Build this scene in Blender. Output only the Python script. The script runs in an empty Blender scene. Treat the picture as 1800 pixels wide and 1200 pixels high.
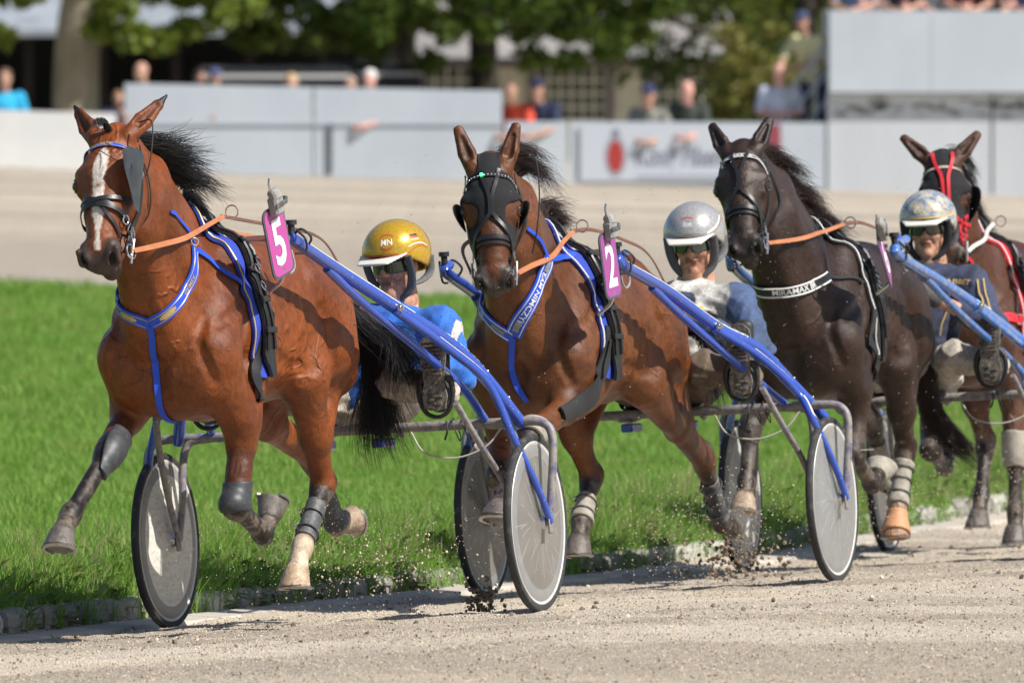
import bpy, bmesh, math, random, os
import numpy as np
from math import sin, cos, radians, pi, sqrt, atan
from mathutils import Vector, Matrix, noise
random.seed(7); rng = np.random.default_rng(7)
SC = bpy.context.scene
COL = SC.collection
# ------------------------------------------------------------ camera, sky, sun
F = 20000.; CAM = np.array([.598, -43., 2.4]); PITCH = radians(1.791124)
cd = bpy.data.cameras.new('camera'); cam = bpy.data.objects.new('camera', cd); COL.objects.link(cam)
cam.location = CAM; cam.rotation_euler = (pi/2-PITCH, 0, 0)
cd.sensor_width = 36; cd.lens = 400; cd.clip_start = 1; cd.clip_end = 2000
cd.dof.use_dof = True; cd.dof.focus_distance = 42.0; cd.dof.aperture_fstop = 7.4; cd.dof.aperture_blades = 9
SC.camera = cam
W = bpy.data.worlds.new('World'); SC.world = W; W.use_nodes = True
SUN = Vector((.76, -.40, .96)).normalized()
wn = W.node_tree; bgn = wn.nodes['Background']; sky = wn.nodes.new('ShaderNodeTexSky'); sky.sky_type = 'NISHITA'
sky.sun_disc = False; sky.sun_elevation = math.asin(SUN.z); sky.sun_rotation = math.atan2(SUN.x, SUN.y)
wn.links.new(sky.outputs[0], bgn.inputs[0]); bgn.inputs[1].default_value = .080
sl = bpy.data.lights.new('sun', 'SUN'); sl.energy = 5.0; sl.angle = radians(.5); sl.color = (1, .955, .89)
so = bpy.data.objects.new('sun', sl); COL.objects.link(so)
so.rotation_euler = SUN.to_track_quat('Z', 'Y').to_euler()
SC.view_settings.view_transform = 'Standard'; SC.view_settings.look = 'None'
SC.view_settings.exposure = 0.40; SC.view_settings.gamma = 1; SC.view_settings.use_curve_mapping = False
SC.cycles.use_denoising = True
# ------------------------------------------------------------ frames
PS = radians(19.3); BANK = .061; LONG = -.0178
def plane_z(X, Y):
    v = X*cos(PS)-Y*sin(PS); u = X*sin(PS)+Y*cos(PS)
    return BANK*v+LONG*u
class Unit:
    def __init__(s, O, psi):
        psi = radians(psi)
        g = lambda X, Y: plane_z(O[0]+X, O[1]+Y)-plane_z(O[0], O[1])
        f = np.array([-sin(psi), -cos(psi), 0.]); f[2] = g(f[0], f[1]); f /= np.linalg.norm(f)
        l = np.array([cos(psi), -sin(psi), 0.]); l[2] = g(l[0], l[1]); l -= f*(l@f); l /= np.linalg.norm(l)
        u = np.cross(f, l)
        s.O = np.array([O[0], O[1], plane_z(O[0], O[1])]); s.M = np.array([f, l, u]).T
        s.mat = Matrix([[*s.M[i], s.O[i]] for i in range(3)]+[[0, 0, 0, 1]])
        s.c = s.M.T@(CAM-s.O)
    def ray(s, px, py):          # line of sight through a picture point, in the unit's own frame
        a = (px-900)/F; b = (py-600)/F
        return s.M.T@np.array([a, cos(PITCH)-b*sin(PITCH), -sin(PITCH)-b*cos(PITCH)])
    def P(s, px, py, l=None, x=None):
        d = s.ray(px, py)
        t = (l-s.c[1])/d[1] if l is not None else (x-s.c[0])/d[0]
        return s.c+t*d
U5 = Unit((0, 0), 19.); U2 = Unit((1.203, 3.2), 18.); U6 = Unit((2.33, 6.5), 15.5); U4 = Unit((3.08, 10.), 15.)
# ------------------------------------------------------------ objects
def tag(o, label=None, cat=None, group=None, kind=None):
    for k, v in (('label', label), ('category', cat), ('group', group), ('kind', kind)):
        if v: o[k] = v
    return o
def empty(name, mat=None, loc=None, **kw):
    o = bpy.data.objects.new(name, None); COL.objects.link(o); o.empty_display_size = .1
    if mat is not None: o.matrix_world = mat
    if loc is not None: o.location = loc
    return tag(o, **kw)
def link(name, me, mat=None, parent=None, smooth=True):
    o = bpy.data.objects.new(name, me); COL.objects.link(o)
    if parent is not None: o.parent = parent
    if mat is not None and not me.materials: me.materials.append(mat)
    if smooth and len(me.polygons): me.polygons.foreach_set('use_smooth', np.ones(len(me.polygons), bool))
    return o
def mesh_np(name, V, Fc, n=4):
    me = bpy.data.meshes.new(name); V = np.asarray(V, np.float32); Fc = np.asarray(Fc, np.int32)
    me.vertices.add(len(V)); me.vertices.foreach_set('co', V.ravel())
    me.loops.add(Fc.size); me.loops.foreach_set('vertex_index', Fc.ravel())
    me.polygons.add(len(Fc)); me.polygons.foreach_set('loop_start', np.arange(len(Fc), dtype=np.int32)*n)
    me.polygons.foreach_set('loop_total', np.full(len(Fc), n, np.int32))
    me.update(calc_edges=True)
    return me
class MB:                        # collects simple solids into one mesh
    def __init__(s): s.V = []; s.F = []; s.n = 0
    def add(s, V, Fc):
        V = [tuple(v) for v in V]
        s.V += V; s.F += [tuple(i+s.n for i in f) for f in Fc]; s.n += len(V); return s
    def box(s, c, size, R=None, bev=0.0):
        sx, sy, sz = [v/2 for v in size]
        if bev > 0:
            V = []; b = bev
            for z, k in ((-sz, b), (-sz+b, 0), (sz-b, 0), (sz, b)):
                for x, y in ((-sx+b, -sy+k), (sx-b, -sy+k), (sx-k, -sy+b), (sx-k, sy-b), (sx-b, sy-k), (-sx+b, sy-k), (-sx+k, sy-b), (-sx+k, -sy+b)):
                    V.append((x, y, z))
            Fc = [tuple(range(7, -1, -1)), tuple(range(24, 32))]
            for r in range(3):
                for i in range(8): Fc.append((r*8+i, r*8+(i+1) % 8, (r+1)*8+(i+1) % 8, (r+1)*8+i))
        else:
            V = [(x, y, z) for z in (-sz, sz) for x, y in ((-sx, -sy), (sx, -sy), (sx, sy), (-sx, sy))]
            Fc = [(3, 2, 1, 0), (4, 5, 6, 7), (0, 1, 5, 4), (1, 2, 6, 5), (2, 3, 7, 6), (3, 0, 4, 7)]
        V = np.array(V)
        if R is not None: V = V@np.array(R).T
        return s.add(V+np.array(c), Fc)
    def tube(s, pts, r, seg=10, closed=False, flat=None):
        V, Fc = tube_vf(pts, r, seg, closed, flat); return s.add(V, Fc)
    def lathe(s, c, axis, prof, seg=32):   # prof: list of (along, radius)
        ax = np.array(axis, float); ax /= np.linalg.norm(ax)
        e = np.cross(ax, (0, 0, 1) if abs(ax[2]) < .9 else (1, 0, 0)); e /= np.linalg.norm(e); g = np.cross(ax, e)
        V = []
        for a, r in prof:
            for i in range(seg):
                t = 2*pi*i/seg; V.append(np.array(c)+ax*a+(e*cos(t)+g*sin(t))*r)
        Fc = []
        for k in range(len(prof)-1):
            for i in range(seg): Fc.append((k*seg+i, k*seg+(i+1) % seg, (k+1)*seg+(i+1) % seg, (k+1)*seg+i))
        if prof[0][1] > 1e-5: Fc.append(tuple(range(seg-1, -1, -1)))
        if prof[-1][1] > 1e-5: Fc.append(tuple((len(prof)-1)*seg+i for i in range(seg)))
        return s.add(V, Fc)
    def ball(s, c, r, seg=12, rings=8):
        r = np.array(r if hasattr(r, '__len__') else (r, r, r)); V = []
        for j in range(1, rings):
            for i in range(seg):
                a = pi*j/rings; t = 2*pi*i/seg; V.append(np.array(c)+r*np.array([sin(a)*cos(t), sin(a)*sin(t), cos(a)]))
        V += [np.array(c)+r*np.array([0, 0, 1]), np.array(c)-r*np.array([0, 0, 1])]; n = len(V)
        Fc = [(j*seg+i, (j+1)*seg+i, (j+1)*seg+(i+1) % seg, j*seg+(i+1) % seg) for j in range(rings-2) for i in range(seg)]
        Fc += [(n-2, i, (i+1) % seg) for i in range(seg)]+[(n-1, (rings-2)*seg+(i+1) % seg, (rings-2)*seg+i) for i in range(seg)]
        return s.add(V, Fc)
    def build(s, name, mat, parent=None, smooth=True, **kw):
        me = bpy.data.meshes.new(name); me.from_pydata([tuple(map(float, v)) for v in s.V], [], s.F); me.update()
        o = link(name, me, mat, parent, smooth)
        if smooth:
            try: me.set_sharp_from_angle(angle=radians(40))
            except Exception: pass
        return tag(o, **kw)
def crom(pts, n=8, closed=False):
    P = [np.array(p, float) for p in pts]
    if closed: P = [P[-1]]+P+[P[0], P[1]]
    else: P = [2*P[0]-P[1]]+P+[2*P[-1]-P[-2]]
    out = []
    for i in range(1, len(P)-2):
        for k in range(n):
            t = k/n; a, b, c, d = P[i-1], P[i], P[i+1], P[i+2]
            out.append(.5*((2*b)+(-a+c)*t+(2*a-5*b+4*c-d)*t*t+(-a+3*b-3*c+d)*t**3))
    if not closed: out.append(P[-2])
    return np.array(out)
def resample(pts, step):
    pts = np.array(pts); d = np.r_[0, np.cumsum(np.linalg.norm(np.diff(pts, axis=0), axis=1))]
    n = max(2, int(d[-1]/step)+1); t = np.linspace(0, d[-1], n)
    return np.array([np.interp(t, d, pts[:, i]) for i in range(3)]).T
def tube_vf(pts, r, seg=10, closed=False, flat=None):
    pts = np.array(pts, float); n = len(pts)
    r = np.array(r if hasattr(r, '__len__') else [r]*n, float)
    if len(r) != n: r = np.interp(np.linspace(0, 1, n), np.linspace(0, 1, len(r)), r)
    T = np.roll(pts, -1, 0)-np.roll(pts, 1, 0) if closed else np.gradient(pts, axis=0)
    T /= np.linalg.norm(T, axis=1)[:, None]+1e-12
    e = np.cross(T[0], (0, 0, 1) if abs(T[0][2]) < .9 else (1, 0, 0)); e /= np.linalg.norm(e); V = []
    for i in range(n):
        e = e-T[i]*(e@T[i]); e /= np.linalg.norm(e)+1e-12; g = np.cross(T[i], e)
        for k in range(seg):
            a = 2*pi*k/seg; fl = flat if flat else 1
            V.append(pts[i]+r[i]*(e*cos(a)+g*sin(a)*fl))
    Fc = []; m = n if closed else n-1
    for i in range(m):
        j = (i+1) % n
        for k in range(seg): Fc.append((i*seg+k, i*seg+(k+1) % seg, j*seg+(k+1) % seg, j*seg+k))
    if not closed: Fc += [tuple(range(seg-1, -1, -1)), tuple((n-1)*seg+k for k in range(seg))]
    return V, Fc
# ------------------------------------------------------------ materials
MATS = {}
def hexc(c): return (c[0], c[1], c[2], 1)
def pmat(name, col, rough=.5, metal=0, col2=None, nscale=8, bump=0, bscale=60, dirt=None, damt=0., dscale=18, coat=0, spec=.5, sheen=0, speck=None, spamt=0, spscale=220, vcol=False, wax=None, alpha=None, trans=0, emit=None, stretch=None, sss=0):
    if name in MATS: return MATS[name]
    m = bpy.data.materials.new(name); m.use_nodes = True; nt = m.node_tree; N = nt.nodes; L = nt.links
    b = N['Principled BSDF']
    def inp(k, v):
        if k in b.inputs: b.inputs[k].default_value = v
    tc = N.new('ShaderNodeTexCoord'); co = tc.outputs['Object']
    if stretch:
        mp = N.new('ShaderNodeMapping'); mp.inputs['Scale'].default_value = stretch; L.new(co, mp.inputs[0]); co = mp.outputs[0]
    def noise_(sc, det=4, ro=.6):
        n = N.new('ShaderNodeTexNoise'); n.inputs['Scale'].default_value = sc; n.inputs['Detail'].default_value = det; n.inputs['Roughness'].default_value = ro
        L.new(co, n.inputs['Vector']); return n.outputs[0]
    def ramp(f, a, c):
        r = N.new('ShaderNodeMapRange'); r.inputs[1].default_value = a; r.inputs[2].default_value = c; L.new(f, r.inputs[0]); return r.outputs[0]
    def mix(f, a, c2, mode='MIX'):
        x = N.new('ShaderNodeMix'); x.data_type = 'RGBA'; x.blend_type = mode
        if hasattr(f, 'is_linked'): L.new(f, x.inputs[0])
        else: x.inputs[0].default_value = f
        for s_, v in ((6, a), (7, c2)):
            if hasattr(v, 'is_linked'): L.new(v, x.inputs[s_])
            else: x.inputs[s_].default_value = hexc(v)
        return x.outputs[2]
    if vcol:
        a = N.new('ShaderNodeVertexColor'); a.layer_name = 'Col'; c = a.outputs[0]
        n = noise_(nscale, 5); c = mix(1.0, c, mix(ramp(n, .3, .7), (.52, .47, .42), (1.30, 1.24, 1.18)), 'MULTIPLY')
        c = mix(1.0, c, mix(ramp(noise_(nscale*9, 4), .32, .68), (.80, .78, .76), (1.16, 1.15, 1.13)), 'MULTIPLY')
        sm = N.new('ShaderNodeMapping'); sm.inputs['Scale'].default_value = (1, 1, .22); L.new(tc.outputs['Object'], sm.inputs[0]); sn = N.new('ShaderNodeTexNoise'); sn.inputs['Scale'].default_value = 190; sn.inputs['Detail'].default_value = 3; L.new(sm.outputs[0], sn.inputs['Vector'])
        c = mix(1.0, c, mix(ramp(sn.outputs[0], .34, .66), (.78, .77, .76), (1.2, 1.2, 1.2)), 'MULTIPLY')
    else: c = col
    if col2 is not None: c = mix(ramp(noise_(nscale, 5), .35, .65), c, col2)
    if dirt is not None: c = mix(ramp(noise_(dscale, 6, .75), 1-damt-.12, 1-damt+.12), c, dirt)
    if speck is not None: c = mix(ramp(noise_(spscale, 2, .5), .74-spamt, .78-spamt), c, speck)
    if hasattr(c, 'is_linked'): L.new(c, b.inputs['Base Color'])
    else: inp('Base Color', hexc(c))
    inp('Roughness', rough); inp('Metallic', metal); inp('Coat Weight', coat); inp('Specular IOR Level', spec); inp('Sheen Weight', sheen)
    if sss: inp('Subsurface Weight', sss); b.inputs['Subsurface Radius'].default_value = (.01, .004, .002)
    if dirt is not None or speck is not None:
        pass
    if alpha is not None: inp('Alpha', alpha)
    if trans: inp('Transmission Weight', trans)
    if emit: b.inputs['Emission Color'].default_value = hexc(emit); inp('Emission Strength', 3)
    if bump:
        bn = N.new('ShaderNodeBump'); bn.inputs['Strength'].default_value = 1; bn.inputs['Distance'].default_value = bump
        L.new(noise_(bscale, 4), bn.inputs['Height']); L.new(bn.outputs[0], b.inputs['Normal'])
    MATS[name] = m; return m
def horse_mat(name, rough=.43, veins=.0015, mud=.0, gloss=.5):
    m = pmat(name, (1, 1, 1), rough=rough, vcol=True, nscale=3.2, spec=gloss*.8)
    nt = m.node_tree; N = nt.nodes; L = nt.links; b = N['Principled BSDF']
    tc = N.new('ShaderNodeTexCoord'); co = tc.outputs['Object']
    # branching veins under the skin: thin ridges where a warped noise crosses its middle value
    def n(sc, det, dist=0):
        x = N.new('ShaderNodeTexNoise'); x.inputs['Scale'].default_value = sc; x.inputs['Detail'].default_value = det; x.inputs['Distortion'].default_value = dist
        L.new(co, x.inputs['Vector']); return x.outputs[0]
    def math_(op, a, c=None, d=None):
        x = N.new('ShaderNodeMath'); x.operation = op
        for i, v in enumerate((a, c, d)):
            if v is None: continue
            if hasattr(v, 'is_linked'): L.new(v, x.inputs[i])
            else: x.inputs[i].default_value = v
        return x.outputs[0]
    v = math_('ABSOLUTE', math_('SUBTRACT', n(5.5, 2.5, .6), .5))
    v = math_('SUBTRACT', 1, math_('MULTIPLY', v, 28)); v = math_('MAXIMUM', v, 0); v = math_('SMOOTH_MIN', v, .8, .2)
    msk = math_('MULTIPLY', math_('SUBTRACT', n(3.1, 1), .42), 5); msk = math_('MINIMUM', math_('MAXIMUM', msk, 0), 1)
    v = math_('MULTIPLY', v, msk)
    b1 = N.new('ShaderNodeBump'); b1.inputs['Distance'].default_value = veins; L.new(v, b1.inputs['Height'])
    b2 = N.new('ShaderNodeBump'); b2.inputs['Distance'].default_value = .010; L.new(n(13, 6), b2.inputs['Height']); L.new(b1.outputs[0], b2.inputs['Normal'])
    b3 = N.new('ShaderNodeBump'); b3.inputs['Distance'].default_value = .0016; L.new(n(330, 3), b3.inputs['Height']); L.new(b2.outputs[0], b3.inputs['Normal'])
    L.new(b3.outputs[0], b.inputs['Normal'])
    r = N.new('ShaderNodeMapRange'); r.inputs[1].default_value = .35; r.inputs[2].default_value = .7; r.inputs[3].default_value = rough-.1; r.inputs[4].default_value = rough+.16
    L.new(n(5, 4), r.inputs[0]); L.new(r.outputs[0], b.inputs['Roughness'])
    # dried sand spattered low on the coat, thickest where the wheels and hooves throw it
    if mud:
        src = b.inputs['Base Color'].links[0].from_socket
        sp = N.new('ShaderNodeMapRange'); sp.inputs[1].default_value = .62-mud*.1; sp.inputs[2].default_value = .72-mud*.1; L.new(n(130, 3), sp.inputs[0])
        big = N.new('ShaderNodeMapRange'); big.inputs[1].default_value = .5-mud*.2; big.inputs[2].default_value = .75; L.new(n(2.3, 3), big.inputs[0])
        f = math_('MULTIPLY', math_('ADD', math_('MULTIPLY', sp.outputs[0], .6), .10), math_('MULTIPLY', big.outputs[0], min(1, mud)))
        x = N.new('ShaderNodeMix'); x.data_type = 'RGBA'; L.new(f, x.inputs[0]); L.new(src, x.inputs[6]); x.inputs[7].default_value = (.21, .155, .105, 1)
        L.new(x.outputs[2], b.inputs['Base Color'])
    return m
# ------------------------------------------------------------ sculpting by distance fields
class SDF:
    def __init__(s, lo, hi, h):
        s.lo = np.array(lo, float); s.h = h; s.n = np.ceil((np.array(hi)-s.lo)/h).astype(int)+1
        s.G = np.full(s.n, .05, np.float32); s.I = np.zeros(s.n, np.uint8); s.cols = [(0, 0, 0)]
    def _col(s, c):
        c = tuple(c)
        if c not in s.cols: s.cols.append(c)
        return s.cols.index(c)
    def _box(s, lo, hi, m):
        a = np.clip(np.floor((np.array(lo)-m-s.lo)/s.h).astype(int), 0, s.n); b = np.clip(np.ceil((np.array(hi)+m-s.lo)/s.h).astype(int)+1, 0, s.n)
        if (b <= a).any(): return None
        sl = tuple(slice(i, j) for i, j in zip(a, b))
        ax = [np.float32(s.lo[k])+np.arange(a[k], b[k], dtype=np.float32)*np.float32(s.h) for k in range(3)]
        return sl, (ax[0][:, None, None], ax[1][None, :, None], ax[2][None, None, :])
    def _put(s, sl, d, k, col, sub):
        g = s.G[sl]
        if sub:
            d = -d; hh = np.maximum(k-np.abs(g-d), 0)/k; s.G[sl] = np.maximum(g, d)+hh*hh*k*.25
            if col is not None: s.I[sl] = np.where(d > g-.004, s._col(col), s.I[sl])
        else:
            if col is not None: s.I[sl] = np.where(d < g, s._col(col), s.I[sl])
            hh = np.maximum(k-np.abs(g-d), 0)/k; s.G[sl] = np.minimum(g, d)-hh*hh*k*.25
    def cone(s, a, b, ra, rb, k=.02, col=None, side=(0, 1, 0), sub=False, clip=None, cap=1.):
        a = np.array(a, float); b = np.array(b, float)
        ra = ra if hasattr(ra, '__len__') else (ra, ra); rb = rb if hasattr(rb, '__len__') else (rb, rb)
        R = max(*ra, *rb); bx = s._box(np.minimum(a, b)-R, np.maximum(a, b)+R, k+.03)
        if bx is None: return
        sl, (x, y, z) = bx; t = b-a; L = np.linalg.norm(t); t = t/L if L > 1e-6 else np.array([1., 0, 0]); L = max(L, 1e-6)
        w = np.array(side, float); w -= t*(w@t); w /= np.linalg.norm(w); v = np.cross(t, w)
        qx, qy, qz = x-a[0], y-a[1], z-a[2]
        u = (qx*t[0]+qy*t[1]+qz*t[2]); dw = qx*w[0]+qy*w[1]+qz*w[2]; dv = qx*v[0]+qy*v[1]+qz*v[2]
        sc = np.clip(u/L, 0, 1); ax_ = u-sc*L
        rw = ra[0]+(rb[0]-ra[0])*sc; rv = ra[1]+(rb[1]-ra[1])*sc; rx = np.minimum(rw, rv)*cap
        e1, e2, e3 = dw/rw, dv/rv, ax_/rx
        k0 = np.sqrt(e1*e1+e2*e2+e3*e3)+1e-6; k1 = np.sqrt((e1/rw)**2+(e2/rv)**2+(e3/rx)**2)+1e-6
        d = (k0*(k0-1)/k1).astype(np.float32)
        if clip is not None:
            for (p, nn) in clip:
                nn = np.array(nn, float); nn /= np.linalg.norm(nn)
                d = np.maximum(d, (x-p[0])*nn[0]+(y-p[1])*nn[1]+(z-p[2])*nn[2])
        s._put(sl, d, k, col, sub)
    def ell(s, c, r, k=.02, col=None, R=None, sub=False):
        c = np.array(c, float); r = r if hasattr(r, '__len__') else (r, r, r); m = max(r)
        bx = s._box(c-m, c+m, k+.03)
        if bx is None: return
        sl, (x, y, z) = bx; qx, qy, qz = x-c[0], y-c[1], z-c[2]
        if R is not None:
            R = np.array(R); qx, qy, qz = [qx*R[0, i]+qy*R[1, i]+qz*R[2, i] for i in range(3)]
        e1, e2, e3 = qx/r[0], qy/r[1], qz/r[2]
        k0 = np.sqrt(e1*e1+e2*e2+e3*e3)+1e-6; k1 = np.sqrt((e1/r[0])**2+(e2/r[1])**2+(e3/r[2])**2)+1e-6
        s._put(sl, (k0*(k0-1)/k1).astype(np.float32), k, col, sub)
    def val(s, P):
        P = np.atleast_2d(P); q = (P-s.lo)/s.h; i = np.clip(np.floor(q).astype(int), 0, s.n-2); f = np.clip(q-i, 0, 1); o = 0
        for a in (0, 1):
            for b in (0, 1):
                for c in (0, 1):
                    w = (f[:, 0] if a else 1-f[:, 0])*(f[:, 1] if b else 1-f[:, 1])*(f[:, 2] if c else 1-f[:, 2])
                    o = o+w*s.G[i[:, 0]+a, i[:, 1]+b, i[:, 2]+c]
        return o
    def grad(s, P, e=None):
        P = np.atleast_2d(P); e = e or s.h*1.5; g = np.stack([s.val(P+d)-s.val(P-d) for d in np.eye(3)*e], 1)
        return g/(np.linalg.norm(g, axis=1)[:, None]+1e-9)
    def snap(s, P, off=0., it=12, maxd=None):
        P = np.atleast_2d(np.array(P, float)).copy()
        for _ in range(it):
            d = s.val(P)-off; P -= s.grad(P)*np.clip(d, -.02, .02)[:, None]*.9
        return P
    def march(s, U, px, py, x0=3.2, strict=False):
        d = U.ray(px, py); d = d/np.linalg.norm(d)
        t = (x0-U.c[0])/d[0]; p = U.c+d*t; best = (9, p)
        for _ in range(400):
            inside = ((p > s.lo+s.h) & (p < s.lo+(s.n-2)*s.h)).all()
            v = float(s.val(p)[0]) if inside else .05
            if v < best[0]: best = (v, p.copy())
            if v < .001: return p
            if p[0] < s.lo[0]-.3: break
            p = p+d*max(v*.7, .002)
        return None if strict and best[0] > .025 else best[1]
    def mesh(s, name, smooth=1, crop=None):
        G = s.G; n = np.array(G.shape)
        ins = G < 0
        c = np.zeros(n-1, np.uint8)
        for a in (0, 1):
            for b in (0, 1):
                for d in (0, 1): c += ins[a:n[0]-1+a, b:n[1]-1+b, d:n[2]-1+d]
        I, J, K = np.nonzero((c > 0) & (c < 8)); m = len(I)
        idx = np.full(n-1, -1, np.int32); idx[I, J, K] = np.arange(m)
        acc = np.zeros((m, 3)); cnt = np.zeros(m)
        corners = [(a, b, d) for a in (0, 1) for b in (0, 1) for d in (0, 1)]
        g = {q: G[I+q[0], J+q[1], K+q[2]] for q in corners}
        for q in corners:
            for ax in range(3):
                if q[ax] == 1: continue
                r = list(q); r[ax] = 1; r = tuple(r); g0, g1 = g[q], g[r]
                x = (g0 < 0) != (g1 < 0); t = np.where(x, g0/(g0-g1+1e-12), 0)
                p = np.zeros((m, 3)); p[:] = q; p[:, ax] = t
                acc += p*x[:, None]; cnt += x
        V = (np.stack([I, J, K], 1)+acc/cnt[:, None])
        Q = []
        for ax in range(3):
            o = [a for a in range(3) if a != ax]
            lo_sl = [slice(1, n[k]-1) for k in range(3)]; hi_sl = list(lo_sl); lo_sl[ax] = slice(0, n[ax]-1); hi_sl[ax] = slice(1, n[ax])
            A = ins[tuple(lo_sl)]; B = ins[tuple(hi_sl)]
            for inv in (0, 1):
                X = (A & ~B) if inv == 0 else (~A & B)
                p = np.argwhere(X); p[:, o[0]] += 1; p[:, o[1]] += 1
                if not len(p): continue
                def cell(d0, d1):
                    q = p.copy(); q[:, o[0]] += d0; q[:, o[1]] += d1; return idx[q[:, 0], q[:, 1], q[:, 2]]
                quad = np.stack([cell(-1, -1), cell(0, -1), cell(0, 0), cell(-1, 0)], 1)
                flip = (inv == 1) ^ (ax == 1)
                Q.append(quad[:, ::-1] if flip else quad)
        Q = np.concatenate(Q); Q = Q[(Q >= 0).all(1)]
        E = np.concatenate([Q[:, [0, 1]], Q[:, [1, 2]], Q[:, [2, 3]], Q[:, [3, 0]]])
        deg = np.bincount(E.ravel(), minlength=m)[:, None]+1e-9
        def lap(A):
            o = np.stack([np.bincount(E[:, 0], A[E[:, 1], k], m)+np.bincount(E[:, 1], A[E[:, 0], k], m) for k in range(A.shape[1])], 1)
            return o/deg
        for _ in range(smooth): V = V*.5+lap(V)*.5
        C = np.array(s.cols)[s.I[np.minimum(I+(acc[:, 0]/cnt > .5), n[0]-1), np.minimum(J+(acc[:, 1]/cnt > .5), n[1]-1), np.minimum(K+(acc[:, 2]/cnt > .5), n[2]-1)]]
        for _ in range(s.colsm if hasattr(s, 'colsm') else 5): C = C*.4+lap(C)*.6
        V = V*s.h+s.lo
        if crop is not None: V, Q, C = crop(V, Q, C)
        me = mesh_np(name, V, Q)
        s.V = V
        at = me.color_attributes.new('Col', 'FLOAT_COLOR', 'POINT')
        at.data.foreach_set('color', np.c_[C, np.ones(len(C))].astype(np.float32).ravel())
        return me
def recolor(me, fn):
    n = len(me.vertices); V = np.empty(n*3, np.float32); me.vertices.foreach_get('co', V); V = V.reshape(-1, 3)
    at = me.color_attributes['Col']; C = np.empty(n*4, np.float32); at.data.foreach_get('color', C); C = C.reshape(-1, 4)
    C[:, :3] = fn(V, C[:, :3]); at.data.foreach_set('color', C.ravel())
def vnoise(P, sc, seed=0):       # smooth value noise in numpy, 0..1
    q = np.asarray(P, float)*sc+seed*17.3; i = np.floor(q).astype(np.int64); f = q-i; f = f*f*(3-2*f); o = 0
    for a in (0, 1):
        for b in (0, 1):
            for c in (0, 1):
                h = ((i[:, 0]+a)*73856093 ^ (i[:, 1]+b)*19349663 ^ (i[:, 2]+c)*83492791); h = (h ^ (h >> 13))*1274126177; h = (h ^ (h >> 16)) & 0xffff
                o = o+h/65535.*(f[:, 0] if a else 1-f[:, 0])*(f[:, 1] if b else 1-f[:, 1])*(f[:, 2] if c else 1-f[:, 2])
    return o
def seg_dist(V, pts, rad):     # signed-ish: distance to a polyline minus its radius
    best = np.full(len(V), 9.)
    for (a, ra), (b, rb) in zip(zip(pts[:-1], rad[:-1]), zip(pts[1:], rad[1:])):
        a = np.array(a); b = np.array(b); t = np.clip(((V-a)@(b-a))/((b-a)@(b-a)), 0, 1)
        best = np.minimum(best, np.linalg.norm(V-(a+t[:, None]*(b-a)), axis=1)-(ra+(rb-ra)*t))
    return best
# ------------------------------------------------------------ straps and ribbons
class Ribbon:
    def __init__(s, pts, width, f=None, off=.004, thick=.003, closed=False, up=None, step=.014, na=5, snapped=True, lift=0):
        P = crom(pts, 8, closed); P = resample(np.vstack([P, P[:1]]) if closed else P, step)
        if f is not None and snapped: P = f.snap(P, off+lift)
        for _ in range(3):
            Q = P.copy(); Q[1:-1] = .5*P[1:-1]+.25*(P[:-2]+P[2:]); P = Q
        T = np.gradient(P, axis=0); T /= np.linalg.norm(T, axis=1)[:, None]+1e-9
        if f is not None: Nn = f.grad(P, .02)
        else: Nn = np.tile(np.array(up, float), (len(P), 1)) if np.ndim(up) == 1 else np.array(up)
        Nn = Nn-T*(Nn*T).sum(1)[:, None]; Nn /= np.linalg.norm(Nn, axis=1)[:, None]+1e-9
        for _ in range(2):
            M2 = Nn.copy(); M2[1:-1] = Nn[:-2]+Nn[1:-1]*2+Nn[2:]; Nn = M2/(np.linalg.norm(M2, axis=1)[:, None]+1e-9)
        B = np.cross(Nn, T); wd = np.interp(np.linspace(0, 1, len(P)), np.linspace(0, 1, len(width)), width) if hasattr(width, '__len__') else np.full(len(P), width)
        u = np.linspace(-.5, .5, na); G = P[:, None]+B[:, None]*(u[None, :, None]*wd[:, None, None])
        if f is not None and snapped:
            G = f.snap(G.reshape(-1, 3), off, 8).reshape(G.shape)
        s.G = G; s.N = Nn; s.B = B; s.T = T; s.w = wd; s.L = np.r_[0, np.cumsum(np.linalg.norm(np.diff(P, axis=0), axis=1))]; s.th = thick; s.closed = closed; s.na = na; s.P = P
    def build(s, name, mat, parent, **kw):
        n, na = s.G.shape[:2]; top = s.G+s.N[:, None]*s.th; V = np.concatenate([s.G, top[:, ::-1]], 1).reshape(-1, 3); r = 2*na
        Fc = [(i*r+k, i*r+(k+1) % r, (i+1)*r+(k+1) % r, (i+1)*r+k) for i in range(n-1) for k in range(r)]
        if not s.closed: Fc += [tuple(range(r-1, -1, -1)), tuple((n-1)*r+k for k in range(r))]
        return MB().add(V, Fc).build(name, mat, parent, **kw)
    def at(s, l, v, h=0):       # l metres along, v metres across, h above
        L = s.L; i = np.clip(np.searchsorted(L, l)-1, 0, len(L)-2); t = (l-L[i])/(L[i+1]-L[i]+1e-9)
        row = s.G[i]*(1-t)+s.G[i+1]*t; n = s.N[i]*(1-t)+s.N[i+1]*t; w = s.w[i]*(1-t)+s.w[i+1]*t
        q = np.clip((v/w+.5)*(s.na-1), 0, s.na-1.001); j = int(q); return row[j]*(1-(q-j))+row[j+1]*(q-j)+n*(s.th+h)
_fc = {}
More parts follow.
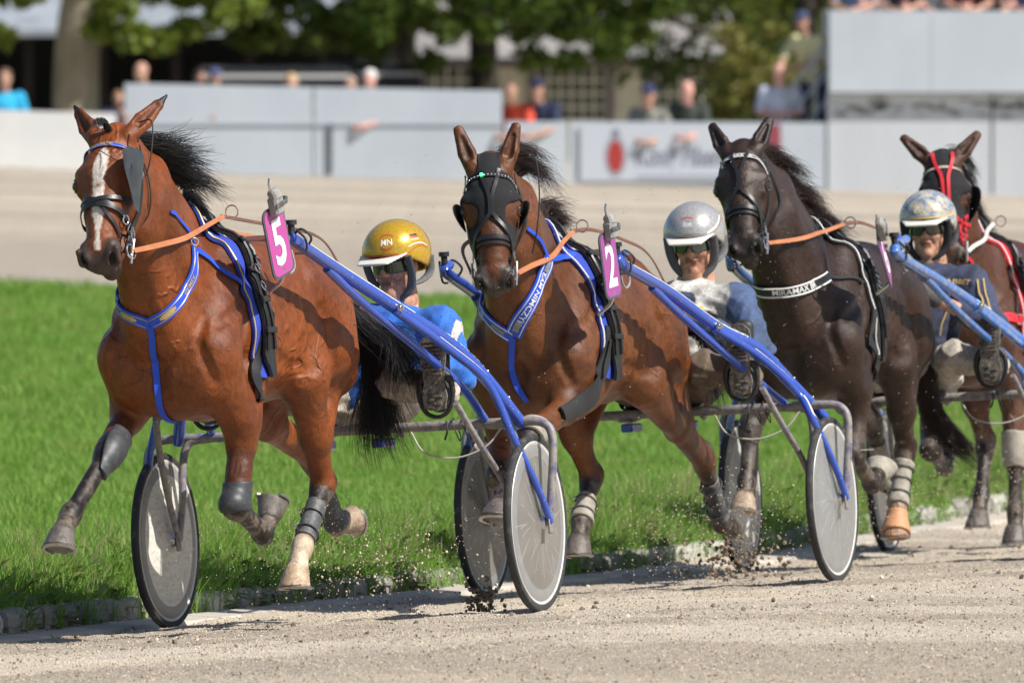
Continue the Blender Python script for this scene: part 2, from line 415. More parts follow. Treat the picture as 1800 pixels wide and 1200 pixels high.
def text_mesh(txt, bold=0.0, size=1., shear=0):
    k = (txt, bold, size, shear)
    if k in _fc: return _fc[k]
    cu = bpy.data.curves.new('lettering', 'FONT'); cu.body = txt; cu.size = size; cu.offset = bold; cu.shear = shear; cu.align_x = 'CENTER'; cu.align_y = 'CENTER'; cu.resolution_u = 3
    o = bpy.data.objects.new('lettering', cu); COL.objects.link(o); bpy.context.view_layer.update()
    me = bpy.data.meshes.new_from_object(o.evaluated_get(bpy.context.evaluated_depsgraph_get()))
    bpy.data.objects.remove(o); V = np.array([v.co[:] for v in me.vertices]); Fc = [tuple(p.vertices) for p in me.polygons]
    bpy.data.meshes.remove(me); _fc[k] = (V, Fc); return _fc[k]
def text_on(fn, txt, size, name, mat, parent, bold=.0, shear=0, sx=1, **kw):
    V, Fc = text_mesh(txt, bold, 1., shear); V = V*size
    return MB().add([fn(v[0]*sx, v[1]) for v in V], Fc).build(name, mat, parent, smooth=False, **kw)
def text_ribbon(rb, txt, size, l, v, name, mat, parent, flip=False, rev=False, **kw):
    a = -1 if rev else 1; b = -1 if flip else 1
    return text_on(lambda x, y: rb.at(l+a*x, v+b*y, .0015), txt, size, name, mat, parent, **kw)
# ------------------------------------------------------------ hair
def hair(name, guides, count, spread0, spread1, mat, parent, r=.0012, seg=9, seed=1, curl=.01, lens=(.7, 1), kind=None, wave=.0):
    rg = np.random.default_rng(seed); G = [resample(crom(g, 6), .03) for g in guides]
    G = np.array([np.array([np.interp(np.linspace(0, 1, seg), np.linspace(0, 1, len(g)), g[:, i]) for i in range(3)]).T for g in G])
    ng = len(G); V = []; 
    t = np.linspace(0, 1, seg)[:, None]
    fa = rg.random(count)*(ng-1) if ng > 1 else np.zeros(count)
    i0 = np.minimum(fa.astype(int), max(ng-2, 0)); fr = (fa-i0)[:, None, None]
    base = G[i0]*(1-fr)+G[np.minimum(i0+1, ng-1)]*fr
    L = rg.uniform(lens[0], lens[1], count)
    ph = rg.random((count, 3))*6.28; d0 = rg.normal(0, 1, (count, 1, 3))*spread0; nc = max(3, count//22); cl_ = rg.normal(0, 1, (nc, 1, 3))*spread1; ci_ = rg.integers(0, nc, count); d1 = cl_[ci_]*1.05+rg.normal(0, 1, (count, 1, 3))*spread1*.30; d0 = rg.normal(0, 1, (nc, 1, 3))[ci_]*spread0*.7+d0*.6
    fa = (rg.random(nc)[ci_]*.9+rg.random(count)*.1)*(ng-1) if ng > 1 else np.zeros(count); i0 = np.minimum(fa.astype(int), max(ng-2, 0)); fr = (fa-i0)[:, None, None]; base = G[i0]*(1-fr)+G[np.minimum(i0+1, ng-1)]*fr
    tt = t[None]*L[:, None, None]
    idx = tt[..., 0]*(seg-1); a = np.floor(idx).astype(int).clip(0, seg-2); f_ = (idx-a)[..., None]
    rows = np.arange(count)[:, None]
    P = base[rows, a]*(1-f_)+base[rows, a+1]*f_
    P = P+d0*(1-tt)+d1*tt**1.3+curl*np.sin(tt*5+ph[:, None, :])*tt
    rad = r*np.sqrt(np.clip(1.02-np.linspace(0, 1, seg), .03, 1))
    T = np.gradient(P, axis=1); T /= np.linalg.norm(T, axis=2)[..., None]+1e-9
    e = np.cross(T, np.array([.3, .4, .86])); e /= np.linalg.norm(e, axis=2)[..., None]+1e-9; g = np.cross(T, e)
    ring = np.stack([P+(e*cos(q)+g*sin(q))*rad[None, :, None] for q in (0, 2.094, 4.189)], 2)
    V = ring.reshape(-1, 3); base_i = (np.arange(count)*seg*3)[:, None, None]; s_i = (np.arange(seg-1)*3)[None, :, None]; q = np.arange(3)[None, None, :]; q2 = (q+1) % 3
    Fc = np.stack(np.broadcast_arrays(base_i+s_i+q, base_i+s_i+q2, base_i+s_i+3+q2, base_i+s_i+3+q), -1).reshape(-1, 4)
    o = link(name, mesh_np(name, V, Fc), mat, parent)
    if kind: o['kind'] = kind
    return o
# ------------------------------------------------------------ horses
def rotm(x, up):                # columns: X = x, Y = up x X, Z
    x = np.array(x, float); x /= np.linalg.norm(x); y = np.cross(up, x); y /= np.linalg.norm(y); return np.array([x, y, np.cross(x, y)]).T
def horse_body(spec):
    ox = spec['ox']; C0 = spec['coat']; BL = spec['points']; HF = spec.get('hoof', (.13, .12, .115)); DK = spec.get('dark', tuple(c*.5 for c in C0))
    h = .0065; S = SDF((min(-.95, ox-1), -.42, -.02), (2.95, .42, 2.16), h); S.colsm = 7
    dz = spec.get('dz', 0)
    X = lambda x, y, z: (x+ox, y, z+dz)
    c = lambda a, b, ra, rb, k=.04, col=C0, **kw: S.cone(X(*a), X(*b), ra, rb, k, col, **kw)
    # trunk
    c((1.15, 0, 1.16), (.60, 0, 1.19), (.245, .315), (.25, .275), .05)
    c((1.20, 0, 1.36), (1.02, 0, 1.41), (.075, .13), (.08, .10), .09)
    c((1.05, 0, 1.35), (.45, 0, 1.355), (.16, .13), (.17, .13), .08)
    c((.46, 0, 1.31), (.14, 0, 1.22), (.225, .185), (.17, .17), .06)
    c((.60, 0, 1.13), (.40, 0, 1.16), (.22, .24), (.17, .20), .05)
    c((1.38, 0, 1.20), (1.42, 0, 1.00), (.20, .22), (.205, .16), .07)
    c((1.30, 0, .99), (1.0, 0, .93), (.13, .13), (.13, .08), .08)       # sternum
    for s in (-1, 1):
        c((1.16, s*.13, 1.38), (1.47, s*.18, 1.07), (.075, .13), (.09, .12), .05)   # shoulder blade
        c((1.22, s*.175, 1.16), (1.12, s*.19, 1.02), (.07, .12), (.06, .10), .05)     # triceps
        S.ell(X(1.48, s*.105, 1.01), (.10, .105, .13), .03, C0)                        # breast
        c((.28, s*.16, 1.25), (.32, s*.18, 1.07), (.11, .20), (.12, .22), .05)       # croup side / thigh
        c((.16, s*.12, 1.18), (.09, s*.13, .99), (.10, .12), (.09, .10), .05)         # buttock
        c((.52, s*.185, 1.325), (.42, s*.20, 1.25), (.05, .07), (.07, .08), .05)         # point of hip
    c((1.60, 0, 1.22), (1.585, 0, .86), .028, .028, .03, sub=True)                      # groove between the breasts
    # neck and head
    O = np.array(spec['poll']); HX = np.array(spec['headx'], float); HX /= np.linalg.norm(HX)
    R = rotm(HX, spec['headup'])                                                       # Z of the head: out of the forehead
    # want Y = the head's left, Z = out of the forehead
    hs = spec.get('hs', 1.); hp = lambda x, y, z: O+R@np.array([x*.91, y*1.20, z*1.12])*hs; HY = R[:, 1]
    nb = np.array(X(1.34, 0, 1.27)); mid = nb*.45+O*.55+np.array(spec.get('neckbend', (0, 0, .02)))
    th = hp(.10, 0, -.15); nk = hp(.03, 0, -.095)
    S.cone(nb, mid, (.160, .25), (.102, .168), .07, C0); S.cone(mid, nk, (.102, .168), (.080, .112), .05, C0)
    S.cone(np.array(X(1.12, 0, 1.46)), mid+(R@np.array([-.12, 0, .0]))*0+np.array([-.10, 0, .10]), (.05, .08), (.045, .07), .08, C0)
    S.cone(mid+np.array([-.09, 0, .09]), hp(-.02, 0, -.085), (.045, .07), (.045, .055), .06, C0)
    S.cone(np.array(X(1.55, 0, 1.16)), mid+np.array([.08, 0, -.10]), (.125, .085), (.078, .074), .06, C0)   # underside
    for s in (-1, 1):                                                                   # neck muscles and jugular groove
        S.cone(np.array(X(1.40, s*.12, 1.15)), mid+np.array([.02, s*.075, -.02]), .045, .035, .05, C0)
        S.cone(np.array(X(1.57, s*.045, 1.12)), mid+np.array([.11, s*.03, -.10]), .05, .032, .03, C0)
    FC = spec.get('facecol', C0); MZ = spec['muzzle']
    f2 = lambda r: tuple(v*1.14*hs for v in (r if hasattr(r, '__len__') else (r, r)))
    hc = lambda a, b, ra, rb, k=.02, col=FC, **kw: S.cone(hp(*a), hp(*b), f2(ra), f2(rb), k, col, side=HY, **kw)
    hc((.055, 0, -.068), (.17, 0, -.055), (.070, .062), (.088, .076), .03)
    hc((.17, 0, -.055), (.34, 0, -.05), (.088, .072), (.060, .062), .03)
    hc((.34, 0, -.05), (.49, 0, -.055), (.058, .060), (.047, .046), .03)
    hc((.10, 0, -.012), (.44, 0, -.022), (.045, .022), (.030, .018), .03)              # bridge of the nose
    for s in (-1, 1):
        S.ell(hp(.19, s*.048, -.145), (.125, .038, .095), .035, FC, R)                  # cheek
        hc((.165, s*.075, -.035), (.235, s*.073, -.045), .026, .020, .025)              # brow
        hc((.25, s*.068, -.075), (.40, s*.045, -.070), .016, .010, .02)                 # facial crest
        hc((.24, s*.05, -.19), (.48, s*.026, -.125), .026, .022, .035)                  # jawbone
        S.ell(hp(.213, s*.098, -.052), (.021, .012, .016), .008, (.02, .015, .012), R, sub=True)
        hc((.19, s*.089, -.042), (.236, s*.085, -.047), .010, .008, .010, DK)           # upper lid
        hc((.50, s*.038, -.045), (.545, s*.040, -.050), (.027, .034), (.027, .034), .018, MZ)
        hc((.532, s*.052, -.043), (.565, s*.046, -.045), (.013, .022), (.016, .026), .006, (.018, .014, .014), sub=True)
        hc((.525, s*.060, -.020), (.558, s*.058, -.055), .010, .009, .010, MZ)          # rim of the nostril
        # ears
        es = spec.get('earlen', .76); ed = R@np.array([-1, s*spec['ear'][0], spec['ear'][1]]); ed /= np.linalg.norm(ed); eb = hp(-.022, s*.060, -.050); ef = R@np.array(spec.get('earface', (.25, s*.25, 1)))*np.array([1, 1, 1])
        tipc = BL
        S.cone(eb-ed*.02, eb+ed*.07*es, (.030, .030), (.037, .024), .02, FC, side=np.cross(ed, ef))
        S.cone(eb+ed*.07*es, eb+ed*.155, (.037, .023), (.021, .012), .006, FC, side=np.cross(ed, ef))
        S.cone(eb+ed*.155*es, eb+ed*.205*es, (.019, .012), (.006, .006), .012, tipc, side=np.cross(ed, ef))
        ef = ef-ed*(ef@ed); ef /= np.linalg.norm(ef)
        S.cone(eb+ed*.04*es+ef*.024, eb+ed*.150*es+ef*.013, (.019, .017), (.007, .006), .006, tuple(v*.6 for v in C0), side=np.cross(ed, ef), sub=True)
    hc((.49, 0, -.055), (.55, 0, -.07), (.050, .040), (.046, .036), .02, MZ)
    hc((.50, 0, -.105), (.545, 0, -.112), (.040, .020), (.036, .022), .02, MZ)         # upper lip
    jw = spec.get('jaw', 0.)
    hc((.40, 0, -.12-jw*.3), (.515, 0, -.150-jw), (.036, .03), (.034, .024), .02, MZ)
    hc((.52, 0, -.150-jw), (.53, 0, -.158-jw), .030, .026, .02, MZ)
    for s in (-1, 1): hc((.49, s*.055, -.128-jw*.4), (.57, s*.03, -.135-jw*.5), .005+jw*.3, .006+jw*.3, .006, (.05, .03, .028), sub=True)
    hc((.56, -.04, -.135-jw*.5), (.56, .04, -.135-jw*.5), .005+jw*.3, .005+jw*.3, .006, (.05, .03, .028), sub=True)
    for s in (-1, 1): hc((.15, s*.062, -.052), (.10, s*.050, -.02), .018, .012, .03, sub=False)
    # legs
    feet = []
    def hoof(cor, bot, n, col, fr):
        cor = np.array(cor); bot = np.array(bot); n = np.array(n, float); n /= np.linalg.norm(n)
        ax = bot-cor; L = np.linalg.norm(ax); ax /= L
        fr = np.array(fr, float); fr -= n*(fr@n); fr /= np.linalg.norm(fr); sd = np.cross(n, fr)
        bot = cor+ax*.078
        S.cone(cor+ax*.008, bot+ax*.03, (.045, .045), (.066, .068), .006, col, side=sd, clip=[(bot, n), (cor, -ax)], cap=.4)
        S.cone(cor-fr*.02-ax*.0, bot-fr*.03-ax*.02, (.034, .026), (.036, .026), .015, col, side=sd, clip=[(bot-n*.006, n)])
        S.ell(bot+n*.012, (.038, .038, .014), .004, tuple(v*.8 for v in col), np.array([fr, sd, n]).T, sub=True)
        feet.append((bot-fr*.002, fr, sd, n))
    def foreleg(s, J):
        el = np.array(X(1.24, s*.185, .95)) if 'elbow' not in J else np.array(J['elbow']); kn, ft, co, bt = [np.array(J[q]) for q in ('k', 'f', 'c', 'h')]
        S.cone(np.array(X(1.46, s*.155, 1.06)), el*.75+kn*.25+np.array([.03, 0, .0]), (.088, .105), (.068, .085), .05, C0)
        S.cone(el+np.array([-.01, 0, .05]), el*.55+kn*.45, (.070, .092), (.050, .060), .045, C0)
        S.cone(el*.55+kn*.45, kn, (.048, .057), (.042, .042), .03, J.get('c1', C0))
        S.cone(el*.35+kn*.65, kn, (.043, .045), (.046, .047), .02, BL)
        d = ft-kn; d /= np.linalg.norm(d); bk = J.get('back', np.array([-1, 0, 0.])); bk = bk-d*(bk@d); bk /= np.linalg.norm(bk)
        S.cone(kn-d*.03, kn+d*.035, (.047, .047), (.044, .043), .02, BL)
        S.cone(kn+d*.03, ft, (.033, .034), (.030, .033), .02, BL)
        S.cone(kn+d*.04+bk*.028, ft+bk*.02, (.016, .018), (.018, .02), .014, BL)
        S.cone(ft-d*.015, ft+d*.012, (.038, .042), (.036, .04), .018, BL)
        S.ell(ft+bk*.028, .022, .015, BL)
        S.cone(ft, co, (.032, .036), (.036, .038), .018, J.get('past', BL))
        hoof(co, bt, J['n'], J.get('hoof', HF), J.get('fr', (1, 0, 0)))
    def hindleg(s, J):
        hip = np.array(X(.30, s*.15, 1.22)); st = np.array(J.get('st', X(.56, s*.185, .98))); kn, ft, co, bt = [np.array(J[q]) for q in ('k', 'f', 'c', 'h')]
        S.cone(hip, st, (.11, .19), (.082, .11), .06, C0)
        bkp = np.array(X(.16, s*.12, 1.05)); S.cone(bkp, (st*.4+kn*.6)+np.array([-.03, 0, .02]), (.08, .12), (.05, .055), .08, C0)
        S.cone(st, kn*.55+st*.45, (.078, .108), (.050, .070), .05, C0)
        S.cone(kn*.55+st*.45, kn, (.048, .064), (.040, .046), .03, J.get('c1', C0))
        d = ft-kn; d /= np.linalg.norm(d); up = (st-kn); up /= np.linalg.norm(up); bk = -(up+d*0)+0; bk = np.array(J.get('back', (-1, 0, .1)), float); bk = bk-d*(bk@d); bk /= np.linalg.norm(bk)
        S.cone(kn+bk*.035-d*.05, kn+d*.03, (.027, .030), (.034, .040), .03, BL)         # point of hock
        S.cone(kn+bk*.045-d*.045, (kn*.6+st*.4)+bk*.05, .014, .018, .03, C0)             # tendon above the hock
        S.cone(kn-d*.02, kn+d*.06, (.043, .052), (.036, .042), .025, BL)
        S.cone(kn+d*.05, ft, (.032, .036), (.030, .034), .02, BL)
        S.cone(kn+d*.06+bk*.028, ft+bk*.02, (.016, .018), (.018, .02), .014, BL)
        S.cone(ft-d*.015, ft+d*.012, (.038, .042), (.036, .04), .018, J.get('past', BL))
        S.ell(ft+bk*.028, .022, .015, J.get('past', BL))
        S.cone(ft, co, (.033, .036), (.037, .038), .018, J.get('past', BL))
        hoof(co, bt, J['n'], J.get('hoof', HF), J.get('fr', (1, 0, 0)))
    foreleg(1, spec['LF']); foreleg(-1, spec['RF']); hindleg(1, spec['LH']); hindleg(-1, spec['RH'])
    def groove(pts, depth, r, k=.02):
        P_ = S.snap(crom([X(*p) for p in pts], 4), 0.); P_ = S.snap(P_, r-depth)
        for a, b in zip(P_[:-1], P_[1:]): S.cone(a, b, r, r, k, sub=True)
    for s in (-1, 1):                                                                  # seams between the muscles
        groove([(1.16, s*.20, 1.40), (1.32, s*.22, 1.26), (1.50, s*.20, 1.16)], .010, .022)
        groove([(1.30, s*.24, 1.22), (1.36, s*.25, 1.08), (1.38, s*.24, .98)], .009, .020)
        groove([(1.04, s*.26, 1.28), (1.08, s*.27, 1.10), (1.10, s*.27, .94)], .010, .024)
        groove([(1.20, s*.27, 1.14), (1.22, s*.27, 1.00), (1.26, s*.25, .90)], .007, .016)
        groove([(.52, s*.27, 1.22), (.46, s*.28, 1.10), (.50, s*.27, .98)], .008, .022)
        groove([(.22, s*.27, 1.24), (.27, s*.29, 1.08), (.30, s*.27, .90)], .008, .020)
        groove([(.06, s*.22, 1.14), (.14, s*.25, 1.02), (.22, s*.24, .86)], .008, .018)
        groove([(.95, s*.25, 1.06), (.80, s*.26, 1.00), (.62, s*.25, 1.00)], .005, .022)
        groove([(1.50, s*.14, 1.20), (1.56, s*.17, 1.08), (1.53, s*.19, .98)], .006, .018)
        for xr in (.92, .84, .76, .68): groove([(xr, s*.25, 1.26), (xr-.03, s*.27, 1.12), (xr-.05, s*.26, .98)], .003, .020)
    # creases where the legs leave the trunk
    for s in (-1, 1):
        S.cone(X(1.08, s*.27, 1.02), X(1.16, s*.26, .86), .012, .012, .05, sub=True)
        S.cone(X(.50, s*.275, 1.12), X(.44, s*.27, 1.0), .010, .008, .05, sub=True)
    # dock
    S.cone(X(.08, 0, 1.38), X(-.03, 0, 1.33), .045, .03, .03, BL)
    S.R = R; S.O = O; S.hp = hp; S.feet = feet
    return S
BAY = (.195, .052, .009); BAYD = (.10, .03, .011); BLK = (.016, .012, .011)
def yawed(px, ang, p=(0, 0, 1)): return px
def hd(pitch, yaw, roll=0):     # muzzle direction and forehead normal; pitch = degrees the face leans forward of vertical, yaw to the left
    p = radians(pitch); y = radians(yaw); r = radians(roll)
    x = np.array([sin(p)*cos(y), sin(p)*sin(y), -cos(p)]); z = np.array([cos(p)*cos(y), cos(p)*sin(y), sin(p)])
    yv = np.cross(z, x); return x*cos(r)+yv*sin(r), z
def P5(px, py, l): return U5.P(px, py, l=l)
hx5, hu5 = hd(30, 0, 3)
SP5 = dict(ox=.36, coat=BAY, points=BLK, muzzle=(.06, .042, .036), dark=(.05, .02, .01), dz=-.05, poll=(2.33, -.005, 1.835), headx=hx5, headup=hu5, ear=(.62, -.25), earlen=1.0,
  RF=dict(elbow=(1.60, -.20, .90), k=P5(190, 795, -.19), f=P5(124, 905, -.23), c=P5(110, 932, -.23), h=P5(102, 972, -.23), n=(.35, 0, -1), c1=BAYD),
  LF=dict(elbow=(1.58, .20, .87), k=P5(414, 890, .18), f=P5(462, 938, .18), c=P5(474, 908, .18), h=P5(482, 868, .18), n=(-.45, .1, 1), fr=(-.9, 0, -.4), back=(0, 0, 1.), c1=BAYD),
  LH=dict(k=P5(568, 852, .15), f=P5(531, 962, .14), c=P5(522, 998, .14), h=P5(517, 1043, .14), n=(.1, 0, -1), past=(.50, .42, .33), hoof=(.42, .33, .24)),
  RH=dict(k=P5(545, 800, -.14), f=P5(592, 922, -.14), c=P5(610, 918, -.13), h=P5(632, 912, -.12), n=(-.9, .5, .25), fr=(-.2, 0, -1), past=(.30, .24, .19), hoof=(.30, .24, .18)))
hx2, hu2 = hd(20, 18, 0)
def P2(px, py, l): return U2.P(px, py, l=l)
SP2 = dict(ox=.13, coat=(.135, .045, .012), points=(.030, .022, .018), muzzle=(.055, .045, .042), dark=(.04, .018, .01), dz=-.12, hs=.96, poll=(2.13, .055, 1.722), headx=hx2, headup=hu2, ear=(.30, .15), earface=(.0, 0, 1),
  LF=dict(k=P2(930, 765, .13), f=P2(893, 862, .1), c=P2(878, 888, .1), h=P2(868, 920, .1), n=(.3, 0, -1)),
  RF=dict(k=(1.55, -.16, .50), f=(1.29, -.16, .42), c=(1.22, -.16, .48), h=(1.18, -.16, .54), n=(-.45, -.1, 1), fr=(-.9, 0, -.4), back=(0, 0, 1.)),
  RH=dict(k=P2(1040, 838, -.13), f=P2(1022, 918, -.13), c=P2(1018, 945, -.13), h=P2(1015, 975, -.13), n=(.1, 0, -1)),
  LH=dict(k=P2(1238, 812, .16), f=P2(1268, 918, .14), c=P2(1284, 925, .14), h=P2(1306, 925, .14), n=(-.7, .3, -.6), fr=(.3, 0, -1)))
hx6, hu6 = hd(30, 5, 4)
def P6(px, py, l): return U6.P(px, py, l=l)
SP6 = dict(ox=.28, coat=(.030, .014, .009), points=(.022, .016, .014), muzzle=(.035, .030, .030), dark=(.02, .012, .01), dz=-.10, hs=.95, poll=(2.17, -.115, 1.81), headx=hx6, headup=hu6, ear=(.38, -.15), jaw=.018,
  RF=dict(k=P6(1318, 755, -.2), f=P6(1312, 848, -.2), c=P6(1308, 870, -.2), h=P6(1305, 905, -.2), n=(.3, 0, -1), hoof=(.36, .29, .22)),
  LF=dict(k=P6(1500, 800, .17), f=P6(1532, 850, .17), c=P6(1544, 830, .17), h=P6(1556, 800, .17), n=(-.45, .1, 1), fr=(-.9, 0, -.4), back=(0, 0, 1.), hoof=(.25, .2, .15)),
  LH=dict(k=P6(1592, 790, .16), f=P6(1578, 888, .14), c=P6(1576, 915, .14), h=P6(1573, 957, .14), n=(.1, 0, -1), past=(.28, .22, .16), hoof=(.33, .2, .12)),
  RH=dict(k=(-.02, -.14, .62), f=(-.22, -.14, .36), c=(-.33, -.14, .34), h=(-.42, -.14, .34), n=(-.9, -.1, .4), fr=(-.2, 0, -1)))
hx4, hu4 = hd(22, 16, 0)
def P4(px, py, l): return U4.P(px, py, l=l)
SP4 = dict(ox=.15, coat=(.075, .024, .010), points=(.022, .016, .014), muzzle=(.045, .032, .028), dark=(.03, .012, .01), dz=-.08, hs=.95, poll=(1.97, .06, 1.79), headx=hx4, headup=hu4, ear=(.85, -.05), earface=(.0, 0, 1),
  LF=dict(k=P4(1785, 800, .2), f=P4(1785, 900, .2), c=P4(1784, 925, .2), h=P4(1783, 958, .2), n=(.05, 0, -1)),
  RF=dict(k=(1.60, -.15, .48), f=(1.34, -.15, .40), c=(1.27, -.15, .46), h=(1.22, -.15, .52), n=(-.45, .1, 1), fr=(-.9, 0, -.4), back=(0, 0, 1.)),
  LH=dict(k=(-.02, .14, .60), f=(-.22, .14, .34), c=(-.33, .14, .32), h=(-.42, .14, .32), n=(-.9, .1, .4), fr=(-.2, 0, -1)),
  RH=dict(k=(.55, -.13, .50), f=(.70, -.13, .26), c=(.77, -.13, .18), h=(.82, -.13, .10), n=(.1, 0, -1)))
# ------------------------------------------------------------ ground
KERB = [(-14, -1.6), (-4, -1.1), (-1, -1.02), (0, -1.10), (2, -1.18), (4.7, -1.24), (7.5, -1.25), (8.7, -1.3), (12.5, -1.88), (16, -2.25), (20, -2.7), (32, -4.5), (70, -12)]   # (along, across) of its front edge
KU = np.array([k[0] for k in KERB], float); KV = np.array([k[1] for k in KERB], float)
def uv(X, Y): return X*sin(PS)+Y*cos(PS), X*cos(PS)-Y*sin(PS)
def xy(u, v): return u*sin(PS)+v*cos(PS), u*cos(PS)-v*sin(PS)
def sst(x, a, b): t = np.clip((x-a)/(b-a), 0, 1); return t*t*(3-2*t)
def ground_z(X, Y):
    u, v = uv(X, Y)
    zn = BANK*np.clip(v, -.9, 2.4)+LONG*np.clip(u, -4, 16)
    zf = -.028*X
    k = sst(Y, 12, 48); return zn*(1-k)+zf*k
def in_grass(X, Y):             # metres inside the kerb (positive on the infield)
    u, v = uv(X, Y); return np.interp(u, KU, KV)-v
def sheet(name, xs, ys, zf, mat, keep=None, **kw):
    XX, YY = np.meshgrid(xs, ys, indexing='ij'); ZZ = zf(XX, YY); V = np.stack([XX, YY, ZZ], -1).reshape(-1, 3); n, m = XX.shape
    i = np.arange(n-1)[:, None]*m+np.arange(m-1)[None]; Q = np.stack([i, i+m, i+m+1, i+1], -1)
    if keep is not None: Q = Q[keep(XX, YY)[:-1, :-1]]
    o = link(name, mesh_np(name, V, Q.reshape(-1, 4)), mat); return tag(o, kind='structure', **kw)
def sand_material():
    m = bpy.data.materials.new('sand'); m.use_nodes = True; nt = m.node_tree; N = nt.nodes; L = nt.links; b = N['Principled BSDF']
    tc = N.new('ShaderNodeTexCoord'); co = tc.outputs['Object']
    def noi(sc, det=3, st=None, ro=.6):
        x = N.new('ShaderNodeTexNoise'); x.inputs['Scale'].default_value = sc; x.inputs['Detail'].default_value = det; x.inputs['Roughness'].default_value = ro; v = co
        if st: mp = N.new('ShaderNodeMapping'); mp.inputs['Scale'].default_value = st; mp.inputs['Rotation'].default_value = (0, 0, 0); L.new(co, mp.inputs[0]); v = mp.outputs[0]
        L.new(v, x.inputs['Vector']); return x.outputs[0]
    def rng_(f, a, c, d=0, e=1):
        r = N.new('ShaderNodeMapRange'); r.inputs[1].default_value = a; r.inputs[2].default_value = c; r.inputs[3].default_value = d; r.inputs[4].default_value = e; L.new(f, r.inputs[0]); return r.outputs[0]
    def mix(f, a, c, mode='MIX'):
        x = N.new('ShaderNodeMix'); x.data_type = 'RGBA'; x.blend_type = mode; L.new(f, x.inputs[0]) if hasattr(f, 'is_linked') else None
        if not hasattr(f, 'is_linked'): x.inputs[0].default_value = f
        for s_, v in ((6, a), (7, c)):
            if hasattr(v, 'is_linked'): L.new(v, x.inputs[s_])
            else: x.inputs[s_].default_value = hexc(v)
        return x.outputs[2]
    c = mix(rng_(noi(1.1, 5), .35, .65), (.58, .485, .355), (.66, .56, .425))
    c = mix(rng_(noi(1.0, 4, (.03, .30, 1)), .44, .56), c, (.33, .27, .20))         # damp harrowed bands on the far track
    c = mix(rng_(noi(1.0, 5, (.10, .8, 1)), .50, .60, 0, .7), c, (.60, .525, .42))
    sx_ = N.new('ShaderNodeSeparateXYZ'); L.new(co, sx_.inputs[0]); yy_ = N.new('ShaderNodeMath'); yy_.operation = 'ADD'; L.new(sx_.outputs[1], yy_.inputs[0]); L.new(rng_(noi(1.0, 5, (.06, .25, 1)), 0, 1, -14, 14), yy_.inputs[1])
    band = N.new('ShaderNodeMath'); band.operation = 'MULTIPLY'; L.new(rng_(yy_.outputs[0], 36, 42), band.inputs[0]); L.new(rng_(yy_.outputs[0], 70, 56), band.inputs[1])
    c = mix(band.outputs[0], c, (.36, .305, .235))
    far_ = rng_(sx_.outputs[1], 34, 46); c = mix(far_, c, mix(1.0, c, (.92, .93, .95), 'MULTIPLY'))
    vo = N.new('ShaderNodeTexVoronoi'); vo.inputs['Scale'].default_value = 130; L.new(co, vo.inputs['Vector'])
    sep = N.new('ShaderNodeSeparateColor'); L.new(vo.outputs['Color'], sep.inputs[0])
    c = mix(rng_(sep.outputs[0], .0, 1.), mix(.35, c, (.2, .15, .11), 'MIX'), mix(.35, c, (.78, .71, .61)))
    L.new(c, b.inputs['Base Color']); b.inputs['Roughness'].default_value = .95; b.inputs['Specular IOR Level'].default_value = .2
    h = N.new('ShaderNodeMath'); h.operation = 'ADD'; L.new(rng_(vo.outputs['Distance'], 0, .6, 1, 0), h.inputs[0]); L.new(rng_(noi(45, 4), 0, 1, 0, 2.2), h.inputs[1])
    bn = N.new('ShaderNodeBump'); bn.inputs['Distance'].default_value = .006; L.new(h.outputs[0], bn.inputs['Height']); L.new(bn.outputs[0], b.inputs['Normal'])
    return m
sandm = sand_material()
def sand_z(X, Y):
    z = ground_z(X, Y)
    w = np.zeros_like(X)
    for i, (fx, fy, a) in enumerate(((5, 9, .006), (13, 21, .004), (31, 37, .003), (7.3, 3.1, .006), (53, 47, .002))):
        w += a*np.sin(fx*X+fy*Y+i)*np.sin(fy*.8*X-fx*1.1*Y+2*i)
    g = in_grass(X, Y); dr = np.exp(-((g+.02)/.05)**2)*(.022+.012*np.sin(X*2.7+1)*np.sin(Y*1.3))+np.exp(-((g+.20)/.10)**2)*.012*np.maximum(0, np.sin(X*1.3+Y*.9)+.3)
    return z+w*(np.abs(X) < 30)+dr
xs = np.concatenate([[-400, -120, -40, -15], np.arange(-7, 9, .05), [15, 40, 120, 400]])
ys = np.concatenate([[-60, -30, -14], np.arange(-8, 18, .05), np.arange(18, 60, .6), [75, 90, 97.0, 104, 110, 125, 160, 300, 900]])
def base_z(X, Y):
    z = sand_z(X, Y)
    z = z - np.clip((Y-99.5)/4, 0, 1)*.55                                     # behind the wall the ground lies lower
    return z
sheet('track_ground', xs, ys, base_z, sandm)
turfm = pmat('turf_soil', (.050, .085, .018), rough=.95, col2=(.075, .14, .03), nscale=2.5, dirt=(.10, .12, .035), damt=.25, dscale=6)
xs = np.concatenate([[-300, -60, -20], np.arange(-8, 10, .12), [20, 60, 300]]); ys = np.concatenate([[-25, -15], np.arange(-9, 48, .12)])
def turf_z(X, Y):
    g = in_grass(X, Y); lump = .02*np.sin(3.1*X+1.7*Y)*np.sin(2.3*Y-1.1*X)+.012*np.sin(9*X)*np.sin(7*Y)
    return ground_z(X, Y)+.085*sst(g, .0, .35)+np.clip(g-.1, 0, .6)*.12+lump*sst(g, .3, 1.2)
sheet('grass_infield', xs, ys, turf_z, turfm, keep=lambda X, Y: (in_grass(X, Y) > .13) & (Y < 40.2))
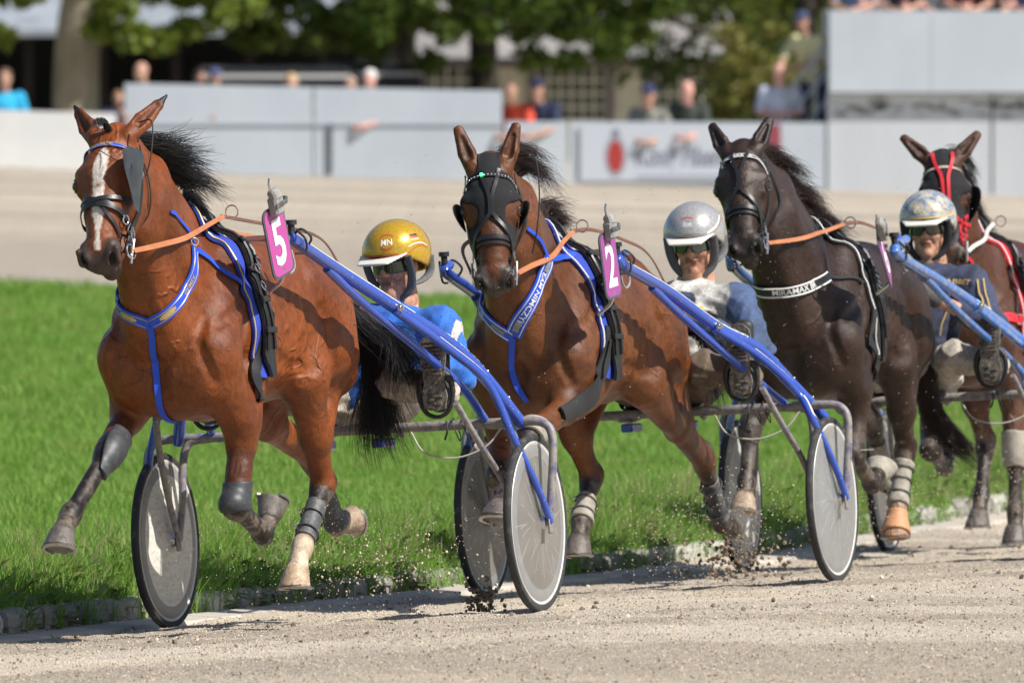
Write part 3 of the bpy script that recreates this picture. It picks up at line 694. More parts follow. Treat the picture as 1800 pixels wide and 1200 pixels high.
# kerb of separate stones
kc = [pmat('kerb_stone', (.30, .285, .26), rough=.9, col2=(.20, .19, .175), nscale=9, bump=.006, bscale=55, dirt=(.16, .14, .11), damt=.28, dscale=14),
      pmat('kerb_stone_pale', (.50, .475, .43), rough=.9, col2=(.36, .34, .31), nscale=9, bump=.006, bscale=55, dirt=(.2, .18, .15), damt=.25, dscale=14)]
kerb = empty('kerb', loc=(0, 0, 0), kind='structure')
ku = -9.; i = 0
while ku < 26:
    L_ = random.choice((.46, .5, .52, .9)) ; a, b_ = ku+.006, ku+L_-.006
    mb = MB(); n = 5; V = []; ht = .085+random.uniform(-.012, .012)+.01; tilt = random.uniform(-.012, .012)
    sect = [(0, -.10), (0, ht-.03), (.012, ht-.008), (.03, ht), (.125, ht+.004), (.14, ht-.01), (.14, -.1)]
    for k in range(n):
        u = a+(b_-a)*k/(n-1); v0 = np.interp(u, KU, KV); j = random.uniform(-.004, .004)
        for (d, z) in sect:
            X_, Y_ = xy(u, v0-d+tilt*(k/(n-1)-.5)*2+j); V.append((X_, Y_, float(ground_z(X_, Y_))+z+random.uniform(-.004, .004)*(z > 0)))
    m_ = len(sect); Fc = [(k*m_+q, (k+1)*m_+q, (k+1)*m_+q+1, k*m_+q+1) for k in range(n-1) for q in range(m_-1)]+[tuple(range(m_)), tuple((n-1)*m_+q for q in range(m_-1, -1, -1))]
    mb.add(V, Fc).build('kerb_stone', kc[random.random() < .35], kerb, smooth=False); ku += L_; i += 1
# flat concrete channel in front of the kerb, half buried in sand
chm = pmat('channel_concrete', (.50, .455, .39), rough=.95, col2=(.38, .35, .30), nscale=5, bump=.004, bscale=80, dirt=(.40, .335, .265), damt=.42, dscale=4)
gut = empty('gutter', loc=(0, 0, 0), kind='structure')
for a in np.arange(-9, 26, 1.0):
    V = []; us = np.linspace(a+.006, a+.994, 6); kk = [0., 0.]
    for u in us:
        for d, z in ((.0, .016), (.06, .022), (.20, .016), (.23, -.02)):
            v0 = np.interp(u, KU, KV); X_, Y_ = xy(u, v0+d+.02*sin(u*2.3)*(d > .1)); V.append((X_, Y_, float(ground_z(X_, Y_))+z+kk[0]))
    Fc = [(k*4+q, k*4+q+1, (k+1)*4+q+1, (k+1)*4+q) for k in range(5) for q in range(3)]
    MB().add(V, Fc).build('channel_slab', chm, gut, smooth=False)
# ------------------------------------------------------------ geometry-node scatter
def scatter(name, V, N_, protos, smin, smax, seed, kind='stuff', align=False, scales=None, mat=None):
    pts = bpy.data.meshes.new(name+'_points'); pts.vertices.add(len(V)); pts.vertices.foreach_set('co', np.asarray(V, np.float32).ravel())
    o = bpy.data.objects.new(name, pts); COL.objects.link(o); o['kind'] = kind
    if scales is not None:
        at = pts.attributes.new('sc', 'FLOAT', 'POINT'); at.data.foreach_set('value', np.asarray(scales, np.float32))
    ng = bpy.data.node_groups.new(name, 'GeometryNodeTree'); ng.interface.new_socket('Geometry', in_out='INPUT', socket_type='NodeSocketGeometry'); ng.interface.new_socket('Geometry', in_out='OUTPUT', socket_type='NodeSocketGeometry')
    N = ng.nodes; L = ng.links; gi = N.new('NodeGroupInput'); go = N.new('NodeGroupOutput')
    m2p = N.new('GeometryNodeMeshToPoints'); L.new(gi.outputs[0], m2p.inputs[0])
    iop = N.new('GeometryNodeInstanceOnPoints'); L.new(m2p.outputs[0], iop.inputs['Points'])
    coll = bpy.data.collections.new(name+'_kinds')
    for p in protos: coll.objects.link(p)
    ci = N.new('GeometryNodeCollectionInfo'); ci.inputs['Collection'].default_value = coll; ci.inputs['Separate Children'].default_value = True; ci.inputs['Reset Children'].default_value = True
    L.new(ci.outputs[0], iop.inputs['Instance']); iop.inputs['Pick Instance'].default_value = True
    def rnd(dt, lo, hi, sd):
        r = N.new('FunctionNodeRandomValue'); r.data_type = dt
        if dt == 'FLOAT_VECTOR': r.inputs[0].default_value = lo; r.inputs[1].default_value = hi; r.inputs['Seed'].default_value = sd; return r.outputs[0]
        r.inputs[2].default_value = lo; r.inputs[3].default_value = hi; r.inputs['Seed'].default_value = sd; return r.outputs[1]
    L.new(rnd('FLOAT_VECTOR', (-.12, -.12, 0) if not align else (0, 0, 0), (.12, .12, 6.283) if not align else (6.283, 6.283, 6.283), seed), iop.inputs['Rotation'])
    sc = rnd('FLOAT', smin, smax, seed+1)
    if scales is not None:
        na = N.new('GeometryNodeInputNamedAttribute'); na.data_type = 'FLOAT'; na.inputs['Name'].default_value = 'sc'; mu = N.new('ShaderNodeMath'); mu.operation = 'MULTIPLY'
        L.new(na.outputs[0], mu.inputs[0]); L.new(sc, mu.inputs[1]); sc = mu.outputs[0]
    L.new(sc, iop.inputs['Scale']); L.new(iop.outputs[0], go.inputs[0])
    md = o.modifiers.new('scatter', 'NODES'); md.node_group = ng; return o
def leafy(name, col, col2, rough=.6, tr=.25):
    m = bpy.data.materials.new(name); m.use_nodes = True; N = m.node_tree.nodes; L = m.node_tree.links; b = N['Principled BSDF']
    oi = N.new('ShaderNodeObjectInfo'); g = N.new('ShaderNodeNewGeometry'); mx = N.new('ShaderNodeMix'); mx.data_type = 'RGBA'; mx.inputs[6].default_value = hexc(col); mx.inputs[7].default_value = hexc(col2)
    ad = N.new('ShaderNodeMath'); ad.operation = 'ADD'; L.new(oi.outputs['Random'], ad.inputs[0]); L.new(g.outputs['Random Per Island'], ad.inputs[1]); ml = N.new('ShaderNodeMath'); ml.operation = 'MULTIPLY'; ml.inputs[1].default_value = .5
    L.new(ad.outputs[0], ml.inputs[0]); L.new(ml.outputs[0], mx.inputs[0]); L.new(mx.outputs[2], b.inputs['Base Color']); b.inputs['Roughness'].default_value = rough
    t = N.new('ShaderNodeBsdfTranslucent'); L.new(mx.outputs[2], t.inputs[0]); ms = N.new('ShaderNodeMixShader'); ms.inputs[0].default_value = tr
    L.new(b.outputs[0], ms.inputs[1]); L.new(t.outputs[0], ms.inputs[2]); L.new(ms.outputs[0], N['Material Output'].inputs[0]); MATS[name] = m; return m
gm1 = leafy('grass_blade', (.13, .30, .032), (.25, .41, .06), tr=.35); gm2 = leafy('dry_blade', (.30, .30, .10), (.42, .36, .2)); gm3 = leafy('weed_leaf', (.07, .16, .03), (.20, .22, .06))
def blades(n, rad, hmin, hmax, w, lean, seed):
    rg = np.random.default_rng(seed); V = []; Fc = []
    for i in range(n):
        a = rg.random()*6.28; r = rad*sqrt(rg.random()); x, y = r*cos(a), r*sin(a); h = rg.uniform(hmin, hmax); d = rg.random()*6.28; l = rg.uniform(.2, 1)*lean*h; ww = w*rg.uniform(.7, 1.2)
        t = rg.random()*6.28; px, py = cos(t)*ww/2, sin(t)*ww/2; b = len(V)
        V += [(x-px, y-py, -.01), (x+px, y+py, -.01), (x-px*.8+l*.35*cos(d), y-py*.8+l*.35*sin(d), h*.55), (x+px*.8+l*.35*cos(d), y+py*.8+l*.35*sin(d), h*.55), (x+l*cos(d), y+l*sin(d), h)]
        Fc += [(b, b+1, b+3, b+2), (b+2, b+3, b+4)]
    return V, Fc
def proto(name, V, Fc, mat):
    me = bpy.data.meshes.new(name); me.from_pydata(V, [], Fc); me.materials.append(mat); o = bpy.data.objects.new(name, me); return o
gm4 = leafy('grass_blade_yellowing', (.24, .34, .06), (.40, .42, .13), tr=.35); gp = [proto('grass_tuft', *blades(46, .10, .03, .085, .0045, .7, s), gm1) for s in (1, 2, 3, 4, 7)]+[proto('grass_tuft_yellowing', *blades(36, .10, .03, .09, .0045, .8, 6), gm4)]
def weed(seed, n=7, L0=.07, L1=.14, w=.03):
    rg = np.random.default_rng(seed); V = []; Fc = []
    for i in range(n):
        a = rg.random()*6.28; L_ = rg.uniform(L0, L1); W_ = w*rg.uniform(.7, 1.2); el = rg.uniform(.3, 1.1); d = np.array([cos(a)*cos(el), sin(a)*cos(el), sin(el)]); s_ = np.array([-sin(a), cos(a), 0.]); b = len(V)
        prof = ((0, .15), (.25, .7), (.5, 1), (.65, .6), (.8, .75), (1, .05))
        for (t, ww) in prof:
            c_ = d*L_*t+np.array([0, 0, -.35*L_*t*t]); V += [tuple(c_-s_*W_*ww/2+np.array([0, 0, .006])), tuple(c_+s_*W_*ww/2+np.array([0, 0, .006]))]
        Fc += [(b+2*k, b+2*k+1, b+2*k+3, b+2*k+2) for k in range(len(prof)-1)]
    return V, Fc
wp = [proto('weed_rosette', *weed(s, 11, .10, .20, .045), gm3) for s in (11, 12, 13)]
def pts_in(u0, u1, d0, d1, n, rg):
    u = rg.uniform(u0, u1, n); d = rg.uniform(d0, d1, n); v = np.interp(u, KU, KV)-d; X_, Y_ = xy(u, v); return np.stack([X_, Y_, turf_z(X_, Y_)], 1)
rg = np.random.default_rng(5)
# close to the track the turf is seen blade by blade; far off, as tufts
def clip_pts(P, m=1.4):
    half = 900/F*(P[:, 1]+43)+m; return P[np.abs(P[:, 0]-.598) < half]
P1 = clip_pts(pts_in(-7, 24, .10, 14, 60000, rg)); P1 = P1[P1[:, 1] < 40]
P2_ = np.stack([rg.uniform(-6, 7, 38000), rg.uniform(3, 40, 38000)], 1); P2_ = P2_[in_grass(P2_[:, 0], P2_[:, 1]) > .5]; P2_ = clip_pts(np.c_[P2_, turf_z(P2_[:, 0], P2_[:, 1])])
PG = np.vstack([P1, P2_]); patch = .62+.55*vnoise(PG, .9, 3)+.35*(vnoise(PG, 2.6, 5)-.5)+rg.uniform(-.1, .25, len(PG))
scatter('grass', PG, None, gp, .75, 1.25, 3, scales=np.clip(patch, .5, 1.3))
PE = clip_pts(pts_in(-7, 22, .04, .95, 9500, rg)); scatter('grass_verge', PE, None, [proto('long_tuft', *blades(40, .09, .07, .17, .005, .9, s), gm1) for s in (5, 6)]+[proto('dry_tuft', *blades(9, .05, .10, .22, .004, .8, 8), gm2)], .7, 1.2, 9)
PW = clip_pts(pts_in(-7, 22, .07, .62, 5600, rg)); scatter('weed_cover', PW, None, wp, .6, 1.3, 12)
# small flowers
fw = pmat('flower_white', (.75, .74, .70), rough=.7); fy = pmat('flower_yellow', (.75, .52, .03), rough=.7); fs = pmat('flower_stem', (.10, .2, .04), rough=.8)
def flower(px, py, yellow, h):
    # walk along the line of sight until it meets the turf
    d = np.array([(px-900)/F, cos(PITCH)-(py-600)/F*sin(PITCH), -sin(PITCH)-(py-600)/F*cos(PITCH)]); t = 40.
    for _ in range(4000):
        p = CAM+d*t
        if in_grass(p[0], p[1]) > .15 and p[2] < turf_z(p[0], p[1])+h: break
        t += .02
    z0 = float(turf_z(p[0], p[1])); r = .013 if not yellow else .017
    e = empty('yellow_flower' if yellow else 'white_flower', loc=(p[0], p[1], z0)); 
    MB().tube(crom([(0, 0, -.01), (.006, 0, h*.5), (0, 0, h)], 3), .0016, 4).build('stem', fs, e)
    m = MB(); m.ball((0, 0, h), (r*.4, r*.4, r*.3), 6, 4)
    for k in range(7):
        a = 2*pi*k/7; c_ = np.array((cos(a), sin(a), .25)); s_ = np.array((-sin(a), cos(a), 0)); b = np.array((0, 0, h))
        m.add([b, b+c_*r*.6+s_*r*.28, b+c_*r, b+c_*r*.6-s_*r*.28], [(0, 1, 2, 3)])
    m.build('flower_head', fy if yellow else fw, e, smooth=False); return e
FLW = [(830, 742, 1, .10, 'behind the first cart crossbar'), (1262, 802, 1, .1, ''), (1297, 838, 1, .1, ''), (1380, 800, 1, .1, ''), (1375, 828, 1, .1, ''), (1362, 847, 1, .1, ''), (1140, 848, 1, .1, ''), (1058, 826, 1, .1, ''), (1366, 905, 1, .08, ''), (737, 897, 1, .06, ''), (1205, 862, 0, .1, ''), (1345, 772, 0, .1, ''), (1110, 790, 0, .12, ''), (1185, 878, 0, .1, ''), (142, 970, 0, .05, ''), (110, 988, 0, .05, ''), (806, 898, 0, .08, ''), (815, 906, 0, .08, ''), (795, 912, 0, .08, ''), (824, 938, 0, .06, ''), (822, 825, 0, .1, ''), (456, 965, 0, .05, ''), (20, 975, 0, .05, ''), (1112, 770, 0, .1, '')]
FL_LABEL = ['yellow flower seen just above the crossbar of the first cart', 'yellow flower highest of those between the second cart wheels', 'yellow flower left of the tall wheel, lone one low beside the hind leg', 'yellow flower uppermost of the group left of the second cart near wheel', 'yellow flower in the middle of the group left of the second cart near wheel', 'yellow flower lower left in the group left of the second cart near wheel', 'yellow flower between the front and hind legs of the hooded horse', 'yellow flower just right of the folded dark foreleg below the first cart wheel', 'yellow flower lowest of those left of the second cart near wheel', 'small orange yellow flower right of the leading horse hind feet',
 'white flower below the girth line of the hooded horse, left of its hind leg', 'white seed head under the second cart crossbar', 'white flower in mid grass behind the hooded horse belly', 'white flower low behind the hooded horse hind cannon', 'white flower right of the leading horse front hoof', 'white flower directly under the leading horse front hoof', 'white flower topmost of the cluster left of the first cart near wheels', 'white flower right in the cluster left of the first cart near wheels', 'white flower left in the cluster left of the first cart near wheels', 'white flower low against the rear wheel tyre of the second cart', 'white flower hovering above the cluster beside the first cart wheels', 'white flower between the folded foreleg and the white socked hind leg', 'white flower at the far left edge of the verge', 'white flower highest up in the grass under the hooded horse']
for i, (px, py, y_, h_, w_) in enumerate(FLW):
    e = flower(px, py, y_, h_)
    tag(e, (FL_LABEL[i]), 'flower', 'yellow flowers in the grass' if y_ else 'white flowers in the grass')
# ------------------------------------------------------------ loose sand and clods
def clod_mesh(seed, r, sub=1):
    bm = bmesh.new(); bmesh.ops.create_icosphere(bm, subdivisions=sub, radius=r); rg = random.Random(seed)
    for v in bm.verts: v.co *= rg.uniform(.6, 1.35); v.co.z *= .8
    me = bpy.data.meshes.new('clod'); bm.to_mesh(me); bm.free(); return me
clm = pmat('damp_clod', (.13, .095, .065), rough=.95, col2=(.22, .17, .12), nscale=40); sdm = pmat('sand_grain', (.55, .45, .325), rough=.95, col2=(.66, .56, .43), nscale=3); stm = pmat('pebble', (.45, .42, .38), rough=.8, col2=(.25, .22, .19), nscale=2)
def protos(mat, r, n=3, sub=1):
    out = []
    for i in range(n):
        me = clod_mesh(i*7+int(r*1e5), r, sub); me.materials.append(mat); out.append(bpy.data.objects.new('grain', me))
    return out
rg = np.random.default_rng(11); n = 110000
Y_ = -8.5+27*rg.random(n)**1.15; X_ = .598+rg.uniform(-1, 1, n)*(900/F*(Y_+43)+.8); g_ = in_grass(X_, Y_); ok = g_ < .02; X_, Y_ = X_[ok], Y_[ok]
scatter('loose_sand', np.c_[X_, Y_, sand_z(X_, Y_)], None, protos(sdm, .0026, 5)+protos(stm, .0028, 1)+protos(clm, .0028, 2), .5, 1.7, 21, align=True)
n = 500; Y_ = rg.uniform(-4, 16, n); X_ = .598+rg.uniform(-1, 1, n)*(900/F*(Y_+43)+.5); ok = in_grass(X_, Y_) < -.05; X_, Y_ = X_[ok], Y_[ok]
scatter('scattered_clods', np.c_[X_, Y_, sand_z(X_, Y_)+.003], None, protos(clm, .009, 2)+protos(sdm, .009, 1), .4, 1.6, 22, align=True)
# sand flung up by hooves and wheels
def plume(name, U, c, spread, n, mats, r, seed, up=.25, hi=1.8):
    rg = np.random.default_rng(seed); q = rg.normal(0, 1, (n, 3))*np.array(spread); P = np.array(c)+q; P = P[P[:, 2] > .01]
    Wp = P@U.M.T+U.O; return scatter(name, Wp, None, [o for m_ in mats for o in protos(m_, r, 2)], .35, hi, seed, align=True)
plume('flung_dark_clods', U2, U2.P(1285, 990, l=.1), (.20, .10, .06), 210, [clm], .0065, 31)
plume('flung_sand', U2, U2.P(1230, 930, l=.05), (.33, .2, .13), 1500, [sdm], .0019, 32)
plume('flung_sand_clumps', U5, U5.P(650, 1010, l=.05)+np.array([-.2, 0, .02]), (.35, .18, .07), 420, [sdm, clm], .0034, 33)
plume('flung_sand_spray', U5, U5.P(590, 960, l=0), (.5, .25, .10), 1500, [sdm], .0014, 34)
plume('flung_wheel_clod', U5, U5.P(845, 1055, l=.55), (.02, .03, .028), 120, [clm], .006, 35)
plume('flung_far_sand', U6, U6.P(1600, 880, l=0), (.7, .3, .14), 1600, [sdm], .0018, 36)
rg = np.random.default_rng(40); q = rg.uniform((-1.5, -.7, .1), (2.6, .7, 1.9), (900, 3)); scatter('airborne_grit', np.vstack([q@U.M.T+U.O for U in (U2, U6)]), None, protos(stm, .0016, 2), .5, 1.6, 41, align=True)
# ------------------------------------------------------------ people
def rot_head(yaw, pitch, roll=0):   # +yaw = to the left, +pitch = looks down
    return np.array((Matrix.Rotation(radians(yaw), 3, 'Z') @ Matrix.Rotation(radians(pitch), 3, 'Y') @ Matrix.Rotation(radians(roll), 3, 'X')))
def head_prims(S, c, R, skin, lip=(.40, .19, .14), brow=(.06, .04, .03), hair=None, k=1.):
    c = np.array(c); p = lambda x, y, z: c+R@np.array([x, y, z])
    E = lambda q, r, kk=.015, col=skin, **kw: S.ell(p(*q), r, kk, col, R, **kw)
    E((-.008, 0, .035), (.098, .077, .093)); E((.028, 0, -.035), (.064, .060, .078), .03)
    S.cone(p(.03, 0, -.075), p(.072, 0, -.098), (.050, .03), (.020, .020), .025, skin, side=R[:, 1])
    E((.075, 0, -.101), (.016, .020, .014), .015)
    S.cone(p(.086, 0, .018), p(.104, 0, -.022), (.0085, .011), (.0125, .014), .012, skin, side=R[:, 1])
    for s in (-1, 1):
        E((.064, s*.040, -.026), (.020, .022, .016), .02); E((.096, s*.011, -.028), (.010, .008, .007), .008)
        E((.094, s*.031, .006), (.014, .017, .010), .014, sub=True); E((.081, s*.032, .004), (.012, .013, .010), .004, (.25, .2, .18))
        E((.0905, s*.031, .004), (.0035, .005, .005), .001, (.03, .02, .015))
        S.cone(p(.090, s*.016, .026), p(.074, s*.050, .028), .0085, .006, .012, brow)
        E((-.004, s*.079, -.006), (.018, .010, .032), .006); E((.000, s*.090, -.006), (.009, .006, .017), .004, tuple(v*.6 for v in skin), sub=True)
        S.cone(p(.088, s*.014, -.034), p(.072, s*.033, -.066), .0022, .0022, .012, sub=True)
    S.cone(p(.086, -.022, -.0535), p(.086, .022, -.0535), (.006, .0055), (.006, .0055), .006, lip); S.cone(p(.0845, -.018, -.064), p(.0845, .018, -.064), (.006, .006), (.006, .006), .006, lip)
    S.cone(p(.094, -.026, -.0585), p(.094, .026, -.0585), .0032, .0032, .005, (.20, .08, .06), sub=True)
    if hair is not None: S.cone(p(-.03, 0, .02), p(-.035, 0, .06), (.080, .078), (.080, .085), .01, hair, side=R[:, 1])
def hand_prims(S, w, d, up, s, col, grip=True):
    """a fist round a rein: palm, four bent fingers of unequal length, thumb from the side of the palm"""
    w = np.array(w); d = np.array(d, float); d /= np.linalg.norm(d); up = np.array(up, float); up -= d*(up@d); up /= np.linalg.norm(up); sd = np.cross(up, d)
    S.cone(w, w+d*.075, (.024, .017), (.040, .017), .012, col, side=up); b = w+d*.075
    for i, (o, L) in enumerate(((.030, .040), (.010, .045), (-.010, .042), (-.029, .034))):
        a = b+up*o; k1 = a+d*L*.55+sd*s*.012; k2 = k1+sd*s*.030-d*.006; k3 = k2-d*.026
        S.cone(a-d*.02, k1, .0105, .010, .006, col); S.cone(k1, k2, .010, .0095, .004, col); S.cone(k2, k3, .0095, .008, .003, col)
    t0 = w+d*.02+up*.024; S.cone(t0, t0+d*.035+up*.016+sd*s*.012, .013, .011, .008, col); S.cone(t0+d*.035+up*.016+sd*s*.012, b+up*.036+sd*s*.034, .011, .009, .005, col)
def stuffed_folds(me, amp=.004, sc=9):
    n = len(me.vertices); V = np.empty(n*3, np.float32); me.vertices.foreach_get('co', V); V = V.reshape(-1, 3); Nn = np.empty(n*3, np.float32); me.vertices.foreach_get('normal', Nn); Nn = Nn.reshape(-1, 3)
    x, y, z = V.T*sc
    a = x*1.3+z*3.1+1.7*np.sin(y*2.1+z); b = y*4.2-z*2.6+2*np.sin(x*1.9); c = x*4+y*3.1+z*5.2+1.5*np.sin(z*2.2)
    f = (1-2*np.abs(np.sin(a*.9)))+.8*(1-2*np.abs(np.sin(b*.7)))+.5*(1-2*np.abs(np.sin(c*.8)))
    me.vertices.foreach_set('co', (V+Nn*(f*amp)[:, None]).astype(np.float32).ravel()); me.update()
skinm = pmat('skin', (1, 1, 1), rough=.5, vcol=True, nscale=30, bump=.0008, bscale=260, sss=.12)
clothv = pmat('racing_jacket', (1, 1, 1), rough=.75, vcol=True, nscale=12, bump=.0012, bscale=500, sheen=.1, speck=(.36, .31, .25), spamt=.03, spscale=190)
clothd = pmat('muddy_cloth', (1, 1, 1), rough=.85, vcol=True, nscale=6, bump=.0015, bscale=300, speck=(.20, .165, .13), spamt=.08, spscale=240, dirt=(.15, .12, .09), damt=.30, dscale=7)
rubb = pmat('black_rubber', (.018, .018, .019), rough=.55, dirt=(.26, .22, .18), damt=.30, dscale=40)
soleM = pmat('boot_sole', (.045, .043, .04), rough=.85, dirt=(.27, .235, .19), damt=.48, dscale=60, bump=.002, bscale=240)
def driver(U, label, hc, hyaw, hpitch, jk, tr, helm, hand_off=(0, 0, 0), group='drivers seated in the carts', skin=(.50, .27, .185), glove=(.10, .10, .105), bare_arm=False, gog=(.010, .012, .012)):
    e = empty('person', U.mat, label=label, cat='person', group=group)
    hc = np.array(hc); R = rot_head(hyaw, hpitch); hip = np.array([-.20, .03, .83]); chest = np.array([-.28, hc[1]*.6, hc[2]-.325]); neck = hc+np.array([-.03, -.01, -.15])
    H = np.array(hand_off); sh = {s: np.array([-.28, hc[1]*.8+s*.215, hc[2]-.238]) for s in (1, -1)}
    elb = {1: np.array([-.13, hc[1]*.8+.335, hc[2]-.44]), -1: np.array([-.13, hc[1]*.8-.325, hc[2]-.44])}; hd_ = {s: np.array([.12, .05+s*.10, hc[2]-.30])+H for s in (1, -1)}
    knee = {1: np.array([.17, .28, .89]), -1: np.array([.18, -.25, .89])}; foot = {1: np.array([.26, .475, .83]), -1: np.array([.28, -.44, .83])}
    tor = {1: np.array([.25, .475, 1.05]), -1: np.array([.28, -.44, 1.05])}
    S = SDF((-.55, -.70, .62), (.62, .72, hc[2]+.2), .0055); S.colsm = 2
    head_prims(S, hc, R, skin); S.cone(hc+R@np.array([-.02, 0, -.06]), neck, (.056, .056), (.060, .062), .03, skin); S.cone(neck, chest, (.07, .07), (.12, .08), .05, skin)
    S.cone(chest, hip, (.12, .08), (.12, .09), .05, skin)
    for s in (1, -1):
        S.cone(chest+np.array([0, s*.08, .08]), sh[s], .05, .045, .04, skin); S.cone(sh[s], elb[s], .045, .036, .02, skin); d = hd_[s]-elb[s]; S.cone(elb[s], hd_[s], .036, .027, .02, skin)
        S.cone(hip+np.array([0, s*.08, 0]), knee[s], .07, .05, .03, skin); S.cone(knee[s], foot[s]+np.array([-.06, 0, .0]), .048, .036, .02, skin)
        hand_prims(S, hd_[s], d, (0, -s*.3, 1), -s, skin)
    link('body', S.mesh('body', 2), skinm, e)
    # jacket
    G = SDF((-.60, -.55, .62), (.35, .62, hc[2]+.02), .0065); G.colsm = 1
    c1, c2, c3 = jk['torso'], jk['sleeve'], jk['collar']
    G.cone(chest+np.array([.0, 0, .02]), hip+np.array([-.02, 0, .0]), (.185, .125), (.165, .13), .06, c1)
    G.cone(neck+np.array([-.01, 0, -.045]), chest+np.array([0, 0, .06]), (.068, .068), (.15, .11), .05, c1)
    for s in (1, -1):
        G.cone(chest+np.array([-.0, s*.06, .08]), sh[s]-np.array([0, s*.03, .01]), .085, .075, .06, c1)
        G.cone(sh[s], elb[s], (.073, .073), (.060, .060), .04, c2)
        G.cone(elb[s], hd_[s]*(.45 if bare_arm else .92)+elb[s]*(.55 if bare_arm else .08), (.060, .060), (.05 if bare_arm else .040, .05 if bare_arm else .040), .03, c2)
    G.cone(neck+np.array([-.005, 0, -.04]), neck+R@np.array([.0, 0, .040]), (.078, .082), (.064, .068), .03, c3); G.cone(neck+R@np.array([0, 0, .02]), hc+R@np.array([-.02, 0, -.05]), (.058, .060), (.056, .058), .005, sub=True)
    me = G.mesh('jacket', 2); stuffed_folds(me, .0042, 12)
    if 'paint' in jk: recolor(me, jk['paint'])
    jo = link('jacket', me, clothv, e)
    T = SDF((-.42, -.72, .60), (.62, .76, 1.22), .0065); T.colsm = 2
    for s in (1, -1):
        hp_ = hip+np.array([.0, s*.09, -.01]); T.cone(hp_+np.array([-.05, 0, 0]), knee[s], (.10, .095), (.072, .070), .05, tr); T.cone(knee[s], foot[s]+np.array([-.08, 0, .02]), (.070, .070), (.060, .062), .04, tr)
    T.cone(hip+np.array([-.08, 0, .08]), hip+np.array([0, 0, -.02]), (.165, .13), (.17, .11), .05, tr)
    me = T.mesh('trousers', 2); stuffed_folds(me, .005, 10); link('trousers', me, clothd, e)
    for s in (1, -1):
        B = SDF(foot[s]-np.array([.2, .1, .12]), foot[s]+np.array([.14, .12, .36]), .005)
        f, t_ = foot[s], tor[s]
        B.cone(f+np.array([-.11, 0, .03]), f+np.array([-.02, 0, .0]), (.052, .055), (.045, .05), .03, (.03, .03, .03)); B.cone(f+np.array([-.02, 0, -.02]), t_+np.array([-.03, 0, .0]), (.040, .045), (.042, .03), .03, (.03, .03, .03))
        bo = link('boot', B.mesh('boot', 1), rubb, e)
        # sole: heel block and ribbed forefoot, both facing forward
        mb = MB(); out = [(0, -.035), (.034, -.028), (.042, .02), (.033, .07), (.037, .12), (.045, .18), (.040, .225), (.02, .25), (0, .256)]; out = [(a*1.18, b) for a, b in out]; out = out+[(-a, b) for a, b in out[-2:0:-1]]; dz_ = (t_-f)[2]
        V = [(f[0]+.03+.012*q, f[1]+a, f[2]-.02+b) for q in (0, 1) for a, b in out]; n = len(out)
        mb.add(V, [tuple(range(n-1, -1, -1)), tuple(range(n, 2*n))]+[(i, (i+1) % n, n+(i+1) % n, n+i) for i in range(n)])
        for i in range(9): mb.box((f[0]+.046, f[1], f[2]+.085+i*.015), (.008, .066, .008))
        for i in range(5): mb.box((f[0]+.046, f[1]+(i % 2-.5)*.03, f[2]-.04+i*.014), (.008, .028, .009))
        mb.build('sole', soleM, bo, smooth=False)
    gl = SDF((-.1, -.3, .9), (.45, .4, 1.4), .005)
    for s in (1, -1): d = hd_[s]-elb[s]; hand_prims(gl, hd_[s], d, (0, -s*.3, 1), -s, glove); gl.cone(hd_[s]-d/np.linalg.norm(d)*.05, hd_[s]+d/np.linalg.norm(d)*.02, .042, .034, .02, glove)
    gl.G -= .003; link('gloves', gl.mesh('gloves', 1), clothd, e)
    # helmet in the head's own frame
    HM = Matrix([[*R[i], hc[i]] for i in range(3)]+[[0, 0, 0, 1]])
    h = SDF((-.2, -.16, -.12), (.2, .16, .2), .005); h.cone((-.012, 0, .045), (-.012, 0, .047), (.150, .126), (.150, .126), .002, helm['col'], side=(1, 0, 0), clip=[((.09, 0, .042), (.42, 0, -1))], cap=1.02)
    h.ell((-.01, 0, .03), (.130, .108, .112), .004, helm['col'], sub=True); me = h.mesh('helmet', 1); me.color_attributes.remove(me.color_attributes['Col'])
    ho = link('helmet', me, helm['mat'], e); ho.matrix_local = HM
    v = SDF((.03, -.14, -.02), (.22, .14, .1), .004); v.cone((.08, 0, .052), (.172, 0, .028), (.108, .0085), (.072, .006), .004, (1, 1, 1)); v.ell((-.01, 0, .05), (.136, .112, .12), .003, sub=True)
    link('visor', v.mesh('visor', 1), helm['visor'], ho)
    m = MB()
    for s in (1, -1):
        m.tube(crom([(.070, s*.098, .045), (.052, s*.094, -.02), (.042, s*.080, -.075), (.052, s*.052, -.112), (.058, s*.0, -.132)], 6), [.016, .019, .019, .012, .007], 8, flat=.5)
        m.tube(crom([(-.085, s*.100, .02), (-.068, s*.102, -.04), (-.015, s*.094, -.066), (.045, s*.084, -.07)], 6), [.020, .020, .017, .015], 8, flat=.5)
    m.build('ear_harness', helm['strap'], ho)
    g = SDF((-.02, -.12, -.06), (.15, .12, .08), .004)
    g.cone((.0, 0, -.019), (.0, 0, .026), (.107, .084), (.107, .084), .004, gog, side=(1, 0, 0), clip=[((.03, 0, 0), (-1, 0, 0)), ((0, 0, .028), (0, 0, 1)), ((0, 0, -.02), (0, 0, -1))], cap=5)
    g.cone((.10, 0, -.03), (.12, 0, -.012), .016, .008, .01, sub=True); g.ell((0, 0, 0), (.100, .078, .12), .003, sub=True)
    go_ = link('sunglasses', g.mesh('sunglasses', 1), helm['lens'], e); go_.matrix_local = HM
    for c in helm.get('marks', []): c(ho)
    return e, G, jo, hd_, ho
def helmet_point(yaw, el):      # a point on the shell, degrees from straight ahead and above the rim
    a, b = radians(yaw), radians(el); return np.array([-.012+.1515*cos(b)*cos(a), .1275*cos(b)*sin(a), .046+.1285*sin(b)])
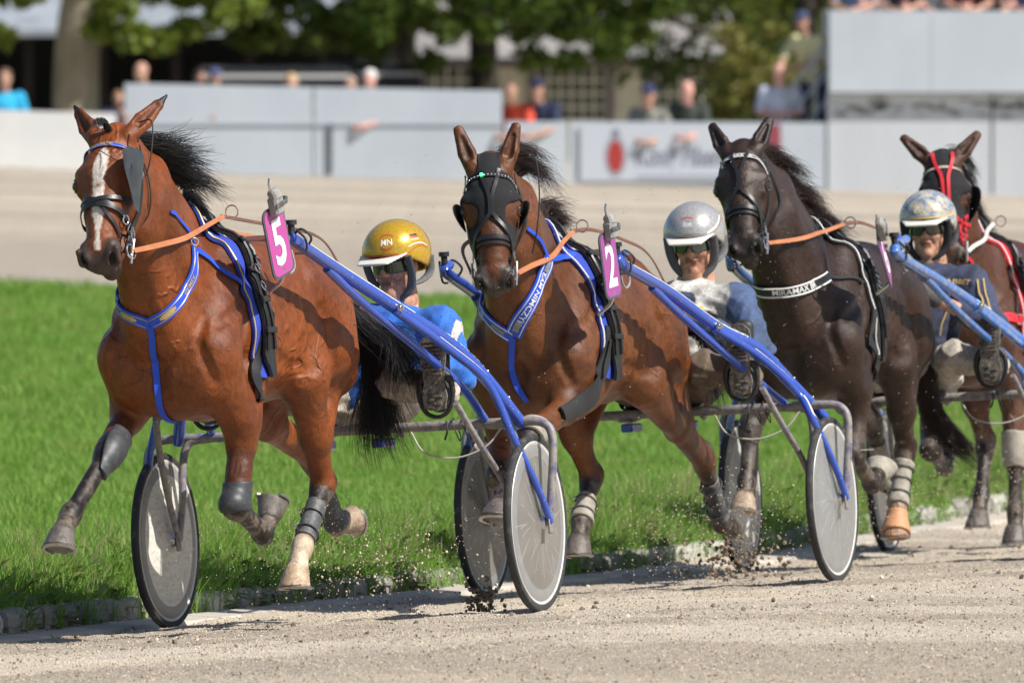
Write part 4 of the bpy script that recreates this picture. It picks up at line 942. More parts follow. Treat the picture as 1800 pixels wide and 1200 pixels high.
def helmet_text(txt, size, yaw, el, mat, name='helmet_lettering'):
    def f(ho):
        text_on(lambda x, y: helmet_point(yaw+x/.14*57.3, el+y/.13*57.3), txt, size, name, mat, ho, bold=.01)
    return f
def helmet_band(pts, w, mat, name):
    def f(ho):
        P = crom(pts, 5); V = []
        for (a, b) in P: V += [helmet_point(a, b-w/2), helmet_point(a, b+w/2)]
        MB().add(V, [(2*i, 2*i+1, 2*i+3, 2*i+2) for i in range(len(P)-1)]).build(name, mat, ho, smooth=False)
    return f
# --- onlookers behind the wall: three postures, each with a skin, a shirt, trousers and hair or a cap
def onlooker_meshes(pose):
    B = SDF((-.35, -.45, 0), (.75, .45, 1.85), .011); sk = (1, 1, 1); B.colsm = 1
    T = SDF((-.35, -.45, .7), (.7, .45, 1.6), .011); L = SDF((-.35, -.35, 0), (.4, .35, 1.1), .012)
    lean = {'lean': .22, 'stand': .0, 'arms': .12}[pose]
    hip = np.array([0, 0, .95]); ch = np.array([lean*.7, 0, 1.28]); nk = np.array([lean*1.0, 0, 1.47]); hc = np.array([lean*1.15+.03, 0, 1.62])
    R = rot_head({'lean': 8, 'stand': -14, 'arms': 12}[pose], 6); head_prims(B, hc, R, (.50, .27, .19), hair=None); B.cone(nk+np.array([0, 0, -.04]), hc-np.array([0, 0, .06]), .06, .055, .03, (.5, .27, .19))
    B.cone(ch, hip, (.14, .09), (.14, .1), .04, (.5, .27, .19)); T.cone(ch, hip, (.185, .125), (.17, .14), .04, (1, 1, 1)); T.cone(nk-np.array([0, 0, .05]), ch, (.08, .07), (.17, .11), .05, (1, 1, 1))
    for s in (1, -1):
        sh = ch+np.array([0, s*.19, .12]); fw_ = {'lean': .42, 'stand': .16, 'arms': .38}[pose]
        el = sh+np.array([fw_*.45, s*.08, -.26]); ha = np.array([sh[0]+fw_, s*(.10 if pose != 'arms' else .26), 1.06 if pose != 'stand' else 1.12])
        T.cone(ch+np.array([0, s*.08, .08]), sh, .08, .07, .05, (1, 1, 1)); T.cone(sh, el*.8+sh*.2, .068, .062, .03, (1, 1, 1)); B.cone(ch, sh, .06, .045, .04, (.5, .27, .19)); B.cone(sh, el, .045, .040, .02, (.5, .27, .19)); B.cone(el, ha, .040, .028, .02, (.5, .27, .19))
        hand_prims(B, ha, ha-el, (0, 0, 1), -s, (.5, .27, .19))
        kn = np.array([.06, s*.12, .50]); B.cone(hip+np.array([0, s*.09, 0]), kn, .08, .055, .03, (.5, .27, .19)); B.cone(kn, (.0, s*.13, .08), .05, .035, .02, (.5, .27, .19)); B.cone((.0, s*.13, .05), (.16, s*.14, .035), .035, .03, .02, (.5, .27, .19))
        L.cone(hip+np.array([0, s*.09, .02]), kn, .105, .075, .04, (1, 1, 1)); L.cone(kn, (.0, s*.13, .10), .072, .06, .02, (1, 1, 1))
    L.cone(hip+np.array([0, 0, .06]), hip, (.17, .13), (.18, .13), .03, (1, 1, 1))
    return B.mesh('person_body', 2), T.mesh('shirt', 2), L.mesh('trousers', 2), hc, R
ONL = {p: onlooker_meshes(p) for p in ('lean', 'stand', 'arms')}
capm = MB(); capm.lathe((0, 0, .06), (0, 0, 1), [(0, .095), (.03, .094), (.06, .078), (.085, .045), (.092, .0)], 20); capm.add([(.07, -.075, .055), (.07, .075, .055), (.165, .05, .05), (.165, -.05, .05), (.07, -.075, .067), (.07, .075, .067), (.165, .05, .058), (.165, -.05, .058)], [(3, 2, 1, 0), (4, 5, 6, 7), (0, 1, 5, 4), (1, 2, 6, 5), (2, 3, 7, 6), (3, 0, 4, 7)])
CAPME = None
def hair_mesh():
    S = SDF((-.14, -.12, -.06), (.1, .12, .18), .008); S.ell((-.022, 0, .05), (.100, .087, .092), .01, (1, 1, 1)); S.ell((.075, 0, -.01), (.07, .12, .075), .02, sub=True); S.ell((0, 0, -.06), (.09, .06, .08), .01, sub=True); return S.mesh('hair', 1)
HAIRME = hair_mesh()
oskin = [pmat('skin_tan', (.48, .27, .19), rough=.6, nscale=30), pmat('skin_pink', (.62, .33, .27), rough=.6, nscale=30)]
def onlooker(X_, Y_, z0, yaw, pose, shirt, label, cap=None, hairc=None, skin=0, trouser=(.05, .06, .10), scale=1.):
    global CAPME
    B, T, L, hc, R = ONL[pose]; e = empty('person', Matrix.Translation((X_, Y_, z0)) @ Matrix.Rotation(radians(-90+yaw), 4, 'Z') @ Matrix.Scale(scale, 4), label=label, cat='person', group='onlookers behind the track wall')
    def put(name, me, mat):
        o = bpy.data.objects.new(name, me); COL.objects.link(o); o.parent = e
        if not me.materials: me.materials.append(None); me.polygons.foreach_set('use_smooth', np.ones(len(me.polygons), bool))
        o.material_slots[0].link = 'OBJECT'; o.material_slots[0].material = mat; return o
    key = lambda pre, c: pmat(pre+'_%02x%02x%02x' % tuple(int(255*min(1, v)) for v in c), c, rough=.85)
    put('body', B, oskin[skin]); put('shirt', T, key('shirt_cloth', shirt)); put('trousers', L, key('trouser_cloth', trouser))
    HM = Matrix([[*R[i], hc[i]] for i in range(3)]+[[0, 0, 0, 1]])
    if cap is not None:
        if CAPME is None:
            o = capm.build('cap', None, e); CAPME = o.data; o.matrix_local = HM; CAPME.materials.append(None); o.material_slots[0].link = 'OBJECT'; o.material_slots[0].material = key('cap_cloth', cap)
        else: put('cap', CAPME, key('cap_cloth', cap)).matrix_local = HM
    if hairc is not None: put('hair', HAIRME, key('hair_colour', hairc)).matrix_local = HM
    return e
# ------------------------------------------------------------ far side of the track
def wz(X): return -.028*X
wallc = pmat('wall_grey_paint', (.50, .55, .60), rough=.8, col2=(.44, .49, .54), nscale=1.1, dirt=(.17, .18, .19), damt=.16, dscale=2.2, stretch=(1, 1, .6))
wallw = pmat('wall_white', (.74, .74, .71), rough=.8, col2=(.66, .67, .66), nscale=1.5)  # whiter tone used on the left stretch only
def far(px, py, Y): # picture point at a given distance
    d = np.array([(px-900)/F, cos(PITCH)-(py-600)/F*sin(PITCH), -sin(PITCH)-(py-600)/F*cos(PITCH)]); return CAM+d*(Y+43)/d[1]
def wall_panels(name, label, x0, x1, Y, top, base, step, mat, thick=.16, joints=.02, cap=True):
    e = empty(name, loc=((x0+x1)/2, Y, 0)); tag(e, label, 'wall'); n = max(1, round((x1-x0)/step)); c0 = (x0+x1)/2
    for i in range(n):
        a = x0+(x1-x0)*i/n+joints/2; b = x0+(x1-x0)*(i+1)/n-joints/2; z1a, z1b = top(a), top(b)
        V = [(a-c0, 0, base(a)), (b-c0, 0, base(b)), (b-c0, thick, base(b)), (a-c0, thick, base(a)), (a-c0, 0, z1a), (b-c0, 0, z1b), (b-c0, thick, z1b), (a-c0, thick, z1a)]
        MB().add(V, [(3, 2, 1, 0), (4, 5, 6, 7), (0, 1, 5, 4), (1, 2, 6, 5), (2, 3, 7, 6), (3, 0, 4, 7)]).build('panel', mat, e, smooth=False)
    MB().box((0, thick*.5+.01, (top(x0)+base(x0))/2-.1), (x1-x0-.02, thick*.6, max(.1, top(c0)-base(c0)-.25))).build('backing', mat, e, smooth=False)
    return e
WY = 98.
def X_of(px, Y=WY): return CAM[0]+(px-900)/F*(Y+43)
def zpx(py, Y=WY): return far(900, py, Y)[2]
bs = lambda X: -.05-.028*X-.25
lin = lambda x0, y0, x1, y1: (lambda X: zpx(y0+(y1-y0)*((X-X_of(x0))/(X_of(x1)-X_of(x0)))))
wall_panels('boundary_wall', 'bright white stretch of low boundary wall at the left end of the far track', X_of(-900), X_of(206), WY-.05, lin(0, 194, 206, 200), bs, 2.6, wallw)
wall_panels('boundary_wall', 'raised grey middle stretch of boundary wall that people lean their arms on', X_of(218), X_of(884), WY, lin(220, 147, 884, 160), bs, 2.66, wallc)
wall_panels('boundary_wall', 'low grey stretch of boundary wall without advertising left of the beer banner', X_of(887), X_of(998), WY, lin(884, 214, 998, 214), bs, 1.0, wallc)
wall_panels('boundary_wall', 'low grey stretch of boundary wall under the banner and the steps', X_of(1000), X_of(1452), WY, lin(1000, 214, 1452, 216), bs, 3.2, wallc)
# mid rail line of the raised stretch
MB().box((X_of(551), WY-.012, zpx(218)), (X_of(884)-X_of(218), .02, .03)).build('wall_ledge', pmat('ledge_paint', (.42, .46, .50), rough=.8), None, smooth=False, kind='structure')
dk = pmat('pipe_dark_grey', (.10, .11, .12), rough=.9)  # plain dark grey of the upright pipe
MB().box((X_of(580), WY-.02, zpx(262)), (.055, .02, .62)).build('downpipe', dk, None, smooth=False, label='dark upright pipe on the raised grey wall', cat='pipe')
# grandstand block on the right
e = empty('grandstand_block', loc=(X_of(1640), WY-.04, 0)); tag(e, 'tall pale grey block carrying the terrace at the right end of the wall', 'building'); xa, xb = X_of(1455, WY-.04), X_of(2300, WY-.04); xc = X_of(1640)
lowc = pmat('stand_lower_paint', (.53, .56, .59), rough=.85, col2=(.47, .50, .53), nscale=1.2, dirt=(.16, .15, .13), damt=.10, dscale=5, stretch=(1, 1, .25))
for a in np.arange(xa, xb, 2.05):
    b = min(a+2.03, xb); MB().box(((a+b)/2-xc, 1.6, (zpx(165)+bs(0))/2), (b-a-.01, 3.0, zpx(165)-bs(0))).build('lower_panel', lowc, e, smooth=False)
for a in np.arange(xa+.02, xb, 1.26):
    b = min(a+1.255, xb); MB().box(((a+b)/2-xc, 1.45, (zpx(20)+zpx(165))/2+.01), (b-a, 3.0, zpx(20)-zpx(165)-.01)).build('parapet_panel', wallc, e, smooth=False)
MB().box(((xa+xb)/2-xc, 2.4, zpx(60)), (xb-xa, 1.4, .05)).build('terrace_floor', lowc, e, smooth=False)
st = pmat('soot_stain', (.20, .195, .18), rough=.95); m = MB()
for i in range(110):
    x = random.uniform(xa+.1, xb); w_ = random.uniform(.02, .16); h_ = random.uniform(.01, .05); z = zpx(random.choice((178, 184, 190, 186, 202)) + random.uniform(-5, 5)); V = [(x-xc+w_*cos(t)*random.uniform(.6, 1), .098, z+h_*sin(t)*random.uniform(.5, 1)) for t in np.arange(0, 6.28, .7)]; m.add(V, [tuple(range(len(V)))])
m.build('damp_stain', st, e, smooth=False, kind='stuff')
# beer banner
bm_ = pmat('banner_cloth', (.50, .54, .60), rough=.7); bt = pmat('banner_lettering', (.17, .18, .24), rough=.7); br = pmat('banner_red', (.38, .035, .03), rough=.7); bmr = pmat('banner_maroon', (.27, .05, .075), rough=.7); bg_ = pmat('banner_emblem_grey', (.30, .33, .38), rough=.7)
e = empty('advertising_banner', loc=(X_of(1180), WY-.03, zpx(268))); tag(e, 'pale beer advertising banner with red oval emblem and script lettering on the low wall', 'banner')
xx = lambda px: X_of(px)-X_of(1180); zz = lambda py: zpx(py)-zpx(268)
MB().box((0, 0, 0), (xx(1340)-xx(1020), .012, .70)).build('cloth', bm_, e, smooth=False)
MB().box((xx(1356), -.002, 0), (xx(1372)-xx(1340), .014, .70)).build('end_panel', bmr, e, smooth=False)
def disc(cx, cz, rx, rz, y, mat, name):
    MB().add([(cx+rx*cos(t), y, cz+rz*sin(t)) for t in np.arange(0, 6.283, .26)], [tuple(range(25))]).build(name, mat, e, smooth=False)
disc(xx(1082), zz(275), .135, .26, -.009, bg_, 'emblem_border'); disc(xx(1082), zz(275), .098, .20, -.012, br, 'emblem_oval'); disc(xx(1082), zz(234), .05, .05, -.012, bt, 'emblem_crown')
text_on(lambda x, y: (xx(1205)+x, -.010, zz(276)+y), 'König Pilsener', .36, 'banner_lettering', bt, e, bold=.018, shear=.25, sx=.60)
MB().box((xx(1200), -.009, zz(311)), (1.15, .004, .018)).build('underline', bt, e, smooth=False)
# stair rail at the end of the block
rl = pmat('galvanised_rail', (.42, .44, .46), rough=.45, metal=.5)
e = empty('stair_railing', loc=(X_of(1430), WY+.4, 0)); tag(e, 'grey tubular stair railing beside the grandstand block', 'railing')
q = lambda px, py, dy=0.: (X_of(px, WY+.4)-X_of(1430), dy, far(px, py, WY+.4)[2])
for nm, a, b in (('handrail', q(1375, 215), q(1462, 120)), ('handrail', q(1385, 160), q(1462, 66)), ('rail_post', q(1433, 215), q(1433, 95)), ('rail_post', q(1382, 230), q(1382, 160)), ('handrail', q(1410, 222), q(1470, 160))):
    MB().tube([a, b], .022, 8).build(nm, rl, e)
# ------------------------------------------------------------ onlookers
def stand(px, head_py, Y, yaw, pose, shirt, label, **kw):
    hc = ONL[pose][3]; p = far(px, head_py, Y); onlooker(p[0], Y, p[2]-hc[2]*kw.get('scale', 1), yaw, pose, shirt, label, **kw)
B_ = WY+.42
stand(8, 140, B_+.1, 10, 'stand', (.02, .36, .60), 'man in a turquoise T-shirt at the left end of the white wall', hairc=(.12, .07, .04))
stand(275, 128, B_+.1, -40, 'lean', (.02, .02, .025), 'bald man in black leaning on the left end of the raised wall', skin=0)
stand(207, 175, B_+.5, 20, 'stand', (.02, .03, .09), 'small figure in navy beside the tree trunk at the wall end', hairc=(.25, .14, .07), scale=.8)
stand(352, 140, B_+.1, 5, 'arms', (.16, .05, .06), 'dark haired child in maroon hanging arms over the raised wall', hairc=(.06, .03, .02), scale=.85)
stand(385, 137, B_+.12, -10, 'lean', (.03, .05, .13), 'child in a navy and white cap looking over the raised wall', cap=(.06, .07, .16), scale=.85)
stand(511, 149, B_+.1, 8, 'stand', (.30, .32, .36), 'blond person showing only the head above the raised wall', hairc=(.48, .34, .18))
stand(616, 152, B_+.1, -5, 'stand', (.30, .30, .33), 'person low behind the raised wall left of the white haired man', hairc=(.35, .25, .2), scale=.9)
stand(667, 141, B_+.1, -25, 'lean', (.015, .015, .02), 'white haired person in black propped on the raised wall', hairc=(.62, .60, .57), skin=1)
stand(912, 160, B_+.1, -20, 'lean', (.60, .07, .03), 'man in an orange red shirt leaning on the low wall', hairc=(.10, .06, .04))
stand(961, 158, B_+.05, -25, 'lean', (.012, .02, .055), 'man in navy T-shirt and navy cap leaning on the low wall', cap=(.015, .02, .05))
stand(1146, 168, B_+.1, -10, 'lean', (.20, .20, .17), 'person in a blue cap looking over the beer banner', cap=(.025, .035, .10))
stand(1213, 160, B_+.1, -8, 'lean', (.035, .045, .035), 'bald man in a dark green shirt leaning above the beer banner', skin=1)
stand(1370, 130, B_+.1, 5, 'stand', (.46, .50, .60), 'bald man in a checked pale shirt at the foot of the steps', skin=1)
stand(1432, 40, B_+.9, -35, 'lean', (.70, .68, .38), 'man in a pale yellow shirt and blue cap leaning on the stair rail', cap=(.05, .065, .13), trouser=(.02, .05, .13))
for i, (px, c, sk, t) in enumerate(((1512, (.12, .17, .32), 0, 'blue'), (1545, (.45, .46, .48), 1, 'light grey'), (1585, (.02, .02, .03), 0, 'black'), (1640, (.25, .26, .27), 1, 'grey'), (1700, (.12, .03, .04), 0, 'dark red'), (1752, (.02, .02, .03), 1, 'black'), (1790, (.03, .04, .10), 0, 'navy'))):
    stand(px, -62, WY+.56, (-15, 10, -5, 20, 0, -18, 8)[i], ('lean', 'arms')[i % 2], c, ('person in %s, ' % t)+('leftmost on the terrace parapet', 'second from the left along the parapet', 'third from the left along the parapet', 'in the middle of the parapet', 'third from right along the terrace parapet', 'second from right along the terrace parapet', 'rightmost along the parapet')[i], skin=sk, trouser=c, hairc=(.06, .04, .03))
# ------------------------------------------------------------ trees and buildings behind the wall
bark = pmat('bark_grey', (.36, .31, .23), rough=.95, col2=(.17, .16, .10), nscale=3, bump=.03, bscale=9, stretch=(1, 1, .35)); barkd = pmat('bark_dark', (.055, .045, .035), rough=.95, col2=(.03, .03, .02), nscale=3, bump=.03, bscale=9, stretch=(1, 1, .35))
lfA = leafy('leaf_mid_green', (.05, .11, .015), (.28, .34, .05), tr=.45); lfB = leafy('leaf_dark_green', (.025, .06, .01), (.17, .20, .025), tr=.4); lfC = leafy('leaf_olive', (.15, .17, .03), (.30, .24, .06), tr=.35)
def leaf_mass(clumps, per, size, seed, droop=.3):
    rg = np.random.default_rng(seed); c = np.array([k[:3] for k in clumps], float); r = np.array([k[3] for k in clumps], float); n = len(c)*per
    ci = np.repeat(np.arange(len(c)), per); d = rg.normal(0, 1, (n, 3)); d /= np.linalg.norm(d, axis=1)[:, None]; rr = rg.random((n, 1))**.45
    P = c[ci]+d*rr*r[ci][:, None]*np.array([1, 1, .7]); s = rg.uniform(.6, 1.3, (n, 1))*size
    a = rg.normal(0, 1, (n, 3)); a /= np.linalg.norm(a, axis=1)[:, None]; b = np.cross(a, rg.normal(0, 1, (n, 3))); b /= np.linalg.norm(b, axis=1)[:, None]; nn = np.cross(a, b)
    V = np.stack([P-a*s, P+b*s*.55+nn*s*.15, P+a*s, P-b*s*.55+nn*s*.15], 1).reshape(-1, 3)
    return V, np.arange(n*4).reshape(-1, 4)
def tree(name, label, X_, Y_, z0, trunk_pts, trunk_r, limbs, clumps, per, leaf, lm, bm, seed, group='trees behind the track wall'):
    e = empty(name, loc=(X_, Y_, z0), label=label, cat='tree' if 'tree' in name else 'shrub', group=group)
    m = MB().tube(crom(trunk_pts, 6), trunk_r, 14)
    m.build('trunk', bm, e)
    for pts, r in limbs: MB().tube(crom(pts, 6), r, 8).build('limb', bm, e)
    V, Q = leaf_mass(clumps, per, leaf, seed); link('crown', mesh_np('crown', V, Q), lm, e, smooth=False); return e
def clumps_in(n, lo, hi, r0, r1, seed, f=None):
    rg = random.Random(seed); out = []
    while len(out) < n:
        p = [rg.uniform(lo[i], hi[i]) for i in range(3)]
        if f is None or f(*p): out.append((*p, rg.uniform(r0, r1)))
    return out
TX = lambda px, Y: X_of(px, Y)
# plane tree at the left: broad mottled trunk, leaves hanging to its right
Y_ = 104.; x0 = TX(133, Y_)
cl = clumps_in(70, (-3.6, -2.4, 3.4), (4.2, 3, 8), .5, 1.0, 1)+clumps_in(16, (.1, -1.6, 2.75), (1.9, .2, 3.3), .18, .36, 2)+[(.35, -1., 2.45, .25), (.75, -1.2, 2.35, .28), (1.15, -1.1, 2.3, .26), (1.5, -.9, 2.45, .25), (1.9, -1, 2.6, .22), (-.95, -.8, 2.35, .24), (-1.0, -.6, 2.9, .3), (-.6, -.8, 2.9, .25), (.55, -1.1, 2.7, .3), (2.2, -.8, 2.75, .25)]
tree('plane_tree', 'plane tree with thick mottled trunk and bright hanging leaves behind the left wall end', x0, Y_, -.6, [(0, 0, 0), (.0, 0, 1.2), (.04, 0, 2.4), (.22, 0, 3.6), (.3, .1, 5.2)], [.36, .31, .29, .27, .2], [([(.1, 0, 3.0), (-.8, -.3, 4), (-2, -.6, 5)], [.14, .1, .05]), ([(.25, 0, 3.6), (1.6, -.6, 4.4), (3, -1, 5)], [.15, .1, .05]), ([(.9, -.5, 4), (1.1, -.9, 3.3), (1.2, -1.1, 2.8)], [.04, .03, .015])], cl, 150, .10, lfA, bark, 1)
# dark trunk in the middle
Y_ = 108.; x0 = TX(856, Y_)
cl = clumps_in(80, (-3.2, -2, 3.4), (3.6, 3, 8), .5, 1.0, 3)+clumps_in(34, (-1.9, -1.4, 2.35), (.2, .4, 3.3), .2, .36, 4)+clumps_in(34, (.35, -1.4, 2.35), (2.4, .3, 3.3), .2, .36, 5)+[(.6, -1, 2.05, .26), (1.1, -1, 2.0, .26), (1.6, -.9, 2.15, .24), (-2.3, -.6, 2.6, .3), (-1.5, -.6, 2.15, .25), (-.75, -.8, 2.0, .22), (-.05, -.6, 2.0, .13), (-.5, -.3, 1.5, .16)]
tree('oak_tree', 'dark trunk in the middle of the background with leafy boughs spreading both ways', x0, Y_, -.6, [(0, 0, 0), (0, 0, 1.2), (-.06, 0, 2.4), (-.1, 0, 4), (0, .1, 5.5)], [.24, .21, .19, .17, .1], [([(-.06, 0, 2.9), (.9, -.4, 3.25), (1.9, -.5, 2.85), (2.7, -.5, 2.45), (3.3, -.5, 2.35)], [.10, .085, .07, .05, .03]), ([(-.1, 0, 3.4), (-1.2, -.3, 4.2), (-2.2, -.5, 4.8)], [.1, .07, .03])], cl, 130, .085, lfA, barkd, 2)
# second dark crown left of centre
Y_ = 113.; x0 = TX(600, Y_)
cl = clumps_in(50, (-2.6, -1.6, 3.2), (2.6, 2, 7), .5, .9, 6)+clumps_in(44, (-1.5, -1.2, 2.25), (1.7, .4, 3.3), .22, .38, 7)
tree('lime_tree', 'dark green crown with yellowing leaves left of the dark trunk', x0, Y_, -.6, [(0.9, .6, 0), (.9, .6, 2), (.8, .5, 4)], [.16, .14, .08], [([(.85, .5, 3), (-.4, 0, 3.6), (-1.3, 0, 3.9)], [.06, .05, .02])], cl, 130, .085, lfB, barkd, 3)
# olive shrub
Y_ = 103.; x0 = TX(1325, Y_)
cl = clumps_in(46, (-.62, -.4, .5), (.62, .5, 2.45), .14, .26, 8, lambda x, y, z: abs(x) < .68-.22*max(0, z-1.4))
tree('olive_shrub', 'tall brownish olive shrub left of the stair railing', x0, Y_, -.6, [(0, 0, 0), (.05, 0, .8), (-.03, 0, 1.8)], [.06, .045, .02], [([(0, 0, .5), (.25, -.1, 1.1), (.35, -.1, 1.8)], [.03, .02, .01])], cl, 150, .045, lfC, barkd, 4, group=None)
# the backs: a belt of trees with foliage to the ground
for i, (px, Y_, r, lm, lab) in enumerate(((1180, 132, 3.0, lfB, 'leafy tree rising behind the half timbered house'), (1420, 116, 2.3, lfB, 'dark leafy tree behind the stair railing'), (980, 142, 3.2, lfB, 'deep green tree far behind the dark trunk'), (700, 140, 3.2, lfB, 'deep green tree behind the middle roofs'), (300, 142, 3.4, lfB, 'dark tree behind the stable roof'), (-60, 140, 3.4, lfB, 'dark tree behind the left end of the stables'), (1640, 140, 3.4, lfB, 'dark tree hidden mostly by the grandstand block'))):
    x0 = TX(px, Y_); lo = .2 if i == 1 else 1.9
    cl = clumps_in(120 if i != 1 else 90, (-r, -1.6, lo), (r, 1.6, 6.5), .4, .75, 50+i)
    tree('leafy_tree', lab, x0, Y_, -.6, [(0, .5, 0), (0, .5, 2.5), (.1, .5, 4.5)], [.2, .17, .1], [([(0, .5, 2.6), (1, .2, 3.6), (1.8, 0, 4.2)], [.08, .06, .03])], cl, 110, .10, lm, barkd, 60+i)
# stables at the left
dkw = pmat('dark_timber', (.035, .022, .017), rough=.9, col2=(.02, .015, .012), nscale=2); rdw = pmat('red_brown_door', (.085, .028, .02), rough=.85, col2=(.05, .02, .015), nscale=2); rfg = pmat('sheet_roof', (.30, .33, .37), rough=.6, col2=(.22, .24, .27), nscale=2); ins = pmat('dark_interior', (.012, .012, .013), rough=.95)
Y_ = 119.; e = empty('stable_building', loc=(TX(180, Y_), Y_, -.6), label='dark stable building with red brown doors and grey sheet roof at the left', cat='building'); zt = far(0, 62, Y_)[2]+.6
MB().box((0, 2.2, zt/2), (8.6, .2, zt)).build('back_wall', ins, e, smooth=False); MB().box((0, 1.2, 0), (8.6, 2.2, .1)).build('floor', ins, e, smooth=False)
for k in range(9): MB().box((-4.2+k*1.05, 0, zt/2), (.12, .12, zt)).build('post', dkw, e, smooth=False)
for k in range(8):
    if k in (1, 2, 4, 5, 6): MB().box((-3.67+k*1.05, .1, .75), (.86, .06, 1.5)).build('stall_door', rdw if k % 2 else dkw, e, smooth=False)
MB().add([(-4.5, -.5, zt-.02), (4.5, -.5, zt-.02), (4.5, 3, zt+1.3), (-4.5, 3, zt+1.3), (-4.5, -.5, zt+.08), (4.5, -.5, zt+.08), (4.5, 3, zt+1.4), (-4.5, 3, zt+1.4)], [(3, 2, 1, 0), (4, 5, 6, 7), (0, 1, 5, 4), (1, 2, 6, 5), (2, 3, 7, 6), (3, 0, 4, 7)]).build('roof', rfg, e, smooth=False)
# horse trailer / dark vehicles
blk = pmat('dark_vehicle_paint', (.018, .018, .022), rough=.25); wht = pmat('white_trim', (.62, .62, .62), rough=.5); gls = pmat('dark_glass', (.02, .025, .03), rough=.08)
rim_ = pmat('steel_wheel', (.35, .36, .38), rough=.35, metal=.8); tyr_ = pmat('vehicle_tyre', (.02, .02, .02), rough=.8)
def vehicle(px, Y_, w, h, label, z0=-.6, rail=True, paint=blk):
    e = empty('parked_trailer' if rail else 'parked_car', loc=(TX(px, Y_), Y_, z0), label=label, cat='trailer' if rail else 'car'); 
    if rail:
        MB().box((0, .9, .35+(h-.35)/2), (w, 1.8, h-.35), bev=.08).build('body', paint, e, smooth=False)
        MB().box((0, -.02, h-.12), (w*.96, .03, .05)).build('roof_strip', wht, e, smooth=False)
        MB().box((0, -.02, h-.55), (w*.9, .03, .04)).build('side_rail', wht, e, smooth=False)
        for k in (-1, 1): MB().box((k*w*.28, -.012, h-.33), (w*.3, .03, .26)).build('window', gls, e, smooth=False)
    else:
        pr = [(-w/2, .3), (-w/2, .75), (-w*.36, .85), (-w*.22, h), (w*.2, h), (w*.36, .88), (w/2, .78), (w/2, .3)]; n = len(pr)
        MB().add([(x, 0, z) for x, z in pr]+[(x, 1.6, z) for x, z in pr], [tuple(range(n)), tuple(range(2*n-1, n-1, -1))]+[(i, n+i, n+(i+1) % n, (i+1) % n) for i in range(n)]).build('body', paint, e, smooth=False)
        MB().add([(-w*.33, -.01, .87), (w*.32, -.01, .87), (w*.18, -.01, h-.07), (-w*.2, -.01, h-.07)], [(0, 1, 2, 3)]).build('side_window', gls, e, smooth=False)
    for k in (-1, 1):
        t = MB().lathe((k*w*.3, .02, .3), (0, 1, 0), [(0, .2), (0, .3), (.18, .3), (.18, .2)], 20).build('wheel', tyr_, e); MB().lathe((k*w*.3, .0, .3), (0, 1, 0), [(0, .0001), (-.01, .19), (.05, .19)], 20).build('rim', rim_, t)
    return e
vehicle(480, 106., 2.1, 1.93, 'black horse trailer with pale roof strip behind the raised wall'); vehicle(650, 107.5, 1.5, 1.95, 'dark horse trailer half hidden by leaves left of the dark trunk')
vehicle(408, 103., 1.15, 1.42, 'dark parked car with arched roof just behind the raised wall', rail=False); vehicle(735, 106., 1.5, 1.42, 'dark red parked car behind the raised wall near the dark trunk', rail=False, paint=pmat('car_dark_red', (.08, .012, .012), rough=.25))
# half timbered house
crm = pmat('cream_plaster', (.66, .64, .50), rough=.9, col2=(.56, .54, .43), nscale=2); tim = pmat('mauve_timber', (.14, .115, .13), rough=.85); til = pmat('grey_roof_tiles', (.20, .19, .19), rough=.9, col2=(.30, .28, .27), nscale=1.5, bump=.03, bscale=12); gw = pmat('window_glass_dim', (.075, .085, .08), rough=.3); gut_ = pmat('zinc_gutter', (.45, .46, .47), rough=.5)
Y_ = 124.; hx_ = TX(1000, Y_); e = empty('timber_framed_house', loc=(hx_, Y_, -.7), label='cream and mauve timber framed house with lattice windows and grey roof', cat='house'); Zf = lambda py: far(0, py, Y_)[2]+.7; Xf = lambda px: TX(px, Y_)-hx_
ze = Zf(100)
MB().box((Xf(984), .6, ze/2), (Xf(1268)-Xf(700), 1.0, ze)).build('wall', crm, e, smooth=False)
for px in (705, 936, 1072, 1147, 1262): MB().box((Xf(px), .05, ze/2), (.10, .12, ze)).build('timber_post', tim, e, smooth=False)
MB().box((Xf(984), .03, ze-.09), (Xf(1268)-Xf(700), .12, .14)).build('timber_plate', tim, e, smooth=False)
for a, b in ((742, 830), (945, 1064), (1156, 1254)):
    f = MB().box(((Xf(a)+Xf(b))/2, .085, (Zf(118)+Zf(212))/2), (Xf(b)-Xf(a), .05, Zf(118)-Zf(212))).build('window', gw, e, smooth=False); n = max(3, int((b-a)/19))
    for k in range(n+1): MB().box((Xf(a)+(Xf(b)-Xf(a))*k/n, .04, (Zf(118)+Zf(212))/2), (.035, .04, Zf(118)-Zf(212))).build('glazing_bar', crm, f, smooth=False)
    for k in range(5): MB().box(((Xf(a)+Xf(b))/2, .037, Zf(118)+(Zf(212)-Zf(118))*k/4), (Xf(b)-Xf(a), .04, .035)).build('glazing_bar', crm, f, smooth=False)
rx0, rx1 = Xf(690), Xf(1285)
MB().add([(rx0, -.45, ze-.05), (rx1, -.45, ze-.05), (rx1, 2.2, ze+2.3), (rx0, 2.2, ze+2.3), (rx0, -.45, ze+.04), (rx1, -.45, ze+.04), (rx1, 2.2, ze+2.4), (rx0, 2.2, ze+2.4)], [(3, 2, 1, 0), (4, 5, 6, 7), (0, 1, 5, 4), (1, 2, 6, 5), (2, 3, 7, 6), (3, 0, 4, 7)]).build('roof', til, e, smooth=False)
MB().box(((rx0+rx1)/2, -.49, ze+.03), (rx1-rx0, .1, .09)).build('gutter', gut_, e, smooth=False)
